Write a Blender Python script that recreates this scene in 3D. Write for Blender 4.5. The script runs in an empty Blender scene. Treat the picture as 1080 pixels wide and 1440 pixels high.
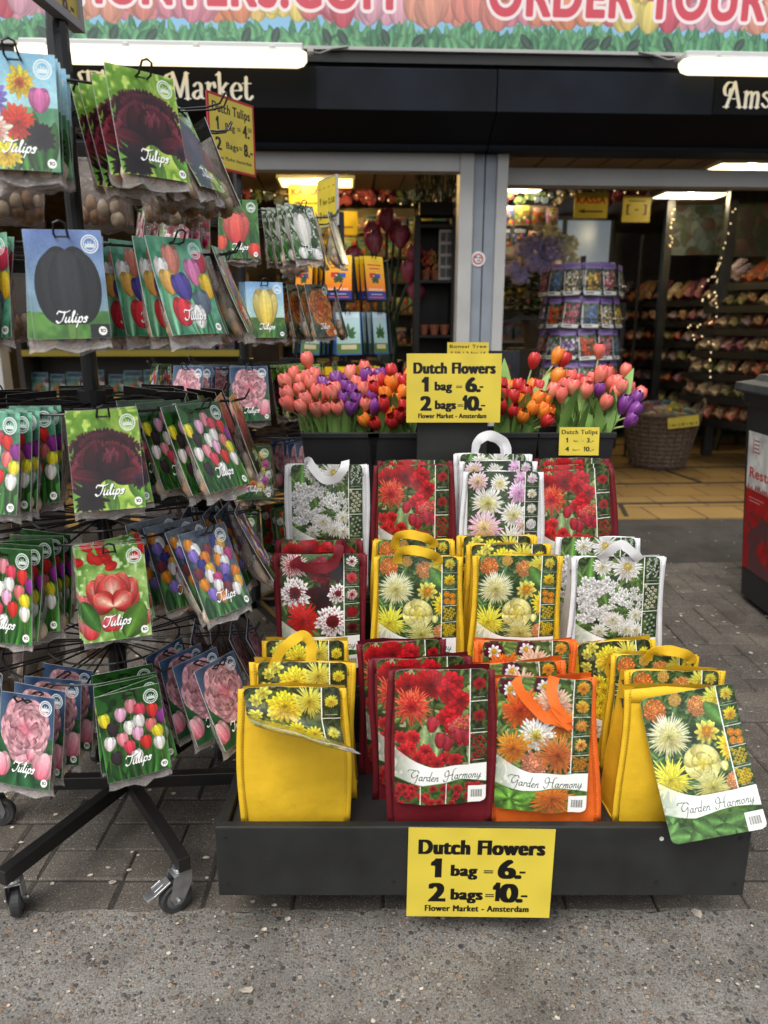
import bpy, math, random
import numpy as np
from math import sin, cos, pi, radians, tan, atan
from mathutils import Vector, Matrix

scene = bpy.context.scene
COL = scene.collection

# ------------------------------------------------------------------ camera
PITCH = radians(14.2); CAMZ = 1.24; FPX = 1040.0
cam_d = bpy.data.cameras.new("camera"); cam = bpy.data.objects.new("camera", cam_d); COL.objects.link(cam)
cam.location = (0, 0, CAMZ); cam.rotation_euler = (radians(90) - PITCH, 0, 0)
cam_d.sensor_fit = 'VERTICAL'; cam_d.sensor_height = 36.0; cam_d.lens = 26.0
cam_d.clip_start = 0.05; cam_d.clip_end = 400
cam_d.dof.use_dof = True; cam_d.dof.focus_distance = 1.78; cam_d.dof.aperture_fstop = 3.2
scene.camera = cam

# ------------------------------------------------------------------ sky, sun, exposure
SUN_EL, SUN_AZ = 58.0, 205.0          # compass style: 0 = +Y, clockwise; behind the camera, a little to its left
w = bpy.data.worlds.new("World"); scene.world = w; w.use_nodes = True
nt = w.node_tree; bg = nt.nodes["Background"]
sky = nt.nodes.new("ShaderNodeTexSky"); sky.sky_type = 'NISHITA'; sky.sun_disc = False
sky.sun_elevation = radians(SUN_EL); sky.sun_rotation = radians(SUN_AZ)
sky.air_density = 1.0; sky.dust_density = 4.0; sky.ozone_density = 1.0
hsv = nt.nodes.new("ShaderNodeHueSaturation"); hsv.inputs["Saturation"].default_value = 0.25
nt.links.new(sky.outputs[0], hsv.inputs["Color"]); nt.links.new(hsv.outputs[0], bg.inputs[0])
bg.inputs[1].default_value = 0.13
sl = bpy.data.lights.new("sun", 'SUN'); sl.energy = 1.3; sl.angle = radians(35); sl.color = (1, .955, .89)
so = bpy.data.objects.new("sun", sl); COL.objects.link(so)
az, el = radians(SUN_AZ), radians(SUN_EL)
sd = Vector((sin(az) * cos(el), cos(az) * cos(el), sin(el)))
so.rotation_euler = sd.to_track_quat('Z', 'Y').to_euler(); so.location = sd * 20
scene.view_settings.view_transform = 'Standard'; scene.view_settings.look = 'None'
scene.view_settings.exposure = 0.55; scene.view_settings.gamma = 1.0
scene.cycles.use_denoising = True
scene.cycles.max_bounces = 10; scene.cycles.transparent_max_bounces = 24
scene.cycles.caustics_reflective = False; scene.cycles.caustics_refractive = False

# ------------------------------------------------------------------ helpers
def P(px, py, D):
    """a point D metres in front of the camera's foot seen at photo pixel (px,py), used to survey the place"""
    z = CAMZ - D * tan(PITCH + atan((py - 720) / FPX))
    ax = D * cos(PITCH) + (CAMZ - z) * sin(PITCH)
    return Vector(((px - 540) / FPX * ax, D, z))

def rnd(a, b): return random.uniform(a, b)

class MB:
    def __init__(s): s.v = []; s.f = []; s.m = []; s.uv = []
    def add(s, vs, fs, m=0, uvs=None):
        o = len(s.v); s.v += [tuple(p) for p in vs]
        for i, f in enumerate(fs):
            s.f.append([o + k for k in f]); s.m.append(m)
            s.uv.append([uvs[k] for k in f] if uvs else [(0, 0)] * len(f))
    def box(s, x0, x1, y0, y1, z0, z1, m=0, M=None):
        vs = [Vector(p) for p in ((x0,y0,z0),(x1,y0,z0),(x1,y1,z0),(x0,y1,z0),(x0,y0,z1),(x1,y0,z1),(x1,y1,z1),(x0,y1,z1))]
        if M: vs = [M @ p for p in vs]
        s.add(vs, [(0,3,2,1),(4,5,6,7),(0,1,5,4),(1,2,6,5),(2,3,7,6),(3,0,4,7)], m)
    def bar(s, p, q, w, h, m=0, up=Vector((0,0,1))):
        p, q = Vector(p), Vector(q); d = (q - p).normalized()
        x = d.cross(up).normalized() if abs(d.dot(up)) < .999 else Vector((1,0,0)); z = x.cross(d)
        vs = []
        for c in (p, q):
            for a, b in ((-1,-1),(1,-1),(1,1),(-1,1)): vs.append(c + x * a * w / 2 + z * b * h / 2)
        s.add(vs, [(0,1,2,3)[::-1],(4,5,6,7),(0,1,5,4),(1,2,6,5),(2,3,7,6),(3,0,4,7)], m)
    def tube(s, pts, r, n=6, m=0, closed=False):
        pts = [Vector(p) for p in pts]; rings = []; k = len(pts); ref = None
        for i, p in enumerate(pts):
            a = pts[(i - 1) % k] if (closed or i) else p; b = pts[(i + 1) % k] if (closed or i < k - 1) else p
            d = (b - a).normalized()
            if ref is None: ref = Vector((0,0,1)) if abs(d.z) < .9 else Vector((1,0,0))
            x = d.cross(ref).normalized(); y = x.cross(d).normalized(); ref = y
            rr = r[i] if isinstance(r, (list, tuple)) else r
            rings.append([p + x * cos(2*pi*j/n) * rr + y * sin(2*pi*j/n) * rr for j in range(n)])
        vs = [q for g in rings for q in g]; fs = []
        for i in range(k if closed else k - 1):
            for j in range(n):
                a = i * n + j; b = i * n + (j + 1) % n; i2 = (i + 1) % k
                fs.append((a, b, i2 * n + (j + 1) % n, i2 * n + j))
        if not closed: fs += [tuple(range(n))[::-1], tuple((k - 1) * n + j for j in range(n))]
        s.add(vs, fs, m)
    def lathe(s, prof, n=16, M=None, m=0, cap=True):
        vs = []; fs = []
        for r, z in prof:
            for j in range(n): vs.append(Vector((r * cos(2*pi*j/n), r * sin(2*pi*j/n), z)))
        if M: vs = [M @ p for p in vs]
        for i in range(len(prof) - 1):
            for j in range(n): fs.append((i*n+j, i*n+(j+1)%n, (i+1)*n+(j+1)%n, (i+1)*n+j))
        if cap: fs += [tuple(range(n))[::-1], tuple((len(prof)-1)*n + j for j in range(n))]
        s.add(vs, fs, m)
    def grid(s, fn, us, vs_, m=0, flip=False):
        P_ = []; U = []
        for v in vs_:
            for u in us:
                r = fn(u, v); P_.append(r[0]); U.append(r[1])
        n = len(us); fs = []
        for i in range(len(vs_) - 1):
            for j in range(n - 1):
                q = (i*n+j, i*n+j+1, (i+1)*n+j+1, (i+1)*n+j); fs.append(q[::-1] if flip else q)
        s.add(P_, fs, m, U)
    def blob(s, c, rx, ry, rz, n=8, k=6, m=0, tip=0):
        vs = []; fs = []
        for i in range(k + 1):
            t = pi * i / k; zz = cos(t); rr = sin(t)
            if tip and zz > 0: zz *= 1 + tip * zz
            for j in range(n): vs.append((c[0] + rx*rr*cos(2*pi*j/n), c[1] + ry*rr*sin(2*pi*j/n), c[2] + rz*zz))
        for i in range(k):
            for j in range(n): fs.append((i*n+j, (i+1)*n+j, (i+1)*n+(j+1)%n, i*n+(j+1)%n))
        s.add(vs, fs, m)
    def mesh(s, name, mats, smooth=False):
        me = bpy.data.meshes.new(name); me.from_pydata(s.v, [], s.f)
        if not isinstance(mats, (list, tuple)): mats = [mats]
        for mt in mats: me.materials.append(mt)
        me.polygons.foreach_set("material_index", s.m)
        ul = me.uv_layers.new(name="UVMap"); ul.data.foreach_set("uv", [c for f in s.uv for p in f for c in p])
        if smooth: me.polygons.foreach_set("use_smooth", [True] * len(me.polygons))
        me.validate(); me.update(); return me
    def build(s, name, mats, parent=None, smooth=False, bevel=0, loc=None, rot=None, solid=0):
        return link(name, s.mesh(name, mats, smooth), parent, bevel, loc, rot, solid)

def link(name, me, parent=None, bevel=0, loc=None, rot=None, solid=0):
    o = bpy.data.objects.new(name, me); COL.objects.link(o)
    if parent is not None: o.parent = parent
    if loc is not None: o.location = loc
    if rot is not None: o.rotation_euler = rot
    if solid:
        sm = o.modifiers.new("solid", 'SOLIDIFY'); sm.thickness = solid; sm.offset = 0
    if bevel:
        b = o.modifiers.new("bevel", 'BEVEL'); b.width = bevel; b.segments = 2; b.limit_method = 'ANGLE'
    return o

def tag(o, label, cat, group=None, kind=None):
    if kind: o["kind"] = kind
    if label: o["label"] = label
    if cat: o["category"] = cat
    if group: o["group"] = group
    return o
def thing(name, label, cat, loc=(0,0,0), rotz=0, group=None, rot=None):
    o = bpy.data.objects.new(name, None); COL.objects.link(o); o.empty_display_size = .05
    o.location = loc; o.rotation_euler = rot if rot is not None else (0, 0, rotz)
    return tag(o, label, cat, group)
def struct(o): o["kind"] = "structure"; return o
def copy_tree(root, label, loc, rot, swap=None):
    """a copy of a thing and of each of its parts (and sub-parts); copies share mesh data"""
    r = root.copy(); COL.objects.link(r); r.location = loc; r.rotation_euler = rot; r["label"] = label
    for ch in root.children:
        c = ch.copy(); COL.objects.link(c); c.parent = r
        if swap and ch.name.split(".")[0] in swap: c.data = swap[ch.name.split(".")[0]]
        for g in ch.children:
            d = g.copy(); COL.objects.link(d); d.parent = c
    return r
ORD = ["first","second","third","fourth","fifth","sixth","seventh","eighth","ninth","tenth","eleventh","twelfth","thirteenth","fourteenth","fifteenth","sixteenth","seventeenth","eighteenth"]

# ------------------------------------------------------------------ materials
def sset(b, **k):
    for n, v in k.items():
        n = n.replace("_", " ")
        if n in b.inputs: b.inputs[n].default_value = v
def mat(name, color, rough=.5, metal=0., spec=.5, var=0., vscale=20., bump=0., bscale=200., emit=None, estr=0., coat=0.):
    m = bpy.data.materials.new(name); m.use_nodes = True; t = m.node_tree; b = t.nodes["Principled BSDF"]
    c = (*color, 1) if len(color) == 3 else color
    sset(b, Base_Color=c, Roughness=rough, Metallic=metal, Specular_IOR_Level=spec, Coat_Weight=coat)
    tc = t.nodes.new("ShaderNodeTexCoord")
    if var:
        n = t.nodes.new("ShaderNodeTexNoise"); n.inputs["Scale"].default_value = vscale; n.inputs["Detail"].default_value = 6
        t.links.new(tc.outputs["Object"], n.inputs["Vector"])
        r = t.nodes.new("ShaderNodeValToRGB"); e = r.color_ramp.elements
        e[0].position = .3; e[1].position = .7
        e[0].color = (*[max(0, x * (1 - var)) for x in c[:3]], 1); e[1].color = (*[min(1, x * (1 + var)) for x in c[:3]], 1)
        t.links.new(n.outputs[0], r.inputs[0]); t.links.new(r.outputs[0], b.inputs["Base Color"])
        mr = t.nodes.new("ShaderNodeMapRange"); mr.inputs[3].default_value = max(0.02, rough - .12); mr.inputs[4].default_value = min(1, rough + .12)
        t.links.new(n.outputs[0], mr.inputs[0]); t.links.new(mr.outputs[0], b.inputs["Roughness"])
    if bump:
        n = t.nodes.new("ShaderNodeTexNoise"); n.inputs["Scale"].default_value = bscale; n.inputs["Detail"].default_value = 3
        t.links.new(tc.outputs["Object"], n.inputs["Vector"])
        bp = t.nodes.new("ShaderNodeBump"); bp.inputs["Strength"].default_value = bump; bp.inputs["Distance"].default_value = .002
        t.links.new(n.outputs[0], bp.inputs["Height"]); t.links.new(bp.outputs[0], b.inputs["Normal"])
    if emit: sset(b, Emission_Color=(*emit, 1), Emission_Strength=estr)
    return m
def mat_img(name, cv, rough=.35, spec=.5, coat=0., bump=0.):
    a = np.clip(cv.a, 0, 1); h, w_ = a.shape[:2]
    im = bpy.data.images.new(name, w_, h); px = np.ones((h, w_, 4), np.float32); px[..., :3] = a[::-1]
    im.pixels.foreach_set(px.ravel()); im.update(); im.pack()
    m = mat(name, (.5,.5,.5), rough, 0, spec, coat=coat, bump=bump, bscale=60); t = m.node_tree
    n = t.nodes.new("ShaderNodeTexImage"); n.image = im; n.extension = 'EXTEND'
    t.links.new(n.outputs[0], t.nodes["Principled BSDF"].inputs["Base Color"])
    return m

# ------------------------------------------------------------------ printing press: numpy painter for the printed cards and signs
RS = np.random.RandomState(5)
def vnoise(h, w_, cells, rs=None):
    rs = rs or RS; cy = max(2, int(cells * h / w_)); g = rs.rand(cy + 1, cells + 1)
    y = np.linspace(0, cy - 1e-4, h); x = np.linspace(0, cells - 1e-4, w_)
    yi = y.astype(int); xi = x.astype(int); fy = y - yi; fx = x - xi
    fy = fy*fy*(3-2*fy); fx = fx*fx*(3-2*fx); fy = fy[:, None]; fx = fx[None]
    return (g[yi][:, xi]*(1-fy)*(1-fx) + g[yi][:, xi+1]*(1-fy)*fx + g[yi+1][:, xi]*fy*(1-fx) + g[yi+1][:, xi+1]*fy*fx).astype(np.float32)
def A3(c): return np.array(c, np.float32)
class Cv:
    """canvas: x 0..1 across, y 0..H down"""
    def __init__(s, wpx, H=1.35, c=(1,1,1)):
        s.w = wpx; s.h = int(round(wpx * H)); s.H = H; s.a = np.empty((s.h, s.w, 3), np.float32); s.a[:] = A3(c)
    def garden(s, c1, c2, cells=7, c3=None):
        n = .6*vnoise(s.h, s.w, cells) + .4*vnoise(s.h, s.w, cells*3); n = np.clip((n - .3) / .4, 0, 1)[..., None]
        s.a[:] = A3(c1)*(1-n) + A3(c2)*n
        if c3 is not None:
            n = np.clip((vnoise(s.h, s.w, cells*4) - .62) / .2, 0, 1)[..., None]; s.a[:] = s.a*(1-n) + A3(c3)*n
    def _win(s, x0, x1, y0, y1):
        i0 = max(0, int(x0*s.w) - 2); i1 = min(s.w, int(x1*s.w) + 3); j0 = max(0, int(y0*s.w) - 2); j1 = min(s.h, int(y1*s.w) + 3)
        if i1 <= i0 or j1 <= j0: return None
        X, Y = np.meshgrid((np.arange(i0, i1) + .5) / s.w, (np.arange(j0, j1) + .5) / s.w); return i0, i1, j0, j1, X, Y
    def blend(s, wn, m, c):
        i0, i1, j0, j1 = wn[:4]; v = s.a[j0:j1, i0:i1]; m = m[..., None]; v[:] = v*(1-m) + c*m
    def petal(s, x, y, L, W, ang, c0, c1, point=.5, edge=.35, mid=None, vein=.12, tip=None, ts=.66):
        wn = s._win(x - L - W, x + L + W, y - L - W, y + L + W)
        if wn is None: return
        ca, sa = cos(ang), sin(ang); X, Y = wn[4] - x, wn[5] - y
        u = (X*ca + Y*sa) / L; v = (-X*sa + Y*ca) / W; uc = np.clip(u, 0, 1)
        hw = (1-point)*np.sqrt(np.clip(1-(2*uc-1)**2, 0, 1)) + point*np.clip(2.6*uc**.8*(1-uc), 0, 1)
        q = (hw - np.abs(v)) * W * s.w
        m = np.clip(q + .5, 0, 1) * (u > 0) * (u < 1)
        t = uc[..., None]; c = A3(c0)*(1-t) + A3(c1)*t
        rel = np.abs(v) / (hw + 1e-3)
        if tip is not None:
            k = np.clip((uc-ts+.12*rel)/.16, 0, 1)[..., None]; c = c*(1-k) + A3(tip)*k
        ph = RS.rand()*6
        c = c * (1 - edge*np.clip(rel, 0, 1)[..., None]**3 - vein*(.5+.25*np.sin(v*9+ph)+.2*np.sin(v*15+ph*2+uc*2))[..., None]) + (.07*np.clip(rel-.55,0,.3)*uc)[..., None]
        if mid is not None:
            k = (np.clip(1 - rel*1.6, 0, 1)*np.clip(1.2-uc, 0, 1))[..., None]; c = c*(1-k) + A3(mid)*k
        s.blend(wn, m, np.clip(c, 0, 1))
    def disc(s, x, y, r, c, soft=1., ring=None):
        wn = s._win(x-r, x+r, y-r, y+r)
        if wn is None: return
        d = np.hypot(wn[4]-x, wn[5]-y); m = np.clip((r-d)*s.w/soft + .5, 0, 1)
        if ring: m = m*np.clip((d-(r-ring))*s.w/soft + .5, 0, 1)
        s.blend(wn, m, A3(c))
    def rect(s, x0, y0, x1, y1, c):
        wn = s._win(x0, x1, y0, y1)
        if wn is None: return
        m = np.clip((wn[4]-x0)*s.w+.5, 0, 1)*np.clip((x1-wn[4])*s.w+.5, 0, 1)*np.clip((wn[5]-y0)*s.w+.5, 0, 1)*np.clip((y1-wn[5])*s.w+.5, 0, 1)
        s.blend(wn, m, A3(c))
    def dahlia(s, x, y, R, cin, cout, n=16, rows=5, point=.5, wid=1., jit=.08, edge=.4, tip=None, rot=None):
        if R > .09: n = int(n*1.35); rows += 1; R *= .94; wid *= 1.08
        for k in range(rows):
            f = 1 - k / rows * .86; r = R*f; a0 = RS.rand()*6.3; nn = max(6, int(n*(1 - .45*k/rows)))
            t = f; c1 = A3(cout)*t + A3(cin)*(1-t)
            for j in range(nn):
                a = a0 + 2*pi*j/nn + RS.randn()*jit; rr = r*(1 + RS.randn()*jit)
                sh = .9 + .24*RS.rand()
                sh *= 1 - .16*sin(a); s.petal(x, y, rr, rr*2.2/nn*wid, a, c1*.62*sh, np.clip(c1*1.08*sh,0,1), point, edge*.8, tip=None if tip is None or k > rows*.7 else np.clip(A3(tip)*sh,0,1))
    def pompon(s, x, y, R, c, dark=.55, n=18):
        for k in range(7):
            f = 1 - k/7*.9
            for j in range(max(5, int(n*f))):
                a = RS.rand()*.4 + 2*pi*j/max(5, int(n*f)); px, py = x + cos(a)*R*f*.86, y + sin(a)*R*f*.86
                r = R*.17; s.disc(px, py, r, A3(c)*dark*(.9+.2*RS.rand())); s.disc(px - cos(a)*r*.15, py - sin(a)*r*.15 - r*.1, r*.8, A3(c)*(.8+.3*RS.rand()))
    def tulip(s, x, y, W, H, c, c2=None, ang=0, stem=None, edge=.3):
        """x,y = centre of the bottom of the flower"""
        c = A3(c); c2 = A3(c2) if c2 is not None else np.clip(c*1.15+.05, 0, 1); up = -pi/2 + ang
        if stem is not None:
            s.petal(x, y - H*.1, stem, W*.07, pi/2 + ang*.4, (.35,.5,.15), (.2,.38,.1), 0, .3)
        for da, l, wd, sh in ((-.26,.97,.33,.72),(.26,.97,.33,.72),(-.42,.86,.27,.86),(.42,.86,.27,.92),(.0,.93,.31,1.06)):
            s.petal(x, y, H*l, W*wd*1.15, up + da*W/H*1.2, c*sh*.9, c2*sh, .12, edge)
    def photo(s, k=1.):
        b = s.a.copy(); b[1:] += s.a[:-1]; b[:-1] += s.a[1:]; b[:, 1:] += s.a[:, :-1]; b[:, :-1] += s.a[:, 1:]; cnt = np.full((s.h, s.w, 1), 5, np.float32); cnt[0] -= 1; cnt[-1] -= 1; cnt[:, 0] -= 1; cnt[:, -1] -= 1
        s.a = .45*s.a + .55*b/cnt; g = s.a.mean(2, keepdims=True); s.a = g + (s.a-g)*.9
        n = (vnoise(s.h, s.w, 4)-.5)*.22 + (vnoise(s.h, s.w, s.w//9)-.5)*.26 + (vnoise(s.h, s.w, s.w//4)-.5)*.30
        s.a = np.clip(s.a*(1+k*n[..., None]) + .015, 0, 1)
    def leaf(s, x, y, L, W, ang, c=(.2,.42,.12)):
        s.petal(x, y, L, W, ang, A3(c)*.7, A3(c)*1.1, .6, .25, mid=np.clip(A3(c)*1.35, 0, 1))
    def capsule(s, p, q, r0, r1, c):
        r = max(r0, r1); wn = s._win(min(p[0],q[0])-r, max(p[0],q[0])+r, min(p[1],q[1])-r, max(p[1],q[1])+r)
        if wn is None: return
        dx, dy = q[0]-p[0], q[1]-p[1]; L2 = dx*dx+dy*dy+1e-12
        t = np.clip(((wn[4]-p[0])*dx + (wn[5]-p[1])*dy)/L2, 0, 1); d = np.hypot(wn[4]-p[0]-t*dx, wn[5]-p[1]-t*dy)
        s.blend(wn, np.clip((r0+(r1-r0)*t - d)*s.w + .5, 0, 1), A3(c))
    def strokes(s, paths, x, y, sc, c, thick, thin, slant=0., nib=.6, smooth=True, xs=1.):
        for pth in paths:
            pts = crom(pth) if smooth and len(pth) > 2 else pth
            pts = [(x + (p[0] + slant*p[1])*sc*xs, y - p[1]*sc) for p in pts]; rr = []
            for i in range(len(pts)-1):
                a = math.atan2(-(pts[i+1][1]-pts[i][1]), pts[i+1][0]-pts[i][0]); rr.append(thin + (thick-thin)*abs(sin(a-nib))**1.4)
            rr.append(rr[-1])
            for i in range(len(pts)-1): s.capsule(pts[i], pts[i+1], rr[i]*sc, rr[min(i+1, len(rr)-1)]*sc, c)
    def text(s, st, x0, x1, ybase, cap, c, bold=.05, outline=None, oc=None):
        """a line of type fitted between x0 and x1, capital height cap; bold and outline are in capital heights"""
        T, bb = glyphs(st, .12 if bold > .03 else 0); gw = bb[1]-bb[0]
        if x1 is None: x1 = x0 + gw*cap/.73
        if outline: s.tris(T, x0, ybase, (x1-x0)/gw, cap/.73, bb[0], oc, (bold+outline)*cap, True)
        s.tris(T, x0, ybase, (x1-x0)/gw, cap/.73, bb[0], c, bold*cap, bool(outline))
    def one(s, x0, x1, yb, h, c):
        w_ = x1-x0; s.rect(x0+w_*.38, yb-h, x1, yb, c)
        s.tris(np.array([[(0,.78),(.5,1.0),(.5,.6)],[(0,.78),(.5,.6),(0,.62)]], np.float32)*np.array([w_, h], np.float32), x0, yb, 1, 1, 0, c)
    def tris(s, T, x0, yb, sx, sy, bx, c, fat=0, rnd_=False):
        SS = 3; X = (x0 + (T[:, :, 0]-bx)*sx)*s.w*SS; Y = (yb - T[:, :, 1]*sy)*s.w*SS
        p = int(fat*s.w) + 2; i0 = max(0, int(X.min())//SS - p); i1 = min(s.w, int(X.max())//SS + 2 + p); j0 = max(0, int(Y.min())//SS - p); j1 = min(s.h, int(Y.max())//SS + 2 + p)
        if i1 <= i0 or j1 <= j0: return
        M = np.zeros(((j1-j0)*SS, (i1-i0)*SS), bool); X = X - i0*SS; Y = Y - j0*SS
        for k in range(len(X)):
            a0 = max(0, int(X[k].min())); a1 = min(M.shape[1], int(X[k].max())+2); b0 = max(0, int(Y[k].min())); b1 = min(M.shape[0], int(Y[k].max())+2)
            if a1 <= a0 or b1 <= b0: continue
            gx, gy = np.meshgrid(np.arange(a0, a1)+.5, np.arange(b0, b1)+.5)
            (xa, xb, xc), (ya, yb_, yc) = X[k], Y[k]
            d = (yb_-yc)*(xa-xc)+(xc-xb)*(ya-yc)
            if abs(d) < 1e-9: continue
            l1 = ((yb_-yc)*(gx-xc)+(xc-xb)*(gy-yc))/d; l2 = ((yc-ya)*(gx-xc)+(xa-xc)*(gy-yc))/d
            M[b0:b1, a0:a1] |= (l1 >= -1e-6) & (l2 >= -1e-6) & (l1+l2 <= 1+1e-6)
        R = int(round(fat*s.w*SS))
        if R:
            offs = [(dx, dy) for dx in range(-R, R+1, 2) for dy in (-int(R*.3), int(R*.3))] if not rnd_ else \
                   [(int(round(q*R*cos(k*pi/24))), int(round(q*R*sin(k*pi/24)))) for q in (1, .55) for k in range(48)]
            D = M.copy(); h_, w2 = M.shape
            for dx, dy in offs:
                D[max(0,dy):h_+min(0,dy), max(0,dx):w2+min(0,dx)] |= M[max(0,-dy):h_+min(0,-dy), max(0,-dx):w2+min(0,-dx)]
            M = D
        m = M.reshape(j1-j0, SS, i1-i0, SS).mean((1, 3)).astype(np.float32)
        s.blend((i0, i1, j0, j1), m, A3(c))
def crom(p, k=7):
    p = [p[0]] + list(p) + [p[-1]]; out = []
    for i in range(1, len(p)-2):
        a, b, c, d = (np.array(q, float) for q in p[i-1:i+3])
        for j in range(k):
            t = j/k; out.append(tuple(.5*((2*b)+(-a+c)*t+(2*a-5*b+4*c-d)*t*t+(-a+3*b-3*c+d)*t**3)))
    out.append(tuple(p[-2])); return out
_G = {}
def glyphs(st, gap):
    key = (st, gap)
    if key in _G: return _G[key]
    cu = bpy.data.curves.new("type", 'FONT'); cu.body = st; cu.space_character = 1.0 + gap
    ob = bpy.data.objects.new("type", cu); COL.objects.link(ob); bpy.context.view_layer.update()
    dg = bpy.context.evaluated_depsgraph_get(); ev = ob.evaluated_get(dg); me = ev.to_mesh(); me.calc_loop_triangles()
    V = np.array([v.co[:2] for v in me.vertices], np.float32); I = np.array([t.vertices[:] for t in me.loop_triangles], int)
    ev.to_mesh_clear(); bpy.data.objects.remove(ob); bpy.data.curves.remove(cu)
    T = V[I]; _G[key] = (T, (T[..., 0].min(), T[..., 0].max())); return _G[key]
# ------------------------------------------------------------------ lettering in script and in the shop's old-style type
def sh(paths, dx): return [[(x + dx, y) for x, y in p] for p in paths]
TULIPS = [[(-.15,.72),(-.05,.95),(.2,.9),(.55,.88),(.85,1.02)], [(.45,.92),(.4,.5),(.25,.1),(.02,-.02),(-.12,.12)],
  [(.62,.45),(.57,.12),(.67,.02),(.84,.25)], [(.9,.46),(.84,.12),(.92,.02),(1.04,.15)], [(1.04,.15),(1.24,.8),(1.18,.98),(1.11,.7),(1.12,.12),(1.2,.02),(1.32,.16)],
  [(1.42,.46),(1.36,.12),(1.44,.02),(1.56,.16)], [(1.46,.66),(1.48,.7)], [(1.68,.46),(1.6,0),(1.52,-.42)], [(1.66,.33),(1.82,.48),(1.93,.3),(1.82,.04),(1.66,.06)],
  [(2.3,.4),(2.2,.49),(2.1,.38),(2.24,.22),(2.2,.03),(2.02,.05)]]
la = [[(.24,.36),(.1,.4),(0,.2),(.08,.02),(.22,.15),(.28,.4)], [(.28,.4),(.25,.08),(.36,.06)]]
lr = [[(0,0),(.07,.4)], [(.05,.25),(.17,.41),(.25,.36)]]
ld = [[(.24,.36),(.1,.4),(0,.2),(.08,.02),(.22,.15)], [(.36,.95),(.24,.06),(.35,.05)]]
le = [[(0,.18),(.16,.24),(.19,.38),(.08,.4),(0,.16),(.1,.01),(.26,.1)]]
ln = [[(0,0),(.07,.4)], [(.04,.2),(.2,.41),(.25,.3),(.22,.05),(.33,.07)]]
lm = [[(0,0),(.07,.4)], [(.04,.2),(.19,.41),(.23,.3),(.2,0)], [(.21,.2),(.36,.41),(.41,.3),(.38,.05),(.48,.07)]]
lo = [[(.2,.38),(.06,.38),(0,.18),(.1,.01),(.24,.14),(.22,.36),(.3,.4)]]
ly = [[(.05,.4),(.02,.12),(.12,.04),(.26,.25)], [(.32,.4),(.26,.0),(.1,-.36),(-.12,-.3),(.1,-.1),(.4,.08)]]
GARDEN = [[(.62,.78),(.5,.98),(.2,.9),(.02,.6),(.08,.3),(.3,.28),(.52,.55)], [(.56,.6),(.52,.1),(.36,-.36),(.1,-.42),(.0,-.28)], [(-.35,.85),(-.3,1.0),(0,1.02),(.3,.98)]] \
  + sh(la,.72) + sh(lr,1.12) + sh(ld,1.42) + sh(le,1.84) + sh(ln,2.14)
HARMONY = [[(2.66,.5),(2.62,.78),(2.86,.98),(3.0,.7),(2.92,.12),(2.7,-.04),(2.58,.14)], [(3.62,1.05),(3.42,.9),(3.36,.5),(3.38,.05),(3.5,.06)], [(2.7,.42),(3.05,.5),(3.42,.48)]] \
  + sh(la,3.62) + sh(lr,4.02) + sh(lm,4.34) + sh(lo,4.9) + sh(ln,5.26) + sh(ly,5.66)
def emblem(c, x, y, r, col=(.92,.95,.95)):
    c.disc(x, y, r, col, ring=r*.12); c.disc(x, y, r*.72, col, ring=r*.09)
    for k in range(-3, 4):
        h = r*(.5 - .06*abs(k)); c.capsule((x+k*r*.15, y+r*.32), (x+k*r*.15, y+r*.3-h*(1.3 if k % 2 else .8)), r*.05, r*.04, col)
    for q in (.3, .1): c.capsule((x-r*.5, y+r*q), (x+r*.5, y+r*q), r*.05, r*.05, col)
    for k in range(22):
        a = 2*pi*k/22; c.capsule((x+cos(a)*r*.77, y+sin(a)*r*.77), (x+cos(a)*r*.86, y+sin(a)*r*.86), r*.035, r*.035, col)
def finish_pack(c, tcol=(1,1,1), word=True):
    c.photo(.28)
    emblem(c, .84, .17, .115)
    if word:
        c.strokes(TULIPS, .33, c.H-.2, .145, (.05,.08,.05), .1, .05, .2, xs=1.12); c.strokes(TULIPS, .325, c.H-.205, .145, tcol, .085, .03, .2, xs=1.12)
    c.disc(.9, c.H-.095, .056, (.96,.96,.94)); c.one(.868, .888, c.H-.075, .045, (.1,.1,.1)); c.disc(.915, c.H-.097, .022, (.1,.1,.1), ring=.009)
    c.capsule((.44,.085), (.56,.085), .012, .012, (.08,.08,.08))
    for x0, y0, x1, y1 in ((0,0,1,.003),(0,c.H-.003,1,c.H),(0,0,.003,c.H),(.997,0,1,c.H)): c.rect(x0, y0, x1, y1, (.7,.73,.7))
    return c
PW = 236
def pk(c1, c2, cells=5, c3=None): c = Cv(PW, 1.34); c.garden(c1, c2, cells, c3); return c
def skybg(c, top, bot, y1=.5):
    t = np.clip(np.linspace(0, c.H, c.h)/y1, 0, 1)[:, None, None]; n = vnoise(c.h, c.w, 5)[..., None]*.12
    c.a[:] = np.where(t < 1, A3(top)*(1-t)+A3(bot)*t, c.a) + n*(t < 1)
def stems(c, n, y0, y1, cols=((.13,.36,.12),(.2,.46,.15),(.09,.27,.1))):
    for k in range(n): c.leaf(RS.rand(), y1 + RS.rand()*.1, (y1-y0)*(.6+.5*RS.rand()), .07+.05*RS.rand(), -pi/2 + RS.randn()*.22, cols[k % len(cols)])
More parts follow.
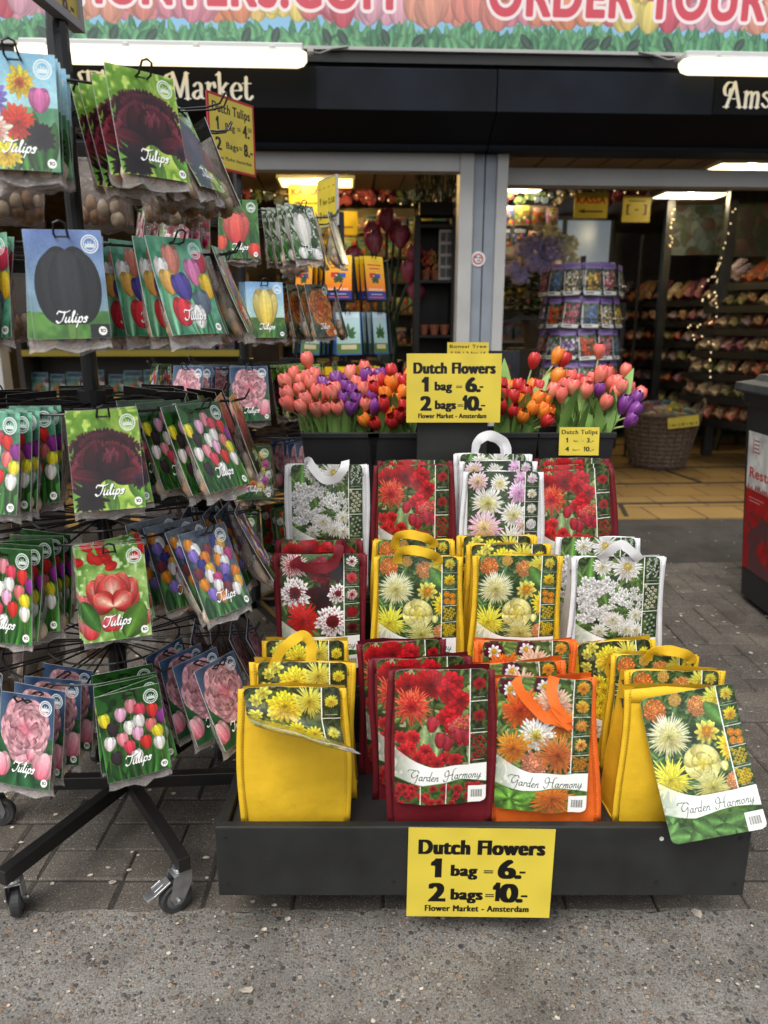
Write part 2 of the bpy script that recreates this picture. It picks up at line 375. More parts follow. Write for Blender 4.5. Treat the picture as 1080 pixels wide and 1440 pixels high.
def d_mixed():
    c = pk((.25,.5,.35),(.4,.65,.45)); skybg(c, (.42,.66,.78), (.55,.75,.78), .6); stems(c, 12, .5, 1.34)
    c.dahlia(.15,.2,.17,(.95,.75,.75),(.93,.6,.62),9,3,.2); c.dahlia(.55,.33,.2,(.85,.2,.1),(.96,.75,.12),9,4,.3,tip=(.95,.8,.1))
    c.dahlia(.17,.55,.24,(.3,.22,.62),(.5,.42,.8),12,5,.1); c.tulip(.78,.66,.24,.3,(.78,.35,.6)); c.dahlia(.5,.78,.25,(.8,.1,.05),(.92,.25,.12),12,5,.1)
    c.dahlia(.78,.93,.2,(.05,.04,.06),(.12,.09,.12),11,4,.3); c.dahlia(.2,.9,.26,(.85,.12,.1),(.97,.93,.85),10,4,.3); c.dahlia(.36,1.16,.2,(.95,.7,.05),(.98,.85,.15),11,4,.1)
    return finish_pack(c)
def d_dark():
    c = pk((.35,.55,.12),(.62,.76,.25),4,(.72,.84,.35))
    for x, y, L, W, a in ((.3,.9,.5,.2,2.3),(.8,.9,.5,.16,.9),(.5,1.0,.5,.1,1.4)): c.leaf(x, y, L, W, a, (.36,.6,.16))
    c.petal(.5,.8,.6,.06,1.5,(.4,.55,.2),(.3,.5,.15),0)
    for da, L, W, s in ((-.95,.5,.2,.75),(.95,.5,.2,.8),(-.5,.66,.24,.9),(.5,.64,.24,.95),(0,.66,.26,.7),(-.22,.6,.22,1.0),(.24,.62,.22,.85),(-.7,.46,.22,1.35),(.68,.46,.22,1.45),(-.28,.5,.24,1.1),(.3,.48,.25,1.25),(1.35,.4,.13,1.7),(-1.35,.42,.13,1.6)):
        a_ = -pi/2+da; bx, by = .5+da*.05, .93
        for k in range(20):
            q = (k/19-.5)*1.5; tx, ty = bx+cos(a_)*L*.5+cos(a_+q)*L*.44, by+sin(a_)*L*.5+sin(a_+q)*L*.44; c.petal(tx,ty,.085,.02,a_+q+RS.randn()*.2,A3((.22,.05,.08))*s,A3((.42,.12,.18))*s,.8)
        c.petal(bx,by,L,W,a_,A3((.085,.02,.035))*s,A3((.30,.065,.10))*s,.1,.5,vein=.35)
    for k in range(10): a_ = -pi/2+RS.randn()*.5; c.petal(.5+.12*RS.randn(),.62+.1*RS.rand(),.14,.03,a_,(.3,.07,.12),(.55,.2,.28),.5)
    c.dahlia(.24,1.16,.27,(.04,.03,.04),(.14,.07,.09),13,4,.6); c.dahlia(.93,.98,.14,(.12,.04,.1),(.28,.12,.2),10,3,.6)
    return finish_pack(c)
def d_black():
    c = pk((.2,.4,.14),(.34,.56,.2)); skybg(c, (.33,.44,.68), (.36,.5,.55), 1.0); c.petal(.5,1.0,.4,.07,pi/2,(.45,.6,.25),(.35,.55,.2),0)
    for x, L, W, a_, s_ in ((.42,.96,.26,-pi/2-.02,.7),(.60,.96,.26,-pi/2+.02,.72),(.355,.90,.27,-pi/2-.015,.95),(.66,.90,.27,-pi/2+.015,.9),(.51,.92,.25,-pi/2,1.12)): c.petal(x,1.16,L,W,a_,A3((.10,.112,.122))*s_,A3((.18,.195,.21))*s_,.0,.55,vein=.22)
    c.rect(.74,1.16,1,1.34,(.09,.11,.1))
    return finish_pack(c)
def d_pastel():
    c = pk((.2,.5,.36),(.42,.72,.58),4); stems(c, 16, .5, 1.36, ((.3,.6,.42),(.2,.5,.34),(.45,.72,.55)))
    for x, y, W, H, q in ((.35,.5,.28,.42,(.93,.5,.42)),(.9,.48,.24,.32,(.75,.15,.25)),(.12,.62,.22,.36,(.93,.92,.88)),(.72,.66,.27,.4,(.92,.45,.68)),(.22,.78,.28,.36,(.97,.66,.28)),(.47,.86,.32,.4,(.3,.25,.62)),
                          (.92,.84,.28,.38,(.98,.72,.12)),(.75,1.06,.3,.36,(.33,.4,.47)),(.28,1.22,.32,.42,(.87,.16,.2)),(.56,1.26,.26,.36,(.96,.96,.92))): c.tulip(x, y, W, H, q, ang=RS.randn()*.12)
    return finish_pack(c)
FIELD = ((.95,.93,.84),(.85,.14,.12),(.97,.82,.12),(.94,.5,.55),(.5,.12,.5),(.93,.92,.86),(.16,.12,.14),(.88,.2,.3),(.94,.62,.75),(.96,.86,.85),(.9,.4,.4))
def d_field(teal=False):
    c = pk((.06,.2,.06),(.16,.36,.12),7) if not teal else pk((.1,.32,.22),(.3,.55,.42),6)
    for k in range(26): c.disc(RS.rand(), RS.rand()*.22, .05+.05*RS.rand(), A3((.1,.28,.08) if not teal else (.35,.62,.5))*(.6+.7*RS.rand()), soft=8)
    stems(c, 34, .75, 1.36)
    pts = [(.5,.36),(.33,.46),(.1,.5),(.66,.45),(.84,.5),(.2,.66),(.44,.68),(.62,.62),(.78,.72),(.97,.62),(.1,.86),(.33,.84),(.56,.8),(.9,.84),(.42,.98),(.68,.96),(.2,1.1),(.88,1.02),(.54,1.14)]
    for k, (x, y) in enumerate(pts): c.tulip(x, y, .165, .23, FIELD[(k*5+3) % 11], ang=RS.randn()*.14, stem=.4)
    return finish_pack(c)
def d_parrot():
    c = pk((.3,.5,.15),(.6,.75,.4),5,(.75,.85,.6)); c.petal(.48,.85,.5,.05,pi/2,(.45,.6,.2),(.3,.5,.12),0)
    for k in range(14): c.petal(RS.rand(), RS.rand()*.25, .2, .08, RS.rand()*6, (.75,.06,.06), (.85,.15,.12), .6)
    for a, L, W, s in ((-2.75,.42,.2,.9),(-.4,.42,.2,.9),(-2.3,.5,.22,1),(-.8,.5,.22,1),(-1.9,.5,.2,1.05),(-1.2,.5,.2,1.05),(-1.57,.46,.26,1.1),(-2.6,.32,.17,1.1),(-.55,.3,.17,1.1)):
        c.petal(.48,.86,L,W,a,A3((.68,.06,.07))*s,A3((.95,.35,.3))*s,.35,.4,mid=(.97,.88,.75)); c.petal(.48+cos(a)*L*.45,.86+sin(a)*L*.45,L*.5,W*.5,a,(.95,.8,.7),(.9,.3,.28),.7)
    for x, y, W, H in ((.12,1.3,.26,.3),(.42,1.2,.3,.24),(.04,.85,.14,.2),(.9,1.2,.2,.26)): c.tulip(x, y, W, H, (.88,.12,.14), (.95,.5,.5))
    c.leaf(.62,1.32,.55,.22,-1.0,(.3,.48,.14)); c.leaf(.02,.75,.5,.14,1.1,(.22,.42,.15)); return finish_pack(c)
def d_crocus():
    c = pk((.16,.2,.26),(.3,.36,.42),6); stems(c, 18, .8, 1.36, ((.2,.42,.18),(.28,.5,.26),(.14,.3,.16)))
    q = ((.9,.5,.1),(.16,.18,.5),(.95,.94,.9),(.95,.65,.2),(.42,.16,.2),(.5,.4,.78),(.93,.9,.9),(.85,.45,.12),(.7,.2,.45))
    for k in range(26): c.tulip(.1+.82*((k*.618) % 1), .3+k*.035, .18, .22, q[k % 9], ang=RS.randn()*.35)
    return finish_pack(c)
def peony(c, x, y, R, c0=(.93,.5,.58), c1=(.97,.72,.76)):
    c.disc(x, y, R*.5, A3(c0)*.85)
    for k in range(6):
        f = 1-k/6*.8; n = 11 if k < 3 else 7
        for j in range(n):
            a = 2*pi*j/n + k*.5 + RS.randn()*.15; L = R*(.55+.12*RS.rand())
            c.petal(x+cos(a)*R*f*.42, y+sin(a)*R*f*.42, L*f+.03, L*.75, a+RS.randn()*.2+(k-2)*.12, A3(c0)*(.72+.25*RS.rand()), A3(c1)*(.9+.15*RS.rand()), .05, .4, vein=.2)
def d_peony():
    c = pk((.1,.22,.12),(.2,.36,.2)); skybg(c, (.12,.22,.36), (.16,.26,.36), .62); c.petal(.5,.9,.5,.05,pi/2,(.3,.45,.2),(.2,.35,.12),0)
    for a in (-2.6,2.7,.4,2.0,1.2): c.leaf(.48,1.0,.6,.2,a,(.13,.33,.18))
    c.petal(.5,.66,.36,.16,1.75,(.9,.5,.5),(.95,.85,.8),.3); peony(c,.48,.52,.44)
    for x, y, s, a in ((.12,1.22,.34,-.25),(.82,1.2,.4,.2),(.6,.94,.17,.3)):
        c.tulip(x, y, s, s*1.05, (.93,.42,.52), (.97,.75,.78), ang=a)
    return finish_pack(c)
def d_coral():
    c = pk((.16,.36,.1),(.3,.52,.2)); stems(c, 10, .5, 1.34); c.tulip(.44,1.0,.62,.78,(.88,.2,.17),(.95,.42,.36)); c.tulip(.88,1.3,.34,.34,(.88,.2,.14)); c.tulip(.05,1.15,.25,.36,(.85,.25,.15)); return finish_pack(c)
def d_white():
    c = pk((.2,.28,.16),(.5,.56,.45),5,(.75,.78,.72)); stems(c, 6, .7, 1.34); c.tulip(.47,1.02,.52,.86,(.9,.9,.85),(.95,.95,.92),edge=.18); c.tulip(.3,1.34,.3,.3,(.92,.92,.9)); c.tulip(.8,1.34,.36,.3,(.9,.9,.86)); return finish_pack(c)
def d_yellow():
    c = pk((.2,.36,.1),(.4,.55,.2)); skybg(c, (.42,.62,.82), (.6,.74,.7), .85); stems(c, 6, .9, 1.34); c.tulip(.5,1.06,.6,.95,(.93,.78,.18),(.97,.9,.5)); return finish_pack(c)
def d_orange():
    c = pk((.16,.2,.12),(.36,.4,.3)); peony(c,.5,.6,.46,(.85,.3,.06),(.95,.55,.2)); peony(c,.72,1.2,.22,(.85,.3,.06),(.95,.55,.2)); return finish_pack(c)
def d_double(pinky=False):
    c = pk((.12,.25,.1),(.3,.42,.2),6) if not pinky else pk((.3,.4,.2),(.5,.55,.4),6)
    q = ((.85,.15,.1),(.95,.93,.9),(.75,.3,.6),(.95,.75,.12),(.55,.08,.12),(.9,.45,.1),(.8,.35,.6),(.85,.12,.15)) if not pinky else ((.95,.92,.88),(.9,.45,.6),(.75,.1,.3),(.95,.75,.8))
    for k in range(20):
        x, y = .1+.84*((k*.618+.2) % 1), .16+k*.052; q_ = q[(k*3) % len(q)]
        c.dahlia(x, y, .13, A3(q_)*.75, q_, 9, 4, .15)
    c.leaf(.3,1.3,.3,.1,-1,(.1,.3,.2)); return finish_pack(c)
def d_kit(yel=True):
    c = Cv(160, 1.5)
    t = np.linspace(0, 1, c.h)[:, None, None]; c.a[:] = A3((.96,.8,.1))*(1-t) + A3((.93,.4,.08))*t
    if not yel: c.a[:] = A3((.75,.86,.88))*(1-t)+A3((.6,.74,.7))*t
    def leafy(x, y, R, q):
        for k, a in enumerate((-1.57,-.9,-2.24,-.35,-2.8,.25,2.9)): c.petal(x, y, R*(1-.13*(k//2+k % 2)), R*.2, a, A3(q)*.7, q, .8)
    if yel:
        c.rect(0,1.2,1,1.5,(.14,.2,.5)); c.rect(.22,.58,.5,.75,(.8,.1,.1)); c.rect(.38,.66,.6,.78,(.95,.95,.95)); c.rect(.5,.6,.78,.76,(.2,.3,.7)); leafy(.5,.86,.3,(.25,.4,.12))
        c.text("STARTER KIT",.12,.88,1.19,.085,(.98,.95,.9),.06); c.rect(.15,.28,.85,.32,(.75,.25,.1)); c.rect(.22,.4,.78,.44,(.75,.25,.1)); c.rect(.2,1.3,.8,1.33,(.7,.7,.75)); c.rect(.1,1.4,.9,1.44,(.8,.3,.3))
    else:
        c.rect(.06,.06,.94,.2,(.82,.9,.95)); leafy(.5,.82,.44,(.22,.5,.2)); c.rect(0,1.1,1,1.5,(.3,.45,.15)); c.rect(.2,1.14,.8,1.3,(.8,.75,.6)); c.rect(0,0,.04,1.5,(.15,.35,.6)); c.rect(.96,0,1,1.5,(.15,.35,.6)); c.rect(0,1.44,1,1.5,(.15,.35,.6))
    return c
def d_seed(q, q2):
    c = Cv(128, 1.4); c.garden((.1,.16,.08),(.4,.42,.3),6)
    for k in range(60): c.disc(.1+.8*RS.rand(), .4+.8*RS.rand(), .03+.05*RS.rand(), A3(q if RS.rand() < .6 else q2)*(.6+.5*RS.rand()))
    c.rect(0,0,1,.26,(.52,.42,.66)); c.rect(.1,.09,.9,.15,(.4,.3,.55)); c.rect(0,1.24,1,1.4,(.88,.88,.86)); c.rect(.1,1.29,.6,1.34,(.3,.3,.3)); c.rect(0,.34,.06,1.3,(.85,.85,.85))
    return c
def d_goods(seed):
    c = Cv(96, 1.2); r = np.random.RandomState(seed); b = r.rand(3)*.5+.1; c.garden(b*.6, b*1.1, 5)
    for k in range(14): c.disc(r.rand(), .3+r.rand()*.8, .06+.08*r.rand(), A3(((.8,.2,.2),(.85,.65,.15),(.8,.78,.7),(.7,.35,.5),(.3,.5,.2),(.75,.4,.1))[r.randint(6)])*(.5+.5*r.rand()))
    c.rect(.08,.06,.92,.26,A3(((.8,.75,.2),(.75,.72,.66),(.6,.15,.15),(.15,.25,.45))[seed % 4])*.8); c.rect(.18,.13,.82,.19,(.1,.1,.1)); c.rect(0,1.08,1,1.2,(.5,.47,.4)); return c

# ---- the large printed cards of the garden bags
BW = 340
def card_base(main, thumbs, c3cols, split=.8):
    c = Cv(BW, 1.53); c.garden(c3cols[0], c3cols[1], 7, c3cols[2] if len(c3cols) > 2 else None); yb = 1.07
    for k in range(70): c.leaf(RS.rand()*split, RS.rand()*1.05, .1+.14*RS.rand(), .035+.02*RS.rand(), RS.rand()*6.3, A3(c3cols[1])*(.5+.8*RS.rand()))
    main(c)
    # right column of small pictures
    c.rect(split, 0, 1, yb+.02, (.95,.95,.93)); n = len(thumbs); h = (yb-.0)/n
    for k, th in enumerate(thumbs):
        s = Cv(int(BW*(1-split-.012))+1, h/(1-split-.012)*.97); s.garden(A3(c3cols[0])*.8, A3(c3cols[1])*.9, 5); th(s)
        x0 = int((split+.012)*c.w); y0 = int(k*h*c.w); hh = min(s.h, c.h-y0); ww = min(s.w, c.w-x0); c.a[y0:y0+hh, x0:x0+ww] = s.a[:hh, :ww]
        c.rect(split+.04, y0/c.w + h*.86, .97, y0/c.w + h*.875, (.85,.85,.8))
    return c
def card_foot(c, low, bottom=None):
    """the white ribbon with the name, the green swoosh, the bar code"""
    c.photo(.55); xs = (np.arange(c.w)+.5)/c.w; yt = 1.07 - .20*np.clip(1-xs/.42, 0, 1)**1.7; yb = 1.275 + .03*np.sin(xs*6.2+.4) - .07*np.clip(1-xs/.3, 0, 1)
    Y = ((np.arange(c.h)+.5)/c.w)[:, None]
    lowm = np.clip((Y - yb[None])*c.w+.5, 0, 1)[..., None]; s = Cv(c.w, c.H); s.garden((.1,.2,.06),(.3,.45,.16),9); low(s); s.photo(.55); c.a[:] = c.a*(1-lowm)+s.a*lowm
    m = np.clip((Y-yt[None])*c.w+.5, 0, 1)*np.clip((yb[None]-Y)*c.w+.5, 0, 1); fade = np.clip(.45+xs*1.4, 0, 1)[None]
    n = vnoise(c.h, c.w, 9); col = A3((.96,.96,.95))*(1-.22*(1-fade[..., None])*n[..., None]); m = (m*np.clip(.55+xs*1.6, 0, 1)[None])[..., None]
    c.a[:] = c.a*(1-m)+col*m
    g = (np.clip(1-np.abs(Y-yb[None])*c.w/(3.2-xs[None]*1.2), 0, 1))[..., None]; c.a[:] = c.a*(1-g)+A3((.2,.4,.08))*g
    g = (np.clip(1-np.abs(Y-yt[None]+.008)*c.w/1.3, 0, 1))[..., None]; c.a[:] = c.a*(1-g)+A3((.16,.28,.14))*g
    c.rect(.8, 1.33, 1, 1.53, (.95,.95,.93))
    for k in range(14): c.rect(.835+k*.009, 1.38, .835+k*.009+.0028+.003*(k*7 % 3 == 0), 1.47, (.15,.15,.15))
    q = (.1,.2,.14); c.strokes(GARDEN, .17, 1.235, .12, q, .036, .016, .15); c.strokes(sh(HARMONY,.35), .17, 1.235, .12, q, .036, .016, .15)
    return c
RD = (.72,.05,.07); DR = (.45,.03,.06); YL = (.95,.8,.12); PY = (.96,.92,.5); ORG = (.9,.4,.06); WH = (.95,.94,.92)
def t_dahlia(ci, co, pt=.4, n=14, tip=None, R=.42): return lambda s: s.dahlia(.5, s.H*.46, R, ci, co, n, 5, pt, tip=tip)
def t_many(q, r=.13, n=14, st=0): 
    def f(s):
        for k in range(n): s.dahlia(.12+.78*((k*.618) % 1), .14+(s.H-.28)*k/n, r, A3(q)*.6, q, 8, 3, .1)
    return f
def t_poms(q):
    def f(s):
        for x, y in ((.3,.3),(.7,.42),(.33,.72),(.72,.8)): s.pompon(x, y*s.H, .22, q)
    return f
def b_red():
    def main(c):
        for k in range(30): c.disc(.55+.25*RS.rand(), .2+.3*RS.rand(), .03, A3((.55,.62,.3))*(.7+.5*RS.rand()), soft=3)
        c.rect(0,0,0,0,RD); c.dahlia(.14,.17,.17,DR,RD,15,5,.3); c.dahlia(.38,.15,.22,DR,RD,16,5,.3)
        for x, y in ((.62,.14),(.6,.28),(.64,.4),(.56,.5),(.7,.33),(.55,.22),(.62,.6)): c.dahlia(x,y,.12,(.55,.02,.05),(.78,.06,.1),6,2,.1,wid=1.3)
        c.dahlia(.18,.4,.23,RD,(.86,.12,.1),30,5,.85,tip=(.9,.35,.2))
        for k in range(12): x, y = .58+.2*RS.rand(), .55+.24*RS.rand(); c.dahlia(x,y,.06,(.95,.75,.25),(.88,.25,.28),6,2,.1,wid=1.3)
        for x, y in ((.36,.72),(.3,.74),(.44,.76)): c.leaf(x, y+.2, .34, .09, -1.5, (.5,.6,.38))
        for x, y, a in ((.38,.68,.25),(.7,.82,-.2),(.76,.84,.3),(.56,.9,0),(.48,.86,.1)): c.tulip(x, y, .12, .19, (.62,.06,.12), (.8,.2,.26), a)
        for x, y in ((.07,.75),(.2,.74),(.16,.86),(.33,.88),(.1,.9),(.25,.98),(.38,.98),(.52,.98),(.45,1.02),(.65,1.0)): c.dahlia(x,y,.085,(.5,.02,.05),(.82,.1,.12),9,5,.05)
    c = card_base(main, [t_dahlia(DR,RD,.3), t_dahlia(DR,(.8,.08,.1),.8,24), t_many((.75,.05,.1))], ((.1,.16,.06),(.3,.38,.16),(.6,.58,.4)))
    def low(s):
        for k in range(40): s.dahlia(RS.rand(), 1.3+RS.rand()*.25, .05, DR, (.8,.12,.14), 8, 3, .1)
        s.rect(.27,1.25,.28,1.53,WH); s.rect(.55,1.25,.56,1.53,WH)
    return card_foot(c, low)
def b_dark():
    def main(c):
        c.dahlia(.17,.14,.2,(.6,.05,.1),(.78,.08,.14),22,5,.7,tip=(.95,.8,.8)); c.pompon(.52,.2,.17,(.6,.06,.14)); c.dahlia(.74,.2,.17,(.08,.02,.04),(.22,.03,.07),14,6,.4)
        c.dahlia(.18,.5,.22,(.3,.02,.05),(.55,.04,.08),14,6,.1,tip=(.96,.93,.93)); c.dahlia(.53,.54,.21,(.08,.02,.05),(.24,.03,.08),15,6,.25); c.dahlia(.73,.5,.15,(.4,.03,.07),(.55,.04,.08),12,5,.1,tip=(.96,.93,.93))
        c.dahlia(.28,.84,.25,RD,(.84,.12,.1),17,5,.7); c.dahlia(.66,.87,.24,(.35,.02,.06),(.5,.03,.08),14,6,.1,tip=(.96,.93,.93))
    c = card_base(main, [t_dahlia(DR,(.55,.04,.08),.1,13,WH), t_dahlia(RD,(.85,.25,.3),.3), t_dahlia(DR,(.7,.1,.15),.6,18,(.95,.8,.8)), lambda s: s.pompon(.5,s.H*.5,.38,(.65,.06,.1)), t_dahlia((.1,.02,.04),(.4,.04,.08),.4)], ((.1,.16,.08),(.28,.38,.18)))
    return card_foot(c, lambda s: [s.dahlia(RS.rand(), 1.3+RS.rand()*.25, .12, DR, RD, 12, 4, .3) for k in range(14)])
def b_sun():
    def main(c):
        c.pompon(.13,.14,.12,(.92,.5,.2)); c.pompon(.36,.07,.07,(.9,.7,.3)); c.pompon(.58,.17,.11,(.94,.6,.3)); c.dahlia(.78,.12,.16,YL,(.93,.85,.3),18,4,.8)
        c.leaf(.85,.42,.34,.11,-2.2,(.3,.48,.2)); c.dahlia(.62,.44,.14,(.93,.6,.1),(.96,.88,.35),8,3,.25); c.pompon(.62,.43,.05,(.93,.6,.1))
        c.dahlia(.22,.42,.25,(.93,.88,.4),(.97,.95,.72),26,6,.75,wid=.8); c.dahlia(.85,.62,.17,(.9,.65,.08),(.95,.8,.15),15,5,.4)
        for a in range(6): c.petal(.5,.74,.19,.16,a*1.05,(.9,.85,.35),(.97,.95,.62),.05)
        for a in range(5): c.petal(.5,.74,.1,.1,a*1.25+.4,(.85,.78,.25),(.97,.95,.6),.05)
        c.tulip(.72,.86,.08,.11,(.9,.88,.5)); c.dahlia(.14,.86,.25,(.92,.82,.1),(.98,.92,.25),22,5,.75,wid=.75); c.dahlia(.55,1.0,.23,(.9,.85,.3),(.96,.93,.55),30,5,.85,wid=.6); c.pompon(.8,.98,.1,(.92,.6,.35))
    c = card_base(main, [t_dahlia((.9,.7,.1),(.96,.85,.25),.7,18), t_dahlia((.9,.6,.05),(.95,.75,.1),.2), t_poms((.92,.55,.1)), t_many((.95,.78,.15),.11,16), t_many((.96,.76,.08),.14,16)], ((.12,.2,.1),(.28,.42,.2),(.45,.55,.35)))
    return card_foot(c, lambda s: [s.leaf(RS.rand(), 1.3+RS.rand()*.2, .25, .1, RS.rand()*6.3, (.3,.48,.22)) for k in range(30)])
def b_yel():
    def main(c):
        for x, y in ((.12,.14),(.2,.06),(.1,.3),(.3,.3),(.5,.3)): c.dahlia(x,y,.08,(.8,.75,.2),(.85,.82,.3),7,3,.1)
        c.dahlia(.42,.22,.2,(.85,.68,.1),(.94,.8,.15),14,6,.05,wid=1.2); c.dahlia(.68,.15,.2,(.92,.75,.1),(.97,.9,.35),22,5,.8,wid=.7)
        for k in range(26): c.dahlia(.08+.72*((k*.618) % 1), .45+k*.022, .1, (.85,.65,.05), YL, 9, 4, .3)
    c = card_base(main, [t_dahlia((.9,.7,.1),(.96,.83,.15),.1,12), t_dahlia((.92,.8,.1),(.97,.92,.3),.8,20), t_many(YL,.13,14)], ((.12,.16,.08),(.28,.34,.18),(.4,.42,.3)))
    return card_foot(c, lambda s: [s.dahlia(RS.rand(), 1.3+RS.rand()*.25, .08, (.8,.6,.1), YL, 9, 3, .3) for k in range(20)])
def b_white():
    def main(c):
        for x in (.14,.3): c.leaf(x,.4,.42,.07,-1.5,(.35,.55,.22))
        c.dahlia(.6,.13,.2,(.95,.9,.7),(.94,.92,.93),22,5,.3); c.pompon(.6,.12,.05,(.9,.78,.35)); c.dahlia(.3,.12,.14,(.9,.85,.6),(.92,.92,.9),14,4,.3)
        for k in range(60): c.dahlia(.03+.34*RS.rand(), .28+.55*RS.rand(), .055, (.85,.88,.85), WH, 6, 2, .15, wid=1.2)
        for k in range(40): c.dahlia(.4+.38*RS.rand(), .34+.3*RS.rand(), .04, (.75,.8,.7), WH, 6, 2, .3)
        for k in range(9): c.dahlia(.28+.5*RS.rand(), .72+.28*RS.rand(), .12, (.9,.88,.6), (.95,.93,.9), 18, 4, .6)
    def hy(s):
        for x in (.3,.7):
            for k in range(22): s.dahlia(x+.13*RS.randn()*(.4+k/30), .12+s.H*.75*k/22, .06, (.8,.82,.8), WH, 6, 2, .2)
    c = card_base(main, [hy, t_many((.93,.9,.75),.13,16), t_many((.92,.92,.9),.08,14)], ((.08,.16,.07),(.28,.4,.18),(.42,.5,.2)))
    return card_foot(c, lambda s: [s.dahlia(RS.rand(), 1.3+RS.rand()*.25, .05, (.8,.82,.8), WH, 7, 3, .2) for k in range(50)])
def b_pink():
    K = (.9,.62,.8)
    def main(c):
        c.dahlia(.14,.14,.16,(.9,.7,.4),(.93,.75,.84),14,5,.3); c.dahlia(.45,.16,.14,(.93,.85,.4),(.96,.94,.9),16,4,.3); c.dahlia(.78,.1,.16,K,(.88,.66,.84),18,6,.1); c.dahlia(.72,.3,.18,(.85,.55,.78),(.92,.72,.87),18,6,.1)
        c.dahlia(.28,.44,.25,(.93,.85,.3),(.97,.96,.94),24,5,.6); c.dahlia(.65,.6,.2,(.92,.86,.4),(.96,.95,.93),17,5,.25); c.dahlia(.24,.8,.26,(.93,.8,.35),(.9,.66,.82),24,6,.25); c.dahlia(.8,.75,.15,(.9,.75,.5),(.92,.74,.86),14,5,.3); c.dahlia(.62,.97,.24,(.94,.88,.4),(.97,.96,.92),22,5,.7)
    c = card_base(main, [t_dahlia(K,(.95,.85,.9),.1), t_dahlia((.93,.85,.4),WH,.2), t_dahlia((.93,.85,.5),WH,.4,18), lambda s: s.pompon(.5,s.H*.5,.4,(.95,.94,.93)), t_poms((.9,.92,.8))], ((.1,.16,.08),(.25,.34,.18)))
    return card_foot(c, lambda s: [s.dahlia(RS.rand(), 1.3+RS.rand()*.25, .1, K, WH, 12, 4, .3) for k in range(14)])
def b_orange():
    def main(c):
        for x, y in ((.13,.13),(.5,.1)): c.dahlia(x,y,.13,(.25,.03,.1),(.3,.04,.12),8,1,.1,wid=1.2); c.dahlia(x,y,.08,WH,WH,8,1,.1); c.pompon(x,y,.035,(.93,.7,.1))
        c.dahlia(.6,.3,.26,(.9,.6,.45),(.95,.72,.6),14,5,.8); c.dahlia(.25,.36,.24,(.75,.15,.03),(.9,.4,.1),18,7,.15); c.dahlia(.7,.5,.18,(.75,.3,.03),(.9,.52,.1),16,7,.1)
        c.dahlia(.42,.64,.22,(.95,.8,.15),(.95,.78,.7),16,5,.3,tip=WH); c.dahlia(.18,.8,.23,(.85,.35,.05),(.95,.58,.15),17,5,.75,wid=.8); c.pompon(.42,.97,.15,(.93,.55,.4)); c.dahlia(.66,.84,.28,(.8,.3,.1),(.93,.52,.22),22,5,.8,wid=.75)
    c = card_base(main, [t_dahlia((.9,.45,.05),(.95,.6,.15),.1), t_dahlia((.92,.5,.05),(.96,.7,.2),.2,16), t_dahlia((.95,.7,.2),(.93,.5,.2),.8,18), t_dahlia((.8,.2,.08),(.94,.55,.15),.2,16,(.95,.7,.3)), t_many((.9,.5,.08),.12,16)], ((.14,.22,.08),(.34,.45,.2),(.6,.65,.5)))
    def low(s):
        s.dahlia(.62,1.36,.3,(.85,.35,.08),(.93,.5,.15),18,4,.8,wid=.7)
        for k in range(12): s.leaf(.2+RS.randn()*.05, 1.42+RS.randn()*.04, .2, .09, RS.rand()*6.3, (.38,.6,.2))
    return card_foot(c, low)

# ---- price signs
YB = (.85,.765,.27)
def sign(lines, H, wpx=420, frame=None, bgc=YB):
    c = Cv(wpx, H, bgc); n = vnoise(c.h, c.w, 6)[..., None]; c.a *= .96+.06*n
    if frame: 
        for x0,y0,x1,y1 in ((0,0,1,.035),(0,H-.035,1,H),(0,0,.035,H),(.965,0,1,H)): c.rect(x0,y0,x1,y1,frame)
    for ln in lines:
        st, x0, x1, yb, cap, b = ln[:6]; col = ln[6] if len(ln) > 6 else (.04,.04,.04)
        if st == "1": c.one(x0, x1, yb, cap, col)
        else: c.text(st, x0, x1, yb, cap, col, b)
    return c
S_FLOWERS = [("Dutch Flowers",.08,.93,.2,.115,.085), ("1",.16,.235,.385,.15,0), ("bag",.305,.475,.37,.09,.085), ("=",.53,.585,.36,.05,.09), ("6",.635,.735,.385,.15,.09), (".",.75,.775,.385,.15,.08), ("-",.78,.805,.365,.09,.085),
   ("2",.16,.255,.575,.15,.09), ("bags",.31,.52,.56,.09,.085), ("=",.55,.6,.55,.05,.09), ("1",.595,.645,.57,.15,0), ("0",.655,.76,.575,.15,.09), (".",.77,.795,.575,.15,.08), ("-",.8,.83,.555,.09,.085), ("Flower Market - Amsterdam",.13,.85,.655,.05,.06)]
S_TULIP34 = [("Dutch Tulips",.06,.95,.17,.11,.05), ("1",.17,.22,.38,.12,0), ("for",.36,.47,.37,.055,.05), ("-",.58,.61,.36,.06,.06), ("3.-",.7,.86,.38,.12,.06), ("4",.16,.25,.6,.12,.06), ("for=",.34,.52,.59,.055,.05), ("1",.62,.66,.6,.12,0), ("0.-",.68,.88,.6,.12,.06)]
S_BAG48 = [("Dutch Tulips",.1,.9,.23,.13,.05,), ("1",.16,.22,.46,.17,0), ("Bag =",.36,.68,.43,.09,.05), ("4.",.74,.87,.47,.17,.06), ("50",.85,.93,.38,.06,.05), ("2",.14,.25,.72,.17,.06), ("Bags=",.36,.7,.68,.09,.05), ("8.-",.75,.93,.72,.17,.06), ("Flower Market Amsterdam",.1,.9,.84,.05,.04)]
S_POLE = [("Canna bulbs",.1,.9,.24,.11,.04), ("1",.14,.2,.56,.16,0), ("for 2.50",.3,.9,.56,.12,.05), ("3",.12,.22,.86,.16,.06), ("for 10.-",.3,.9,.86,.12,.05)]
S_POLE[0] = ("- - - -",.1,.9,.24,.11,.04)
S_KASSA = [("KASSA",.08,.92,.3,.2,.06,(.75,.12,.06)), ("-",.25,.85,.62,.3,.02), ("<",.15,.32,.6,.16,.06)]
